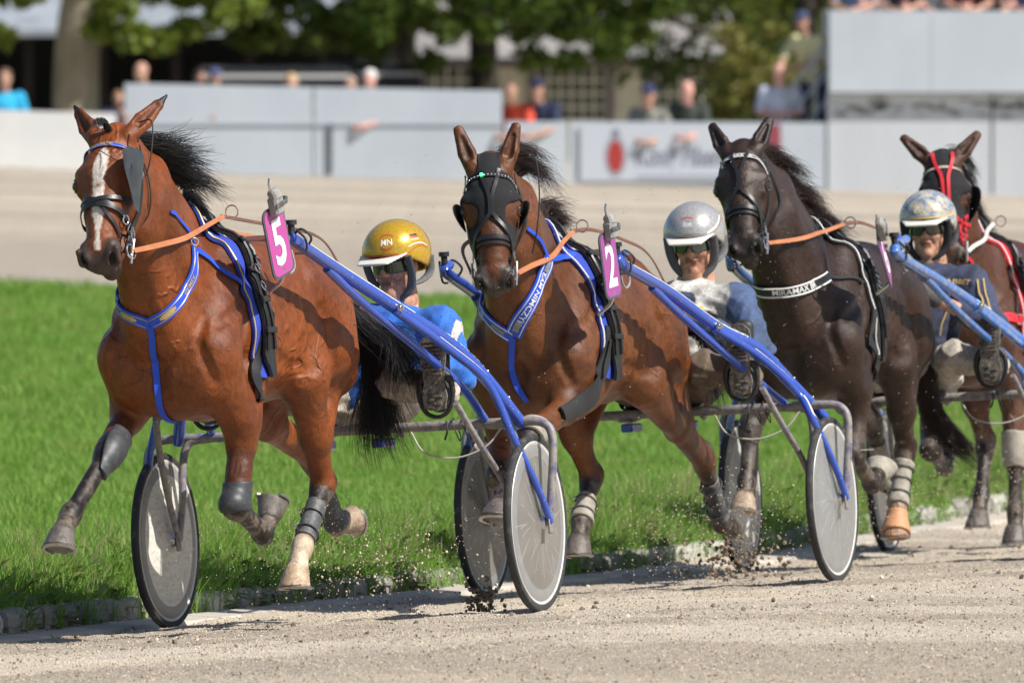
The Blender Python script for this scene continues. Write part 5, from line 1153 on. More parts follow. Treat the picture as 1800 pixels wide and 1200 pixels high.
# low hedge closing the view right behind the wall crowd
hd = clumps_in(220, (TX(680, 150)-14, 149, .2), (TX(900, 150)+22, 151, 5), .4, .8, 99); V, Q = leaf_mass(hd, 70, .12, 99); o = link('distant_woodland', mesh_np('wood', V, Q), lfB, None, smooth=False); o['kind'] = 'stuff'
MB().box((3, 155, 3), (120, .5, 9)).build('far_hedge_bank', pmat('hedge_dark', (.02, .035, .012), rough=1, col2=(.035, .06, .02), nscale=.8), None, smooth=False, kind='structure')
# ------------------------------------------------------------ race carts
blue = pmat('cart_blue_paint', (.03, .08, .42), rough=.22, coat=.6, dirt=(.21, .19, .17), damt=.27, dscale=70, speck=(.42, .40, .36), spamt=.05, spscale=160)
lblue = pmat('cart_light_blue_paint', (.045, .17, .52), rough=.25, coat=.5, dirt=(.32, .29, .25), damt=.42, dscale=26)
mud = pmat('muddy_tube', (.045, .05, .13), rough=.5, dirt=(.26, .235, .20), damt=.58, dscale=36, col2=(.04, .05, .24), nscale=10)
tyre = pmat('race_tyre', (.030, .030, .032), rough=.75, dirt=(.18, .16, .14), damt=.34, dscale=12, bump=.002, bscale=160)
rimw = pmat('rim_pale', (.58, .57, .54), rough=.35, dirt=(.35, .32, .27), damt=.35, dscale=9); rimg = pmat('rim_grey', (.22, .22, .22), rough=.4, dirt=(.3, .27, .23), damt=.4, dscale=9)
discg = pmat('wheel_disc_dusty', (.62, .60, .54), rough=.38, col2=(.70, .67, .60), nscale=30, dirt=(.40, .37, .32), damt=.42, dscale=70, stretch=(.35, 1, 1), bump=.0006, bscale=200)
discd = pmat('wheel_disc_smoked', (.20, .185, .165), rough=.30, col2=(.30, .28, .25), nscale=5, coat=.3, alpha=.60, speck=(.33, .30, .26), spamt=.03, spscale=120)
disct = pmat('wheel_disc_clear', (.33, .34, .335), rough=.2, col2=(.42, .43, .42), nscale=6, coat=.3, alpha=.45, speck=(.5, .5, .48), spamt=.03, spscale=120)
discw = pmat('wheel_disc_white', (.55, .54, .50), rough=.45, col2=(.42, .41, .38), nscale=6, dirt=(.3, .26, .21), damt=.35, dscale=10)
steel = pmat('steel', (.55, .55, .54), rough=.25, metal=.9); chrome = pmat('buckle_chrome', (.7, .7, .7), rough=.15, metal=1)
whitep = pmat('white_stripe', (.72, .72, .70), rough=.35); whitel = pmat('white_print', (.75, .75, .73), rough=.5); blackst = pmat('black_leather', (.015, .015, .016), rough=.38, speck=(.3, .27, .23), spamt=.0, spscale=260, bump=.0006, bscale=300)
blackweb = pmat('black_webbing', (.014, .014, .015), rough=.8, dirt=(.16, .14, .12), damt=.16, dscale=50); wire = pmat('black_cord', (.02, .02, .02), rough=.6); cream = pmat('pale_cord', (.45, .43, .38), rough=.8)
seatm = pmat('seat_vinyl', (.24, .235, .22), rough=.6, dirt=(.2, .175, .14), damt=.42, dscale=14)
def cart(U, label, paint, discs, label_texts=(), shaft=None, group='race carts behind the horses', stripe=True):
    e = empty('race_cart', U.mat, label=label, cat='cart', group=group); yw = .745; R_ = .335
    fr = MB()
    # axle bar, arched over both wheels, down to outer forks; second leg of each fork inside the wheel
    fr.tube([(-.05, -.62, .718), (-.05, .62, .718)], .0195, 14)
    for s in (-1, 1):
        fr.tube(crom([(-.05, s*.60, .718), (-.05, s*.70, .720), (-.05, s*.775, .712), (-.045, s*.812, .672), (-.03, s*.818, .58), (-.01, s*.812, .46), (0, s*.800, .335)], 6), [.019, .018, .017, .017, .016, .016, .014], 12)
        fr.tube(crom([(-.05, s*.56, .715), (-.045, s*.645, .70), (-.03, s*.670, .62), (-.01, s*.672, .48), (0, s*.690, .335)], 6), [.017, .016, .016, .015, .014], 12)
        fr.tube(crom([(.42, s*.60, .80), (.30, s*.635, .66), (.14, s*.672, .50), (0, s*.690, .335)], 6), .0125, 10)
        fr.tube([(0, s*.685, .335), (0, s*.805, .335)], .012, 10)
        for y in (.692, .805): fr.box((0, s*y, .325), (.042, .008, .065), bev=.003)
        fr.tube([(-.05, s*.15, .70), (-.16, s*.15, .745)], .012, 8); fr.tube([(-.05, s*.22, .718), (-.20, s*.16, .69), (-.30, s*.1, .72)], .010, 8)
    fr.build('frame', mud, e)
    # shafts: from beside the saddle, arching down to the ends of the axle bar
    for s in (1, -1):
        sh = shaft
        P_ = crom([(x, s*y, z) for x, y, z in sh], 8); T = np.linspace(0, 1, len(P_)); RR = np.interp(T, [0, .06, .3, .75, 1], [.018, .022, .024, .0255, .023])
        o = MB().tube(P_, np.interp(T, [0, .06, .3, .75, 1], [.018, .022, .024, .0255, .023]), 18).build('shaft', paint, e)
        # lower tube parallel to it and the stay down to the hub
        m = MB(); k = int(len(P_)*.30); a = P_[k]; b_ = P_[int(len(P_)*.47)]
        q = [a+np.array([0, -s*.005, -.02]), a*.6+np.array(P_[int(len(P_)*.62)])*.4+np.array([-.02, -s*.02, -.06]), P_[int(len(P_)*.74)]+np.array([-.04, -s*.045, -.10]), np.array([-.04, s*.55, .735])]
        m.tube(crom(q, 6), .0165, 12)
        m.tube(crom([b_+np.array([0, s*.012, -.02]), P_[int(len(P_)*.62)]+np.array([.01, s*.045, -.055]), P_[int(len(P_)*.78)]+np.array([.04, s*.075, -.08]), (.16, s*.73, .66), (.06, s*.785, .46), (.0, s*.806, .335)], 7), [.017, .0165, .016, .015, .014, .013], 12)
        m.build('stay', paint, e)
        MB().lathe(b_+np.array([-.01, s*.024, -.012]), (0, s, 0), [(0, .016), (.012, .016), (.014, .010), (.02, .010), (.022, .0001)], 14).build('bolt', steel, o)
        for f in (.84, .92): MB().ball(P_[int(len(P_)*f)]+np.array([.012, s*.012, .026]), .007, 8, 6).build('bolt', steel, o)
        if stripe and s > 0:
            V = []; Fc = []
            for i in range(int(len(P_)*.20), int(len(P_)*.56)):
                t = P_[min(i+1, len(P_)-1)]-P_[i-1]; t /= np.linalg.norm(t); n1 = np.cross(t, (0, 1, 0)); n1 = n1 if n1[2] > 0 else -n1; n1 /= np.linalg.norm(n1); yy = np.cross(n1, t); yy = yy if yy[1] > 0 else -yy
                for an in (26, 40): V.append(P_[i]+(n1*sin(radians(an))+yy*cos(radians(an)))*(RR[i]+.0012))
            Fc = [(2*i, 2*i+1, 2*i+3, 2*i+2) for i in range(len(V)//2-1)]; MB().add(V, Fc).build('stripe', whitep, o, smooth=False)
            V = []; q_ = crom([b_+np.array([0, s*.012, -.02]), P_[int(len(P_)*.62)]+np.array([.01, s*.045, -.055]), P_[int(len(P_)*.78)]+np.array([.04, s*.075, -.08]), (.16, s*.73, .66), (.06, s*.785, .46)], 7)
            for i in range(6, len(q_)-1):
                t = q_[i+1]-q_[i-1]; t /= np.linalg.norm(t); n1 = np.cross(t, (0, 1, 0)); n1 = n1 if n1[2] > 0 else -n1; n1 /= np.linalg.norm(n1); yy = np.cross(n1, t); yy = yy if yy[1] > 0 else -yy
                for an in (22, 46): V.append(q_[i]+(n1*sin(radians(an))+yy*cos(radians(an)))*.0185)
            MB().add(V, [(2*i, 2*i+1, 2*i+3, 2*i+2) for i in range(len(V)//2-1)]).build('stripe', whitep, o, smooth=False)
        if s > 0:
            for (txt, size, f0, an, sx) in label_texts:
                Ld = np.r_[0, np.cumsum(np.linalg.norm(np.diff(P_, axis=0), axis=1))]
                def on(x, y, f0=f0, an=an):
                    l = Ld[-1]*f0+x; i = int(np.clip(np.searchsorted(Ld, l)-1, 1, len(P_)-3)); u = (l-Ld[i])/(Ld[i+1]-Ld[i]); c = P_[i]*(1-u)+P_[i+1]*u
                    t = P_[i+1]-P_[i-1]; t /= np.linalg.norm(t); n1 = np.cross(t, (0, 1, 0)); n1 = n1 if n1[2] > 0 else -n1; n1 /= np.linalg.norm(n1); yy = np.cross(n1, t); yy = yy if yy[1] > 0 else -yy
                    a = radians(an)+y/.030; return c+(n1*sin(a)+yy*cos(a))*(RR[i]+.0014)
                text_on(lambda x, y: on(x, y), txt, size, 'shaft_lettering', whitel, o, bold=.012, sx=sx)
        # quick hitch and clip near the horse's flank
        h = MB(); i = int(len(P_)*.14); c = P_[i]
        h.lathe(c+np.array([0, 0, .02]), (0, 0, 1), [(0, .013), (.03, .013), (.03, .021), (.048, .021)], 14); h.tube(crom([c+np.array([.0, s*.02, .03]), c+np.array([-.05, s*.035, -.005]), c+np.array([-.06, s*.03, -.05]), c+np.array([-.03, -s*.0, -.055])], 5), .0045, 6); h.tube(crom([c+np.array([-.10, 0, .035]), c+np.array([-.11, s*.036, 0]), c+np.array([-.12, 0, -.035]), c+np.array([-.11, -s*.036, 0])], 5, True), .005, 6, closed=True)
        h.build('hitch_clip', rubb, o)
        # stirrup: plate with a loop round the heel
        F0 = np.array([.28, s*.475 if s > 0 else s*.44, .83]); st = MB()
        st.tube(crom([F0+np.array([0, -.062, .055]), F0+np.array([0, -.066, 0]), F0+np.array([0, -.045, -.058]), F0+np.array([0, .0, -.078]), F0+np.array([0, .045, -.058]), F0+np.array([0, .066, 0]), F0+np.array([0, .062, .055])], 6), [.013, .011, .009, .008, .008, .009, .012], 10)
        st.tube(crom([F0+np.array([0, -.062, .055]), F0+np.array([.0, -.03, .085]), F0+np.array([0, .03, .085]), F0+np.array([0, .062, .055])], 6), [.014, .019, .019, .014], 10)
        st.tube([F0+np.array([-.01, 0, .09]), F0+np.array([-.06, s*.03, .16]), P_[int(len(P_)*.66)]], .012, 8)
        st.build('stirrup', rubb, e)
    # wheels
    for s in (1, -1):
        w = MB(); c = np.array([0, s*yw, R_])
        w.lathe(c, (0, 1, 0), [(-.0, R_-.034), (-.010, R_-.028), (-.0155, R_-.016), (-.014, R_-.005), (-.007, R_), (.007, R_), (.014, R_-.005), (.0155, R_-.016), (.010, R_-.028), (0, R_-.034)], 72)
        for i in range(90):
            a = 2*pi*i/90; er = np.array([cos(a), 0, sin(a)]); et = np.array([-sin(a), 0, cos(a)])
            for sd in (-1, 1):
                b = c+er*(R_-.004)+np.array([0, sd*.010, 0]); w.add([b-et*.007, b+et*.002+np.array([0, -sd*.010, 0])+er*.004, b+et*.007, b+et*.002+np.array([0, sd*.004, 0])-er*.008], [(0, 1, 2, 3)])
        wo = w.build('wheel', tyre, e); wo['label'] = 'wheel'
        if 'label' in wo: del wo['label']
        r = MB(); r.lathe(c, (0, 1, 0), [(-.010, R_-.026), (-.0135, R_-.029), (-.012, R_-.035), (-.010, R_-.040), (.010, R_-.040), (.012, R_-.035), (.0135, R_-.029), (.010, R_-.026)], 72); r.build('rim', rimw if discs[0 if s > 0 else 1] is not discg else rimw, wo)
        r = MB(); r.lathe(c, (0, 1, 0), [(-.0112, R_-.0395), (-.0145, R_-.056), (-.0145, R_-.06)], 64); r.lathe(c, (0, 1, 0), [(.0145, R_-.060), (.0145, R_-.056), (.0112, R_-.0395)], 64); r.build('rim_band', rimg, wo)
        d = MB(); d.lathe(c, (0, 1, 0), [(.030, .028), (.026, .05), (.0125, R_-.049)], 64); d.lathe(c, (0, 1, 0), [(-.0125, R_-.049), (-.026, .05), (-.030, .028)], 64); d.build('wheel_disc', discs[0 if s > 0 else 1], wo)
        hb = MB(); hb.lathe(c, (0, 1, 0), [(-.045, .012), (-.045, .022), (-.03, .028), (.03, .028), (.045, .022), (.045, .012)], 20); hb.build('hub', steel, wo)
        if discs[0 if s > 0 else 1] in (discd, disct):
            sp = MB()
            for i in range(18):
                a = 2*pi*i/18; b = a+.35*(1 if i % 2 else -1); sg = 1 if i % 2 else -1; sp.tube([c+np.array([.02*cos(a), sg*.02, .02*sin(a)]), c+np.array([(R_-.05)*cos(b), sg*.005, (R_-.05)*sin(b)])], .0013, 5)
            sp.build('spokes', steel, wo, kind='stuff')
            sc_ = MB(); rs = random.Random(5)
            for i in range(34):        # scratches in the cover, most of them running outwards
                a = rs.uniform(0, 6.28); r0 = rs.uniform(.05, .2); r1 = min(R_-.06, r0+rs.uniform(.03, .16)); b = a+rs.uniform(-.25, .25); y0 = s*.0 + .0275-.012*r0/R_; P0 = c+np.array([r0*cos(a), .027-.013*(r0-.05)/.236, r0*sin(a)]); P1_ = c+np.array([r1*cos(b), .027-.013*(r1-.05)/.236, r1*sin(b)]); t = np.array([-sin(a), 0, cos(a)])*.0007
                sc_.add([P0-t, P0+t, P1_+t, P1_-t], [(0, 1, 2, 3)])
            sc_.build('scratches', rimw, wo, smooth=False, kind='stuff')
    # seat
    m = SDF((-.42, -.27, .68), (.08, .27, .90), .007); m.cone((-.16, -.15, .765), (-.16, .15, .765), (.14, .030), (.14, .030), .02, (1, 1, 1), side=(1, 0, 0)); m.cone((-.28, -.13, .80), (-.28, .13, .80), (.045, .04), (.045, .04), .04, (1, 1, 1), side=(1, 0, 0)); m.cone((-.03, -.16, .765), (-.03, .16, .765), .028, .028, .02, (1, 1, 1)); link('seat', m.mesh('seat', 1), seatm, e)
    MB().box((-.10, .12, .665), (.14, .05, .035), bev=.006).box((-.10, -.12, .665), (.14, .05, .035), bev=.006).build('seat_bracket', paint, e, smooth=False)
    MB().tube(crom([(-.02, .26, .70), (.03, .33, .62), (.03, .45, .595), (0, .56, .63), (-.03, .62, .70)], 8), .0035, 6).build('bowden_cable', cream, e)
    m = MB()
    for c0 in ((-.05, .42), (-.05, .46)): m.tube(crom([(c0[0], c0[1], .745), (c0[0]+.03, c0[1]+.01, .72), (c0[0]+.02, c0[1]+.03, .66), (c0[0]-.02, c0[1]+.02, .68), (c0[0]-.025, c0[1], .73)], 6, True), .0025, 5, closed=True)
    m.tube(crom([(-.03, .40, .735), (-.01, .41, .70), (-.02, .395, .665)], 5), .004, 6); m.build('cable_tie', wire, e)
    return e
SH5 = [(1.46, .36, 1.435), (1.41, .36, 1.42), (1.0, .38, 1.305), (.63, .465, 1.16), (.33, .53, 1.045), (.12, .60, .91), (-.06, .695, .705)]
def shaft_fit(U, pts): return [tuple(U.P(px, py, l=l)) for px, py, l in pts]
SH2 = [(1.42, .36, 1.35)]+shaft_fit(U2, [(1090, 462, .36), (1170, 510, .385), (1260, 575, .46), (1330, 612, .53), (1385, 668, .60), (1450, 735, .695)])
SH6 = [(1.25, .36, 1.40)]+shaft_fit(U6, [(1575, 445, .36), (1650, 493, .40), (1720, 540, .47), (1790, 595, .54)])+[(.10, .61, .90), (-.06, .695, .705)]
cart(U5, 'dark blue race cart with dusty grey disc wheels behind the white blazed horse', blue, (discd, discg), [('TEAM NIMCZYK', .028, .42, 56, 1.0), ('TEAM NIMCZYK', .032, .76, 46, 1.2)], SH5)
cart(U2, 'dark blue race cart lettered Stall Germania behind the black hooded horse', blue, (disct, discd), [('Stall Germania', .036, .63, 46, 1.0), ('Nimczyk', .028, .83, 44, 1.3)], SH2)
cart(U6, 'light blue race cart with a white disc wheel behind the dark brown horse', lblue, (discw, discw), [('Stall Bonn', .042, .60, 46, 1.0)], SH6, stripe=False)
cart(U4, 'mud grey race cart last in line, mostly outside the right edge', mud, (discg, discg), [], SH6, stripe=False)
# ------------------------------------------------------------ horses with their harness
def path(S, U, pts, x0=3.2):
    q = [S.march(U, *p, x0=x0, strict=True) if len(p) == 2 else np.array(p, float) for p in pts]
    return [p for p in q if p is not None]
def strap(S, U, pts, w, name, mat, par, off=.003, thick=.003, x0=3.2, **kw):
    q = path(S, U, pts, x0)
    if len(q) < 2: print('STRAP MISSED', name, pts); q = [np.array([1.6, .1, 1.4]), np.array([1.6, .15, 1.4])]
    rb = Ribbon(q, w, S, off, thick); return rb, rb.build(name, mat, par, **kw)
def browline(S): return [S.hp(*q) for q in ((.115, -.105, -.10), (.085, -.098, -.055), (.060, -.072, -.005), (.052, -.03, .02), (.050, 0, .025), (.052, .03, .02), (.060, .072, -.005), (.085, .098, -.055), (.115, .105, -.10))]
def shell(S, me, mask, off, name, mat, par, seg=None):
    n = len(me.vertices); V = np.empty(n*3, np.float32); me.vertices.foreach_get('co', V); V = V.reshape(-1, 3); Nn = np.empty(n*3, np.float32); me.vertices.foreach_get('normal', Nn); Nn = Nn.reshape(-1, 3)
    Fc = np.empty(len(me.polygons)*4, np.int32); me.polygons.foreach_get('vertices', Fc); Fc = Fc.reshape(-1, 4)
    k = mask(V); Fs = Fc[k[Fc].all(1)]
    if not len(Fs): return None
    u, inv = np.unique(Fs, return_inverse=True); inv = inv.reshape(Fs.shape)
    A = V[u]+Nn[u]*off; B = V[u]+Nn[u]*(off*.1); m = len(u)
    E = np.concatenate([inv[:, [0, 1]], inv[:, [1, 2]], inv[:, [2, 3]], inv[:, [3, 0]]]); key = np.sort(E, 1); _, ix, ct = np.unique(key[:, 0].astype(np.int64)*m+key[:, 1], return_index=True, return_counts=True)
    bd = E[ix[ct == 1]]
    # smooth the cut edge
    for _ in range(6):
        acc = np.zeros((m, 3)); c_ = np.zeros(m)
        for a, b in ((0, 1), (1, 0)): np.add.at(acc, bd[:, a], A[bd[:, b]]); np.add.at(c_, bd[:, a], 1)
        on = c_ > 0; A[on] = A[on]*.5+(acc[on]/c_[on][:, None])*.5
    B[on] = A[on]-Nn[u][on]*off*.95 if bd.size else B[on]
    side = np.stack([bd[:, 1], bd[:, 0], bd[:, 0]+m, bd[:, 1]+m], 1)
    o = link(name, mesh_np(name, np.vstack([A, B]), np.vstack([inv, side])), mat, par); return o
def boot_straps(S, par, a, b, r, ts, mat):
    a = np.array(a); b = np.array(b); d = (b-a)/np.linalg.norm(b-a); e = np.cross(d, (0, 1, 0)); e /= np.linalg.norm(e); g = np.cross(d, e)
    for t in ts:
        c = a+(b-a)*t; P_ = S.snap([c+(e*cos(q)+g*sin(q))*r for q in np.linspace(0, 2*pi, 20, endpoint=False)], .013); MB().tube(P_, .0045, 6, closed=True, flat=.6).build('boot_strap', mat, par)
        q = P_[3]; MB().box(q+(q-c)*.08, (.016, .016, .012), bev=.003).build('boot_buckle', chrome, par, smooth=False)
def limb_band(a, b, r, t0=0., t1=1.):
    a = np.array(a); b = np.array(b); d = b-a; L = d@d
    def f(V): t = ((V-a)@d)/L; q = np.linalg.norm(V-(a+np.clip(t, 0, 1)[:, None]*d), axis=1); return (t > t0) & (t < t1) & (q < r)
    return f
def ring(c, n, r, w=.0035, name='ring', mat=None, par=None, seg=20):
    n = np.array(n, float); n /= np.linalg.norm(n); e = np.cross(n, (0, 0, 1) if abs(n[2]) < .9 else (1, 0, 0)); e /= np.linalg.norm(e); g = np.cross(n, e)
    return MB().tube([np.array(c)+(e*cos(t)+g*sin(t))*r for t in np.linspace(0, 2*pi, seg, endpoint=False)], w, 6, closed=True).build(name, mat or chrome, par)
tan = pmat('tan_leather', (.44, .17, .07), rough=.5, col2=(.36, .13, .05), nscale=14, bump=.0008, bscale=200); brn = pmat('brown_rein', (.16, .065, .035), rough=.6, col2=(.10, .045, .03), nscale=8)
plum = pmat('number_plate_pink', (.43, .07, .29), rough=.35, col2=(.40, .07, .27), nscale=3); plat2 = pmat('number_plate_mauve', (.30, .065, .26), rough=.45, col2=(.27, .065, .235), nscale=3, speck=(.35, .3, .25), spamt=.0, spscale=200)
prim_ = pmat('plate_border', (.07, .085, .10), rough=.5); whit = pmat('numeral_white', (.82, .82, .82), rough=.4)
pouchm = pmat('sensor_pouch', (.20, .20, .19), rough=.7, col2=(.33, .32, .30), nscale=30, dirt=(.10, .095, .085), damt=.35, dscale=60, bump=.002, bscale=120)
bluec = pmat('royal_blue_webbing', (.012, .075, .58), rough=.6, bump=.0006, bscale=500); bluep = pmat('blue_saddle_pad', (.02, .05, .36), rough=.8, bump=.001, bscale=300); goldm = pmat('gold_trim', (.55, .42, .18), rough=.4, metal=.4); sil = pmat('crystal_trim', (.55, .56, .58), rough=.2, metal=.7, bump=.001, bscale=400)
redc = pmat('red_webbing', (.55, .012, .025), rough=.6); blhood = pmat('black_hood', (.010, .010, .012), rough=.9, bump=.0015, bscale=420, speck=(.16, .15, .14), spamt=-.04, spscale=190)
boot_g = pmat('leg_boot_grey', (.065, .07, .075), rough=.55, dirt=(.2, .18, .16), damt=.4, dscale=30, bump=.001, bscale=160); boot_d = pmat('leg_boot_dark', (.035, .038, .042), rough=.5, dirt=(.14, .13, .115), damt=.35, dscale=30); boot_p = pmat('bandage_pale', (.34, .31, .26), rough=.8, dirt=(.18, .15, .12), damt=.42, dscale=22, bump=.001, bscale=160); boot_o = pmat('bell_boot_orange', (.52, .25, .12), rough=.6, dirt=(.25, .2, .15), damt=.35, dscale=20)
eyem = pmat('eye', (.012, .008, .006), rough=.05, coat=1); hairb = pmat('hair_black', (.012, .011, .011), rough=.45, spec=.5); hairbr = pmat('hair_dark_brown', (.030, .016, .012), rough=.45); shoem = pmat('horse_shoe_steel', (.4, .39, .37), rough=.35, metal=.8, dirt=(.2, .18, .15), damt=.4, dscale=60)
ledm = pmat('green_led', (.05, .8, .15), emit=(.05, 1, .2))
def plate(par, U, S, C, down, across, txt, mat, H=.262, Wd=.150):
    C = np.array(C); d = np.array(down, float); d /= np.linalg.norm(d); w = np.array(across, float); w -= d*(w@d); w /= np.linalg.norm(w); n = np.cross(w, -d); n /= np.linalg.norm(n)
    def outline(hh, ww, r):
        o = []
        for cx, cy, a0 in ((ww/2-r, hh/2-r, 0), (-ww/2+r, hh/2-r, 90), (-ww/2+r, -hh/2+r, 180), (ww/2-r, -hh/2+r, 270)):
            for k in range(5): a = radians(a0+k*22.5); o.append((cx+r*cos(a), cy+r*sin(a)))
        return o
    def slab(hh, ww, r, z0, z1, name, m_, pr, cutw=0):
        o = outline(hh, ww, r); k = len(o); V = [C+w*x-d*y+n*z for z in (z0, z1) for x, y in o]
        return MB().add(V, [tuple(range(k-1, -1, -1)), tuple(range(k, 2*k))]+[(i, (i+1) % k, k+(i+1) % k, k+i) for i in range(k)]).build(name, m_, pr, smooth=False)
    p = slab(H, Wd, .034, -.006, .0, 'number_plate', prim_, par); slab(H-.016, Wd-.016, .028, .0, .0016, 'plate_face', mat, p)
    text_on(lambda x, y: C+w*x-d*(y-.010)+n*.0034, txt, .235, 'numeral', whit, p, bold=.022, sx=.74)
    R = np.array([w, n, -d]).T; top = C-d*(H/2+.006)+n*.02
    q = MB().box(top-d*.0, (.062, .040, .070), R, bev=.008).box(top-d*.040+n*.003, (.056, .034, .045), R@np.array(Matrix.Rotation(.25, 3, 'X')), bev=.008)
    po = q.build('sensor_pouch', pouchm, par, smooth=False); MB().box(top+n*.022-d*.004, (.066, .006, .018), R, bev=.002).box(top+n*.010-d*.008+w*.045, (.018, .022, .028), R@np.array(Matrix.Rotation(.4, 3, 'Y')), bev=.003).build('strap', boot_g, po, smooth=False)
    MB().tube(crom([top+n*.0-d*.05-w*.02, top-d*.085-w*.022, top-d*.105-w*.012], 5), .005, 6).tube(crom([C+d*.10, C+d*.15-n*.02, C+d*.19-n*.08], 5), .007, 6).build('plate_bracket', steel, p)
    return p
def text_surf(G, C, X_, Y__, txt, size, name, mat, par, bold=.01, shear=0, off=.003):
    V, Fc = text_mesh(txt, bold, 1., shear); V = V*size; P_ = np.array([np.array(C)+np.array(X_)*v[0]+np.array(Y__)*v[1] for v in V]); P_ = G.snap(P_, off, 10)
    return MB().add(list(P_), Fc).build(name, mat, par, smooth=False)
def horse(U, SP, label, matn, mud_, vein, mane, tail_, hm, group='trotting race horses in single file'):
    S = horse_body(SP); me = S.mesh('body', 1); e = empty('race_horse', U.mat, label=label, cat='horse', group=group)
    def dust(V, C):                 # dried sand in patches on the dark lower legs, pale cracks on the hooves
        low = np.clip((.80+SP['dz']-V[:, 2])/.2, 0, 1)*(C.sum(1) < .14); f = vnoise(V, 24, 1)*.5+vnoise(V, 60, 2)*.3+vnoise(V, 140, 3)*.2
        m = np.clip((f-.50)*9, 0, 1)*low*.7; C = C*(1-m[:, None])+np.array((.16, .135, .11))*m[:, None]
        hv = (C.sum(1) > .3)*(V[:, 2] < .62); st = .62+.62*(vnoise(V, 45, 4)*.6+vnoise(V*np.array([1, 1, .15]), 160, 5)*.4); return C*np.where(hv, st, 1.)[:, None]
    recolor(me, dust)
    if 'paint' in SP: recolor(me, lambda V, C: SP['paint'](S, V, C))
    link('body', me, horse_mat(matn, veins=vein*2.2, mud=mud_), e); hp = S.hp
    for s in (1, -1):
        c = S.snap([hp(.213, s*.112, -.030)], 0.)[0]; n = S.grad(c, .02)[0]; n = n*.75+S.R[:, 2]*.35; n /= np.linalg.norm(n); MB().ball(c-n*.010, .0225, 16, 12).build('eye', eyem, e)
        a1 = S.R[:, 0]-n*(S.R[:, 0]@n); a1 /= np.linalg.norm(a1); a2 = np.cross(n, a1); a2 = a2 if a2@S.R[:, 2] > 0 else -a2
        MB().tube([c-n*.003+a1*.023*cos(t)+a2*.015*sin(t)+n*.004*(sin(t) > 0) for t in np.linspace(0, 2*pi, 22, endpoint=False)], .0055, 8, closed=True).build('eyelid', pmat('eyelid_'+matn, tuple(v*.55 for v in SP['coat']), rough=.4), e)
    for (b, fr, sd, n) in S.feet:
        pts = [b+n*.003+(fr*cos(a)*.061+sd*sin(a)*.058) for a in np.linspace(-2.35, 2.35, 22)]; MB().tube(pts, .0085, 6, flat=.6).build('horse_shoe', shoem, e)
    for i, (roots, flow, cnt, sp0, sp1) in enumerate(mane): hair('mane' if i == 0 else 'forelock' if flow == 'fore' else 'mane', roots, cnt, sp0, sp1, hm, e, seed=i+3, r=.0013, curl=.012)
    for i, (gs, cnt, sp0, sp1) in enumerate(tail_): hair('tail', gs, cnt, sp0, sp1, hm, e, seed=i+9, r=.0013, curl=.015, seg=11, lens=(.6, 1.03))
    return e, S, me
def blinker(S, par, s, x0=.12, x1=.32, reach=.075, fwd=.07, mat=blackst, cup=False):
    hp = S.hp; V = []; nu, nv = 12, 7
    for layer in (0, .004):
        for i in range(nu+1):
            u = i/nu; w = (sin(pi*min(1, max(0, u)))**.6)*(1 if not cup else 1.05)
            if not cup: w = min(1, sin(pi*(u*.82+.10))**.7)*(1-.45*u)
            for j in range(nv+1):
                v = j/nv; V.append(hp(x0+(x1-x0)*u, s*(.103+reach*w*sin(v*1.35)+layer-.016*u), -.095+(fwd+.09)*w*v*(.8+.2*v)))
    m = (nu+1)*(nv+1); g = lambda l, i, j: l*m+i*(nv+1)+j
    Fc = [(g(l, i, j), g(l, i+1, j), g(l, i+1, j+1), g(l, i, j+1)) for l in (0, 1) for i in range(nu) for j in range(nv)]+[(g(0, i, nv), g(0, i+1, nv), g(1, i+1, nv), g(1, i, nv)) for i in range(nu)]+[(g(0, 0, j), g(0, 0, j+1), g(1, 0, j+1), g(1, 0, j)) for j in range(nv)]+[(g(0, nu, j), g(0, nu, j+1), g(1, nu, j+1), g(1, nu, j)) for j in range(nv)]
    return MB().add(V, Fc).build('blinker', mat, par)
def eye_plate(S, par, s, mat):
    hp = S.hp; V = []; nu, nv = 14, 7
    for layer in (0, .004):
        for i in range(nu+1):
            u = i/nu; w = np.interp(u, [0, .08, .25, .5, .75, 1], [.35, .75, 1, .80, .42, .12])
            for j in range(nv+1):
                v = j/nv; V.append(hp(.085+.26*u, s*(.104-.030*v*w+.020*sin(v*2.6)*w+layer*(1-v)), -.055+.125*w*v+layer*v))
    m = (nu+1)*(nv+1); g = lambda l, i, j: l*m+i*(nv+1)+j
    Fc = [(g(l, i, j), g(l, i+1, j), g(l, i+1, j+1), g(l, i, j+1)) for l in (0, 1) for i in range(nu) for j in range(nv)]+[(g(0, i, nv), g(0, i+1, nv), g(1, i+1, nv), g(1, i, nv)) for i in range(nu)]+[(g(0, 0, j), g(0, 0, j+1), g(1, 0, j+1), g(1, 0, j)) for j in range(nv)]
    return MB().add(V, Fc).build('blinker', mat, par)
def hood_mask(S, xlo, xhi, eye_r=.052, eyex=.213):
    Ri = S.R; O = S.O
    def f(V):
        q = (V-O)@Ri; x = q[:, 0]/.91; y = q[:, 1]/1.2; z = q[:, 2]/1.12
        eye = np.minimum(np.hypot((x-eyex-.005)*1.0, (z+.035)*1.15+(np.abs(y)-.09)*0), 9)
        side = np.abs(y) > .045
        ear = (x < .030+.4*(np.abs(y)-.05)) & (np.abs(y) > .040)
        return (x > xlo) & (x < xhi-.02+.15*np.clip((np.abs(y)-.025)/.05, 0, 1)) & (z > -.15-(x-.05)*.1) & ~((eye < eye_r) & side) & ~ear
    return f
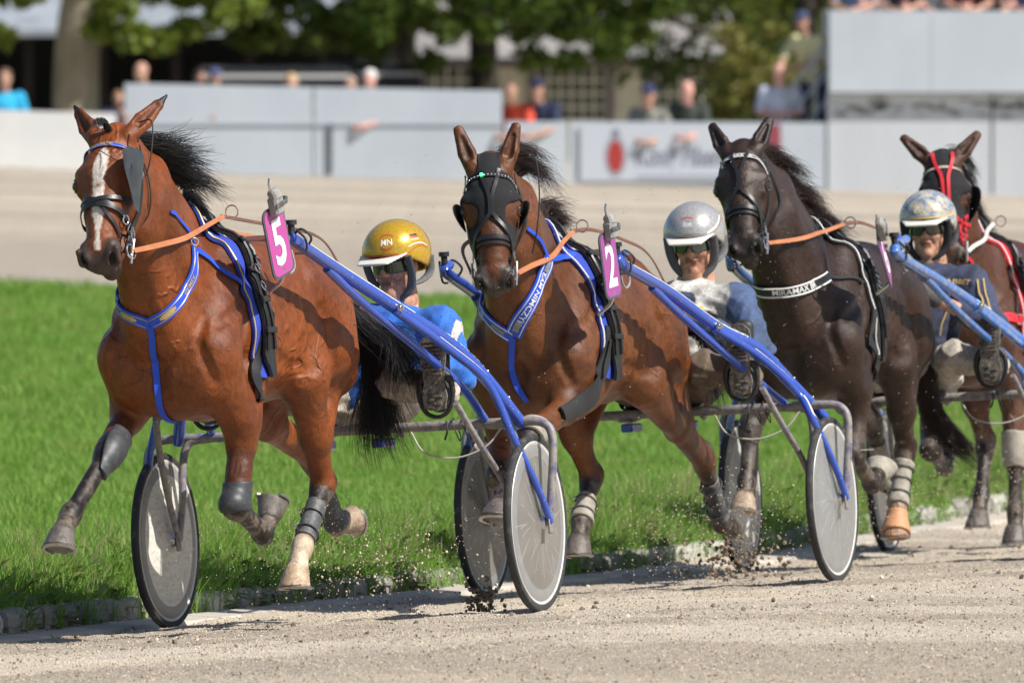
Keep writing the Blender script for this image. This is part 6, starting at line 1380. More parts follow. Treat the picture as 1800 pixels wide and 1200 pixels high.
def bridle_rings(S, par, s, x=.47, z=-.12, y=.07):
    c = S.hp(x, s*y, z); ring(c, S.R[:, 1]+S.R[:, 2]*.3, .026, .0035, 'bit_ring', chrome, par); ring(c+S.R[:, 0]*-.07, S.R[:, 1], .017, .003, 'bridle_ring', chrome, par)
    MB().tube(crom([c-S.R[:, 0]*.05+S.R[:, 1]*s*.006, c+S.R[:, 1]*s*.004, c+S.R[:, 0]*.045-S.R[:, 2]*.01], 4), .0055, 6, flat=.6).build('bit_shank', steel, par)
def bridle(S, U, par, kind, w=.016):
    H = lambda L: [S.hp(*q) for q in L]
    st = lambda L, w_=w, off=.005, nm='bridle_strap': strap(S, U, H(L), w_, nm, blackst, par, off=off)
    for s in (1, -1):
        st([(.115, s*.105, -.10), (.20, s*.105, -.125), (.30, s*.09, -.13), (.39, s*.075, -.125), (.47, s*.065, -.12)], w*1.1, .006, 'cheek_strap')
        st([(.06, s*.10, -.13), (.12, s*.10, -.19), (.19, s*.09, -.235), (.24, s*.03, -.24)], w*.8, .006, 'throat_strap')
        st([(.01, s*.075, -.085), (.06, s*.098, -.10), (.115, s*.105, -.10)], w, .008, 'crown_strap')
        c = S.snap([S.hp(.13, s*.105, -.105)], .008)[0]; ring(c, S.R[:, 1], .011, .003, 'buckle', chrome, par, 14); c = S.snap([S.hp(.37, s*.078, -.125)], .010)[0]; ring(c, S.R[:, 1], .012, .003, 'buckle', chrome, par, 14)
    if kind == 'cross':
        for s in (1, -1):
            st([(.285, s*.085, -.075), (.30, s*.06, -.02), (.318, s*.02, .0), (.335, -s*.02, -.0), (.36, -s*.055, -.03), (.385, -s*.07, -.09)], w, .006+.003*(s > 0), 'noseband_strap')
            st([(.385, s*.075, -.115), (.365, s*.066, -.05), (.348, s*.03, -.004), (.345, 0, .0)], w, .010, 'noseband_strap')
        st([(.335, .0, .0), (.38, .025, -.005), (.43, .048, -.04), (.465, .062, -.10)], w*.8, .006, 'noseband_strap')
    else:
        st([(.385, -.075, -.12), (.365, -.066, -.05), (.352, -.03, -.004), (.35, 0, .0), (.352, .03, -.004), (.365, .066, -.05), (.385, .075, -.12)], w*1.1, .006, 'noseband_strap')
        st([(.40, -.070, -.12), (.385, -.060, -.05), (.375, -.03, -.008), (.373, 0, -.004), (.375, .03, -.008), (.385, .060, -.05), (.40, .070, -.12)], w*.7, .005, 'noseband_strap')
        for s in (1, -1):
            st([(.02, s*.038, .01), (.09, s*.022, .025), (.17, s*.004, .022), (.24, s*.004, .015)], w*.9, .010, 'face_strap')
            st([(.24, s*.002, .015), (.29, s*.024, .008), (.34, s*.046, -.01), (.40, s*.056, -.05), (.455, s*.062, -.10)], w*.9, .010, 'face_strap')
def saddle(S, par, ox, dz, pad_m, pad_edge, hoodw=.10):
    top = ox+1.10
    arc = lambda dx0, dx1, z_end: [(top-dx0, 0, 1.56+dz), (top-dx0+.01, .12, 1.50+dz), (top-dx0+.015, .22, 1.36+dz), (top+.01-dx1, .27, 1.2+dz), (top+.0-dx1, .27, z_end+dz)]
    L = [(a, -b, c) for a, b, c in arc(0, 0, .98)[::-1]][:-1]+arc(0, 0, .98)
    rb = Ribbon(L, .17, S, .004, .010, na=9); p = rb.build('saddle_pad', pad_m, par)
    for v in (.080, -.080):
        pts = [rb.at(l, v, .002) for l in np.linspace(.02, rb.L[-1]-.02, 60)]; MB().tube(pts, .0035, 6).build('piping', pad_edge, p)
    s2 = Ribbon([(a-.012, b, c) for a, b, c in L], .085, S, .018, .012, na=7); q = s2.build('saddle', blackst, par)
    for v in (.028, -.028): s3 = MB().tube([s2.at(l, v, .004) for l in np.linspace(.1, s2.L[-1]-.1, 50)], .008, 6).build('saddle_trace', blackst, q)
    for y in (.11, -.11):
        c = S.snap([(top-.02, y, 1.52+dz)], .05)[0]; ring(c+np.array([0, 0, .02]), (1, 0, 0), .024, .003, 'terret_ring', chrome, q)
    for y in (.16, .21, .25):
        c = S.snap([(top+.005, y, 1.36+dz-(y-.2))], .036)[0]; ring(c, (0, 1, .4), .017, .0028, 'saddle_ring', chrome, q)
    for k in range(4):
        l = s2.L[-1]*(.66+.075*k); c = s2.at(l, 0, .006); t = s2.at(l+.01, 0, .006)-c; t /= np.linalg.norm(t); n = S.grad(c)[0]; R = np.array([np.cross(t, n), t, n]).T; MB().box(c, (.094, .022, .012), R, bev=.003).build('keeper', blackweb, q, smooth=False)
    return top
def harness_coupling(S, par, tipP):   # ball and bracket where the shaft tip meets the saddle
    t = np.array(tipP); MB().ball(t+np.array([.03, .0, .015]), .024, 14, 10).build('coupling_ball', blue, par)
    m = MB().lathe(t+np.array([.0, 0, .0]), (-1, 0, 0), [(-.03, .012), (-.02, .022), (.03, .024), (.05, .020)], 14).box(t+np.array([-.01, .0, -.04]), (.05, .034, .05), bev=.006); m.tube(crom([t+np.array([.03, .02, -.04]), t+np.array([.035, .025, -.10]), t+np.array([.0, .03, -.125]), t+np.array([-.05, .03, -.10]), t+np.array([-.05, .02, -.04])], 5), .0045, 6).build('coupling_bracket', pouchm, par)
def rein(par, pts, w, name, mat, S=None):
    if S is not None:               # keep it lying outside the coat
        pts = resample(crom(pts, 6), .03)
        for _ in range(10):
            d = S.val(pts); pts = pts+S.grad(pts, .015)*np.clip(.014-d, 0, .03)[:, None]
            q = pts.copy(); q[1:-1] = .25*pts[:-2]+.5*pts[1:-1]+.25*pts[2:]; pts = q
        pts = list(pts)
    rb = Ribbon(pts, w, None, thick=.003, up=(.35, .75, .55), step=.02, na=2); return rb.build(name, mat, par)
# ---- horse one: bright bay with a white blaze, number 5
def blaze5(S, V, C):
    q = (V-S.O)@S.R; x = q[:, 0]/.91; y = q[:, 1]/1.2; z = q[:, 2]/1.12; xc = np.interp(x, [.05, .12, .22, .33, .42, .50], [.004, .004, -.004, .0, .004, .002]); w = np.interp(x, [.07, .10, .16, .24, .32, .38, .45, .52], [0, .014, .022, .017, .017, .017, .007, .009])
    w = w*1.18+.002*np.sin(x*160)*np.sin(x*61); m = np.clip((w-np.abs(y-xc))/.004, 0, 1)*(z > -.09)*(x < .53)*(x > .06); m *= 1-np.exp(-((x-.255)**2+(y+.004)**2)/.00008)
    C = C*(1-m[:, None])+np.array((.66, .63, .60))*m[:, None]
    gl = np.clip(1-seg_dist(V, [((.98, .14, .24)), ((1.0, .14, .21))], [.045, .045])/.01, 0, 1) if 0 else 0
    return C
SP5['paint'] = blaze5
D5 = U5.P(697, 466, x=-.34); D2 = U2.P(1221, 430, x=-.34); D6 = U6.P(1632, 404, x=-.34)
print('heads', D5, D2, D6)
def crest(S, SP, n, lo=.0, hi=1.0):
    a = S.hp(-.05, 0, -.02); b = np.array((SP['ox']+1.12, 0, 1.50+SP['dz'])); m = a*.5+b*.5+np.array([-.05, 0, .05]); P_ = crom([a, m, b], 10); idx = np.linspace(lo, hi, n)*(len(P_)-1)
    return [S.snap([P_[int(i)]], .0)[0] for i in idx]
def make5():
    U = U5; SP = SP5; S0 = None
    def P_(px, py, x): return U.P(px, py, x=x)
    tl = [([[(.33, 0, 1.25), (.22, .04, 1.25), P_(655, 582, .16), P_(705, 598, .14), P_(740, 628, .30)], [(.33, 0, 1.25), (.22, .04, 1.24), P_(655, 600, .24), P_(705, 640, .28), P_(705, 710, .30)]], 1900, .015, .040),
          ([[(.33, 0, 1.24), (.22, .03, 1.22), P_(648, 600, .18), P_(672, 680, .16), P_(690, 745, .20), P_(708, 790, .2)], [(.33, 0, 1.24), (.22, .03, 1.2), P_(645, 610, .18), P_(650, 690, .16), P_(632, 750, .14), P_(640, 800, .12)]], 2600, .016, .036)]
    e, S, me = horse(U, SP, 'bright bay horse with a white blaze, wearing pink number 5, leading the file', 'coat_bright_bay', .18, .0022, [], tl, hairb)
    cr = crest(S, SP, 9); gs = []
    for i, r in enumerate(cr[1:6]):
        k = i/4; gs.append([r, r+np.array([-.07, .03, -.01]), r+np.array([-.18, .08, -.03]), r+np.array([-.31+.08*k, .11, -.02-.07*k]), r+np.array([-.44+.2*k, .13, .0-.12*k])])
    hair('mane', gs, 1500, .012, .036, hairb, e, seed=3, curl=.02, lens=(.45, .92))
    hair('mane', [[r, r+np.array([-.05, .0, .03]), r+np.array([-.12, .01, .01]), r+np.array([-.17, .02, -.03])] for r in cr[4:]], 500, .01, .02, hairb, e, seed=5)
    f0 = S.hp(-.02, 0, .0); hair('forelock', [[f0+np.array([-.02, .0, -.01]), f0+np.array([.0, -.01, .022]), f0+np.array([.03, -.03, .018]), f0+np.array([.055, -.045, -.01])]], 110, .010, .012, hairb, e, seed=6)
    # bridle
    rb, o = strap(S, U, browline(S), .026, 'browband', bluec, e, off=.004)
    for v in (-.0115, .0115): MB().tube([rb.at(l, v, .001) for l in np.linspace(.01, rb.L[-1]-.01, 40)], .0014, 5).build('gold_edge', goldm, o)
    text_ribbon(rb, 'NAIMEK', .024, rb.L[-1]*.47, 0, 'browband_lettering', goldm, o, bold=.012, flip=rb.B[len(rb.B)//2][2] < 0, rev=False)
    bridle(S, U, e, 'cross')
    eye_plate(S, e, 1, pmat('blinker_leather', (.045, .05, .056), rough=.35, col2=(.03, .033, .036), nscale=20))
    bridle_rings(S, e, 1); bridle_rings(S, e, -1)
    for q in ((.375, .064, -.05), (.385, .068, -.085)):
        c = S.snap([S.hp(*q)], .014)[0]; ring(c, S.grad(c)[0], .016, .003, 'noseband_ring', chrome, e)
    MB().tube(crom([S.hp(-.03, .10, .0), S.hp(-.01, .15, .02), S.hp(.12, .15, .0), S.hp(.2, .13, -.03)], 6), .003, 6).build('ear_cord', wire, e)
    MB().tube(crom([S.hp(.07, .01, .03), S.hp(.10, .04, .035), S.hp(.14, .09, .03), S.hp(.22, .11, .03)], 6), .0016, 5).build('ear_cord', wire, e)
    # breast collar with its centre strap
    ra, oa = strap(S, U, [(340, 436), (340, 462), (331, 498), (308, 535), (280, 560), (264, 568)], .046, 'breast_collar', bluec, e, x0=2.22, off=.005, thick=.006)
    rb, ob = strap(S, U, [(1.80, -.22, 1.33), (1.92, -.22, 1.24), (190, 525), (215, 545), (240, 560), (264, 570)], .046, 'breast_collar', bluec, e, x0=2.22, off=.005, thick=.006)
    for r_, o_ in ((ra, oa), (rb, ob)):
        for v in (-.014, .014): MB().tube([r_.at(l, v, .001) for l in np.linspace(.01, r_.L[-1]-.01, 40)], .0016, 5).build('gold_edge', goldm, o_)
        V = []; n_ = 10
        for i in range(n_+1):
            l = r_.L[-1]*(.70+.18*i/n_); ww = .010 if 1 < i < n_-1 else .006; V += [r_.at(l, -ww, .002), r_.at(l, ww, .002)]
        MB().add(V, [(2*i, 2*i+1, 2*i+3, 2*i+2) for i in range(n_)]).build('gold_plaque', goldm, o_, smooth=False)
    text_ribbon(rb, 'NAIMEK', .026, rb.L[-1]*.42, 0, 'collar_lettering', goldm, ob, bold=.014, rev=True, flip=rb.B[len(rb.B)//2][2] > 0)
    text_ribbon(ra, 'NAIMEK', .024, ra.L[-1]*.42, 0, 'collar_lettering', goldm, oa, bold=.008, rev=True, flip=ra.B[len(ra.B)//2][2] > 0)
    strap(S, U, [(265, 572), (269, 600), (273, 640), (278, 690), (288, 728), (1.78, -.01, .70)], .024, 'centre_strap', bluec, e, x0=2.22, off=.005)
    strap(S, U, [(340, 434), (333, 412), (318, 392), (298, 371)], .013, 'neck_strap', bluec, e, x0=2.22, off=.005)
    strap(S, U, [(344, 440), (368, 458), (395, 482), (425, 505), (452, 520)], .021, 'side_strap', bluec, e, off=.007)
    ring(S.march(U, 337, 425)+np.array([.01, .015, 0]), (.6, .7, .2), .014, .003, 'snap_hook', chrome, e)
    top = saddle(S, e, SP['ox']+.08, SP['dz'], bluep, goldm)
    strap(S, U, [(462, 540), (455, 590), (448, 635), (444, 665), (top-.03, .08, .70)], .045, 'girth', blackst, e, off=.010, thick=.008); strap(S, U, [(468, 545), (464, 590), (455, 630)], .016, 'girth_billet', blackst, e, off=.022)
    TL, BL_ = U.P(478, 365, l=.39), U.P(501, 484, l=.40); plate(e, U, S, (TL+BL_)/2, BL_-TL, (-.98, .2, 0), '5', plum)
    harness_coupling(S, e, (1.50, .335, 1.43))
    MB().tube(crom([(top+.05, .0, 1.56+SP['dz']), (top+.10, .01, 1.60+SP['dz']), (top-.04, .0, 1.61+SP['dz'])], 5), .009, 6, flat=.5).build('check_hook', blackst, e)
    bit = S.hp(.47, .078, -.12)
    rein(e, [bit*(1-t)+np.array([top-.02, .125, 1.575+SP['dz']])*t-np.array([0, 0, .02*sin(pi*t)]) for t in (0, .33, .66, 1)], [.020, .022, .019, .016], 'rein', tan, S)
    rein(e, [np.array([top-.02, .115, 1.575+SP['dz']]), (1.15, .12, 1.50), (.75, .12, 1.475), (.45, .12, 1.43), (.30, .14, 1.30), (.17, .16, 1.16)], .016, 'rein', brn)
    rein(e, [S.hp(.47, -.078, -.12), (1.9, -.17, 1.46), (top-.02, -.115, 1.55), (.75, -.12, 1.475), (.45, -.12, 1.43), (.15, -.06, 1.16)], .016, 'rein', tan)
    MB().tube(crom([S.hp(-.04, 0, .0), (1.95, .0, 1.67), (top+.02, 0, 1.57)], 6), .004, 6).build('check_rein', blackst, e)
    # boots on the legs
    R_ = SP['RF']; L_ = SP['LF']; H = SP['LH']; K = SP['RH']
    shell(S, me, lambda V, f=limb_band(R_['k']-(R_['f']-R_['k'])*.45, R_['f'], .075, .10, .56): f(V) & ((V-R_['k'])[:, 1] > .004), .012, 'knee_boot', boot_d, e)
    kd = L_['k']+np.array([0, 0, .06]); shell(S, me, limb_band(kd+np.array([0, 0, .03]), kd+np.array([0, 0, -.10]), .085, .0, .85), .006, 'knee_boot', boot_d, e)
    shell(S, me, limb_band(H['k'], H['f'], .07, .30, .88), .007, 'shin_boot', boot_g, e); shell(S, me, limb_band(K['k'], K['f'], .08, .50, 1.0), .008, 'shin_boot', boot_g, e)
    boot_straps(S, e, H['k'], H['f'], .05, (.5, .75), boot_g)
    return e, S, me
# ---- horse two: brown bay in a black hood, number 2
def make2():
    U = U2; SP = SP2
    def P_(px, py, x): return U.P(px, py, x=x)
    dk_ = (.10, 0, 1.14)
    tl = [([[dk_, (.0, .03, 1.13), P_(1245, 560, -.02), P_(1285, 600, -.05), P_(1300, 650, -.05)], [dk_, (.0, .03, 1.1), P_(1240, 580, -.02), P_(1262, 650, -.05), P_(1275, 720, -.05)]], 2300, .018, .04)]
    e, S, me = horse(U, SP, 'brown bay horse in a black hood with silver browband, number 2, second in the file', 'coat_brown_bay', .4, .0016, [], tl, hairb)
    cr = crest(S, SP, 8)
    hair('mane', [[r, r+np.array([-.08, .02, .03]), r+np.array([-.2, .05, .03-.04*i/4]), r+np.array([-.34+.05*i, .08, -.02-.03*i])] for i, r in enumerate(cr[1:4])], 700, .012, .026, hairbr, e, seed=3, curl=.02, lens=(.5, 1.05))
    hair('mane', [[r, r+np.array([-.07, .01, .05]), r+np.array([-.17, .02, .05]), r+np.array([-.27, .03, .03])] for r in cr[5:]], 600, .012, .024, hairbr, e, seed=4, curl=.02)
    shell(S, me, hood_mask(S, -.07, .275), .005, 'hood', blhood, e)
    for s in (1, -1): blinker(S, e, s, .145, .275, .030, -.01, cup=True)
    rb, o = strap(S, U, browline(S), .017, 'browband', blackst, e, off=.008)
    m = MB()
    for l in np.linspace(.02, rb.L[-1]-.02, 26): m.ball(rb.at(l, 0, .001), .0042, 6, 5)
    m.build('crystal_row', sil, o); MB().ball(rb.at(rb.L[-1]*.42, 0, .004), .008, 8, 6).build('led_light', ledm, o)
    bridle(S, U, e, 'split')
    bridle_rings(S, e, 1); bridle_rings(S, e, -1)
    for s_ in (1, -1):
        c = S.snap([S.hp(.392, s_*.072, -.10)], .014)[0]; ring(c, S.grad(c)[0], .016, .003, 'noseband_ring', chrome, e)
    MB().tube(crom([S.hp(-.05, .10, -.02), S.hp(-.02, .155, .0), S.hp(.14, .165, -.02), S.hp(.3, .15, -.06), S.hp(.38, .13, -.12)], 6), .003, 6).build('ear_cord', wire, e)
    ra, oa = strap(S, U, [(962, 452), (952, 480), (935, 522), (915, 560), (903, 588)], .068, 'breast_collar', bluec, e, x0=2.22, off=.006, thick=.007)
    rb, ob = strap(S, U, [(1.60, -.2, 1.26), (1.70, -.2, 1.16), (858, 555), (880, 578), (902, 592)], .050, 'breast_collar', bluec, e, x0=2.22, off=.006, thick=.007)
    for r_, o_, w_ in ((ra, oa, .024), (rb, ob, .017)):
        for v in (-w_, w_): MB().tube([r_.at(l, v, .001) for l in np.linspace(.01, r_.L[-1]-.01, 40)], .0022, 5).build('white_edge', whitel, o_)
        for f0 in (.10, .86) if r_ is ra else (.84,):
            V = []
            for i in range(9): V += [r_.at(r_.L[-1]*(f0-.07+.14*i/8), -w_*.5, .002), r_.at(r_.L[-1]*(f0-.07+.14*i/8), w_*.5, .002)]
            MB().add(V, [(2*i, 2*i+1, 2*i+3, 2*i+2) for i in range(8)]).build('crystal_plaque', pouchm, o_, smooth=False)
    text_ribbon(ra, 'TEAM NIMCZYK', .036, ra.L[-1]*.48, 0, 'collar_lettering', whitel, oa, bold=.014, flip=False, rev=False)
    text_ribbon(rb, 'NIMCZYK', .028, rb.L[-1]*.45, 0, 'collar_lettering', whitel, ob, bold=.01, rev=True, flip=rb.B[len(rb.B)//2][2] > 0)
    strap(S, U, [(902, 592), (900, 620), (899, 645), (906, 675), (928, 705)], .024, 'centre_strap', bluec, e, x0=2.22, off=.006)
    strap(S, U, [(964, 456), (985, 453), (1010, 448)], .022, 'side_strap', bluec, e, off=.010); strap(S, U, [(960, 450), (950, 425), (925, 402)], .014, 'neck_strap', bluec, e, x0=2.22, off=.006)
    top = saddle(S, e, SP['ox']+.10, SP['dz'], bluep, whitel)
    strap(S, U, [(1062, 575), (1062, 600), (1056, 640), (1042, 685), (1012, 715), (985, 728)], [.05, .06, .085, .085, .06], 'girth', blackweb, e, off=.010, thick=.010); strap(S, U, [(1062, 595), (1056, 630), (1048, 665)], .02, 'girth_billet', blackst, e, off=.024)
    TL, BL_ = U.P(1066, 412, l=.39), U.P(1080, 520, l=.40); plate(e, U, S, (TL+BL_)/2, BL_-TL, (-.99, .13, 0), '2', plat2)
    harness_coupling(S, e, (1.42, .335, 1.345))
    bit = S.hp(.47, .078, -.12); rein(e, [bit*(1-t)+np.array([top-.02, .125, 1.575+SP['dz']])*t-np.array([0, 0, .015*sin(pi*t)]) for t in (0, .33, .66, 1)], [.020, .022, .019, .016], 'rein', tan, S)
    rein(e, [np.array([top-.02, .115, 1.575+SP['dz']]), (1.05, .12, 1.46), (.65, .12, 1.42), (.35, .13, 1.36), (.15, .15, 1.2)], .018, 'rein', brn); rein(e, [S.hp(.47, -.078, -.12), (1.8, -.17, 1.42), (top-.02, -.115, 1.47), (.65, -.12, 1.42), (.35, -.12, 1.36), (.15, -.06, 1.2)], .016, 'rein', tan)
    L_ = SP['LF']; shell(S, me, limb_band(L_['k']-(L_['f']-L_['k'])*.10, L_['f'], .08, -.2, .12), .012, 'knee_boot', boot_p, e); K = SP['RH']; H = SP['LH']
    shell(S, me, limb_band(K['k'], K['f'], .08, .45, 1.), .009, 'shin_boot', boot_p, e); shell(S, me, limb_band(H['k'], H['f'], .07, .28, .92), .007, 'shin_boot', boot_g, e)
    boot_straps(S, e, K['k'], K['f'], .05, (.55, .8), boot_g); boot_straps(S, e, H['k'], H['f'], .05, (.4, .6, .8), boot_g)
    return e, S, me
# ---- horse three: near-black, number 6
def make6():
    U = U6; SP = SP6
    def P_(px, py, x): return U.P(px, py, x=x)
    dk_ = (.24, 0, 1.16)
    tl = [([[dk_, (.12, .02, 1.1), P_(1628, 640, .1), P_(1640, 710, .05), P_(1680, 765, 0), P_(1718, 808, -.05)], [dk_, (.12, .02, 1.1), P_(1622, 660, .1), P_(1625, 720, .05), P_(1655, 770, 0), P_(1705, 806, -.05)]], 2400, .018, .022)]
    e, S, me = horse(U, SP, 'blackish brown horse in an open black bridle, number 6, third in the file', 'coat_black_brown', .4, .0012, [], tl, hairbr)
    cr = crest(S, SP, 8)
    hair('mane', [[r, r+np.array([-.08, .02, .02]), r+np.array([-.18, .05, -.01]), r+np.array([-.30, .07, -.06])] for r in cr[1:]], 1500, .012, .026, hairbr, e, seed=3, curl=.02, lens=(.5, 1.05))
    rb, o = strap(S, U, browline(S), .026, 'browband', blackst, e, off=.005)
    for v in (-.0115, .0115): MB().tube([rb.at(l, v, .001) for l in np.linspace(.01, rb.L[-1]-.01, 40)], .0018, 5).build('white_edge', whitel, o)
    text_ribbon(rb, 'MIRAMAX BR', .024, rb.L[-1]*.45, 0, 'browband_lettering', whitel, o, bold=.014, flip=rb.B[len(rb.B)//2][2] < 0)
    bridle(S, U, e, 'split', .015); bridle_rings(S, e, 1); bridle_rings(S, e, -1)
    ra, oa = strap(S, U, [(1300, 488), (1330, 506), (1365, 513), (1400, 510), (1430, 500), (1454, 486)], .048, 'breast_collar', blackst, e, x0=2.22, off=.006, thick=.007)
    for v in (-.019, .019): MB().tube([ra.at(l, v, .001) for l in np.linspace(.01, ra.L[-1]-.01, 50)], .0036, 5).build('white_edge', whitel, oa)
    text_ribbon(ra, 'MIRAMAX BR', .036, ra.L[-1]*.49, 0, 'collar_lettering', whitel, oa, bold=.012, flip=ra.B[len(ra.B)//2][2] < 0)
    for pts in ([(1454, 484), (1450, 455), (1440, 420), (1432, 396)], [(1455, 487), (1480, 490), (1515, 496)]): strap(S, U, pts, .014, 'collar_support', blackweb, e, off=.008)
    top = saddle(S, e, SP['ox']+.02, SP['dz'], blackweb, whitel)
    strap(S, U, [(1532, 545), (1528, 575), (1524, 600), (top-.05, .1, .66)], .04, 'girth', blackst, e, off=.010, thick=.008)
    TL, BL_ = U.P(1540, 402, l=.39), U.P(1570, 500, l=.40); plate(e, U, S, (TL+BL_)/2, BL_-TL, (-1, -.12, 0), '6', plat2)
    harness_coupling(S, e, (1.30, .335, 1.39))
    bit = S.hp(.47, .078, -.12); rein(e, [bit*(1-t)+np.array([top-.02, .125, 1.575+SP['dz']])*t-np.array([0, 0, .015*sin(pi*t)]) for t in (0, .33, .66, 1)], [.018, .020, .018, .016], 'rein', tan, S)
    rein(e, [np.array([top-.02, .115, 1.575+SP['dz']]), (1.05, .12, 1.48), (.65, .12, 1.44), (.40, .13, 1.38), (.15, .15, 1.2)], .018, 'rein', brn)
    L_ = SP['LF']; kd = L_['k']+np.array([0, 0, .03]); shell(S, me, limb_band(L_['c'], L_['h'], .09, -.3, .9), .010, 'bell_boot', boot_p, e); H = SP['LH']; K = SP['RH']; R_ = SP['RF']
    shell(S, me, limb_band(H['k'], H['f'], .075, .22, 1.), .009, 'shin_boot', boot_p, e); shell(S, me, limb_band(H['c'], H['h'], .10, -.4, .55), .010, 'bell_boot', boot_o, e); shell(S, me, limb_band(K['k'], K['f'], .075, .3, 1.), .009, 'shin_boot', boot_p, e)
    MB().tube(crom([L_['k']+np.array([.03, -.05, .02]), L_['k']+np.array([.055, 0, .02]), L_['k']+np.array([.03, .05, .02]), L_['k']+np.array([-.06, .07, .02])], 5), .008, 6, flat=.4).build('knee_strap', boot_p, e)
    boot_straps(S, e, H['k'], H['f'], .05, (.35, .55, .78), boot_g)
    return e, S, me
# ---- horse four: dark bay in a black hood with red straps
def make4():
    U = U4; SP = SP4; dk_ = (.1, 0, 1.2)
    e, S, me = horse(U, SP, 'dark bay horse in a black hood with red straps, last in the file', 'coat_dark_bay', .6, .0014, [], [([[dk_, (0, 0, 1.1), (-.1, 0, .8), (-.12, 0, .55)], [dk_, (0, .02, 1.1), (-.06, .04, .8), (-.1, .04, .5)]], 700, .02, .03)], hairb)
    cr = crest(S, SP, 8); hair('mane', [[r, r+np.array([-.08, .02, .02]), r+np.array([-.16, .04, -.01]), r+np.array([-.24, .05, -.08])] for r in cr[1:]], 700, .012, .026, hairb, e, seed=3)
    shell(S, me, hood_mask(S, -.07, .33, .040), .005, 'hood', blhood, e)
    rb, o = strap(S, U, browline(S), .014, 'browband', pmat('beige_browband', (.45, .36, .28), rough=.5, bump=.001, bscale=300), e, off=.008)
    for s_ in (1, -1): strap(S, U, [S.hp(*q) for q in ((-.04, s_*.040, -.02), (.03, s_*.036, .012), (.09, s_*.018, .025), (.15, s_*.010, .022), (.30, s_*.008, .01))], .015, 'face_strap', redc, e, off=.011)
    blinker(S, e, 1, .12, .32, .04, .0, mat=blhood, cup=True)
    m = MB()
    for k in range(26): q = S.march(U, 1691+random.uniform(-9, 9), 382+k*1.6+random.uniform(-2, 2)); m.ball(q+np.array([random.uniform(0, .02), random.uniform(0, .02), 0]), (.008, .008, .013), 6, 5)
    m.build('red_fleece', redc, e); bridle_rings(S, e, 1); bridle_rings(S, e, -1)
    strap(S, U, [(1735, 545), (1760, 560), (1785, 562), (1820, 555), (1850, 545)], .045, 'breast_collar', redc, e, x0=2.22, off=.006, thick=.007); ring(S.march(U, 1787, 561)+np.array([.01, .015, 0]), (.9, .4, 0), .022, .004, 'buckle', chrome, e)
    strap(S, U, [(1752, 425), (1772, 470), (1785, 520), (1786, 550)], .016, 'collar_support', blackweb, e, off=.008); strap(S, U, [(1690, 430), (1702, 455), (1712, 480)], .014, 'neck_strap', redc, e, off=.006)
    top = saddle(S, e, SP['ox']+.06, SP['dz'], redc, whitel); bit = S.hp(.47, .078, -.12)
    rein(e, [bit*(1-t)+np.array([top-.02, .125, 1.575+SP['dz']])*t for t in (0, .33, .66, 1)], .018, 'rein', pmat('pale_rein', (.5, .48, .45), rough=.6), S); L_ = SP['LF']
    harness_coupling(S, e, (1.30, .335, 1.37)); shell(S, me, limb_band(L_['k']-(L_['f']-L_['k'])*.4, L_['f'], .08, .0, .45), .010, 'knee_boot', boot_p, e)
    return e, S, me
make5(); make2(); make6(); make4()
# ------------------------------------------------------------ drivers
strapg = pmat('helmet_padding', (.10, .105, .11), rough=.8, dirt=(.28, .26, .23), damt=.35, dscale=60); strapb = pmat('helmet_padding_black', (.02, .02, .022), rough=.7)
vis_w = pmat('visor_white', (.66, .64, .58), rough=.4, dirt=(.4, .36, .3), damt=.15, dscale=40)
redl = pmat('print_red', (.45, .06, .03), rough=.5); goldl = pmat('print_gold', (.60, .42, .15), rough=.5); navyl = pmat('print_navy', (.02, .03, .09), rough=.6); tanl = pmat('print_tan', (.42, .33, .22), rough=.7)
hg = pmat('helmet_gold', (.58, .36, .02), rough=.25, metal=.30, col2=(.42, .25, .012), nscale=120, coat=.6, dirt=(.40, .36, .28), damt=.22, dscale=22, speck=(.85, .7, .3), spamt=.02, spscale=260)
hs_ = pmat('helmet_silver', (.48, .475, .465), rough=.28, metal=.35, col2=(.33, .32, .31), nscale=120, coat=.5, dirt=(.20, .17, .14), damt=.28, dscale=24, speck=(.6, .58, .54), spamt=.02, spscale=200)
hb_ = pmat('helmet_blue_scroll', (.10, .15, .28), rough=.25, coat=.5, dirt=(.56, .52, .38), damt=.50, dscale=34, speck=(.7, .68, .6), spamt=-.01, spscale=150)
lens_g = pmat('lens_green', (.02, .04, .025), rough=.06, coat=1, speck=(.3, .3, .28), spamt=-.02, spscale=300); lens_m = pmat('lens_mirror', (.16, .17, .20), rough=.07, metal=.9, col2=(.08, .14, .06), nscale=9); lens_b = pmat('lens_black', (.01, .014, .012), rough=.08, coat=1)
BJ = (.015, .14, .62)
def paint5(V, C):
    f = np.sin(V[:, 2]*19+V[:, 1]*9)+np.sin(V[:, 1]*31+V[:, 2]*7); m = (V[:, 0] > -.22) & (V[:, 2] > 1.0) & (V[:, 2] < 1.13) & (V[:, 1] < .08) & (f > .65); C = C.copy(); C[m] = (.42, .33, .22)
    w = (V[:, 1] > .385) & (V[:, 1] < .41) & (V[:, 2] > .98); C[w] = (.62, .60, .55); return C
def paint2(V, C):
    f = vnoise(V, 14, 2); m = (V[:, 0] > -.20) & (np.hypot((V[:, 1]-.09)/.075, (V[:, 2]-1.17)/.045) < .7+.6*f); C = C.copy(); C[m] = (.03, .045, .11); k = (V[:, 0] > -.2) & (np.hypot((V[:, 1]-.17)/.022, (V[:, 2]-1.13)/.018) < 1); C[k] = (.65, .38, .03); return C
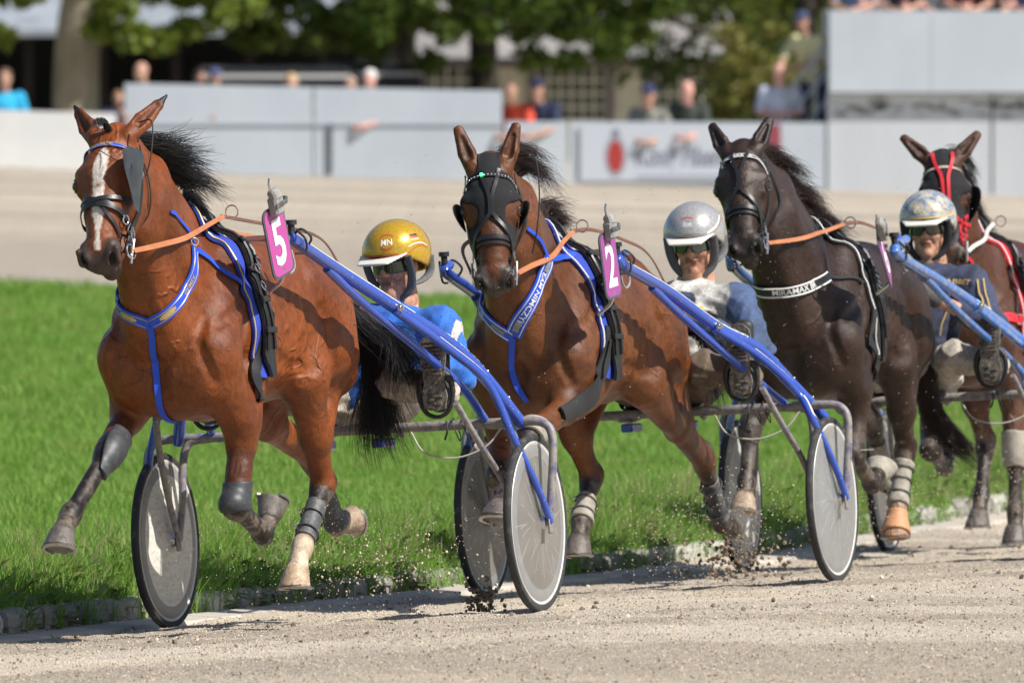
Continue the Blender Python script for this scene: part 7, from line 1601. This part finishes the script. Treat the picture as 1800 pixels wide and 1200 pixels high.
e5, G5, J5, h5_, ho5 = driver(U5, 'driver in a royal blue jacket and glittering gold helmet, seated in the first cart', D5, -12, 8, dict(torso=BJ, sleeve=BJ, collar=(.5, .5, .52), paint=paint5), (.46, .44, .40),
  dict(col=(1, 1, 1), mat=hg, visor=vis_w, strap=strapg, lens=lens_g, marks=[helmet_text('MN', .036, 20, 26, whitel), helmet_band([(6, 36), (14, 40), (26, 40), (34, 36)], 3.5, redl, 'helmet_emblem'), helmet_band([(10, 17), (20, 14), (30, 17)], 3.5, redl, 'helmet_emblem'), helmet_band([(-30, 4), (10, 4), (35, 3), (52, 0), (66, 9), (84, 12), (100, 4)], 1.6, redl, 'helmet_stripe'), helmet_band([(58, 14), (70, 17), (86, 16), (98, 8)], 1.6, whitel, 'helmet_stripe'), helmet_band([(66, 33), (84, 32)], 4, pmat('flag_black', (.02, .02, .02)), 'flag_stripe'), helmet_band([(66, 29), (84, 28)], 4, redl, 'flag_stripe'), helmet_band([(66, 25), (84, 24)], 4, goldl, 'flag_stripe')]), hand_off=(-.02, -.03, .0))
e2, G2, J2, h2_, ho2 = driver(U2, 'driver in a white and navy jacket and silver helmet, seated in the second cart', D2, 4, 9, dict(torso=(.50, .53, .54), sleeve=(.045, .085, .20), collar=(.4, .42, .45), paint=paint2), (.16, .13, .10),
  dict(col=(1, 1, 1), mat=hs_, visor=vis_w, strap=strapg, lens=lens_m, marks=[helmet_text('Bot', .032, 2, 26, whitel), helmet_band([(-12, 36), (-4, 39), (8, 39), (16, 36)], 3, redl, 'helmet_emblem'), helmet_band([(-45, 4), (0, 4), (30, 4), (52, 2)], 2.2, pmat('band_grey', (.28, .28, .28), rough=.5), 'helmet_stripe'), helmet_band([(40, 6), (60, 14), (78, 24), (95, 32)], 3.5, whitel, 'helmet_stripe'), helmet_band([(44, 2), (64, 10), (80, 19), (97, 26)], 1.6, pmat('stripe_brown', (.3, .14, .06)), 'helmet_stripe')]), hand_off=(-.02, .0, .02))
e6, G6, J6, h6_, ho6 = driver(U6, 'driver in navy jacket with gold lines and blue scrollwork helmet in the third cart', D6, 3, 3, dict(torso=(.022, .032, .085), sleeve=(.026, .038, .10), collar=(.02, .028, .07)), (.50, .49, .46),
  dict(col=(1, 1, 1), mat=hb_, visor=vis_w, strap=strapb, lens=lens_b, marks=[helmet_text('JR', .036, -10, 24, whitel), helmet_text('O', .075, -10, 25, goldl), helmet_band([(-40, 4), (0, 5), (40, 6), (70, 8)], 3.0, goldl, 'helmet_stripe'), helmet_band([(15, 24), (35, 27), (60, 20), (80, 10)], 1.5, goldl, 'helmet_stripe'), helmet_band([(15, 18), (35, 19), (60, 13), (78, 6)], 1.5, goldl, 'helmet_stripe'), helmet_band([(0, 45), (25, 48), (50, 40), (75, 30)], 1.2, goldl, 'helmet_stripe')]), hand_off=(-.02, .0, .02), bare_arm=True, skin=(.56, .33, .23))
text_surf(G6, (-.16, D6[1]*.8+.14, 1.235), (-.3, .95, -.25), (0, .2, 1), 'K KRABBET', .036, 'jacket_lettering', goldl, J6)
for pts in ([(1718, 492), (1722, 515), (1728, 530), (1724, 548), (1730, 560)], [(1728, 490), (1732, 515), (1738, 535), (1742, 560)], [(1668, 500), (1665, 540), (1655, 570), (1652, 590)]):
    P_ = [G6.march(U6, *p, x0=.6) for p in pts]; P_ = G6.snap(crom(P_, 6), .004); MB().tube(P_, .0035, 5, flat=.4).build('gold_line', goldl, J6)
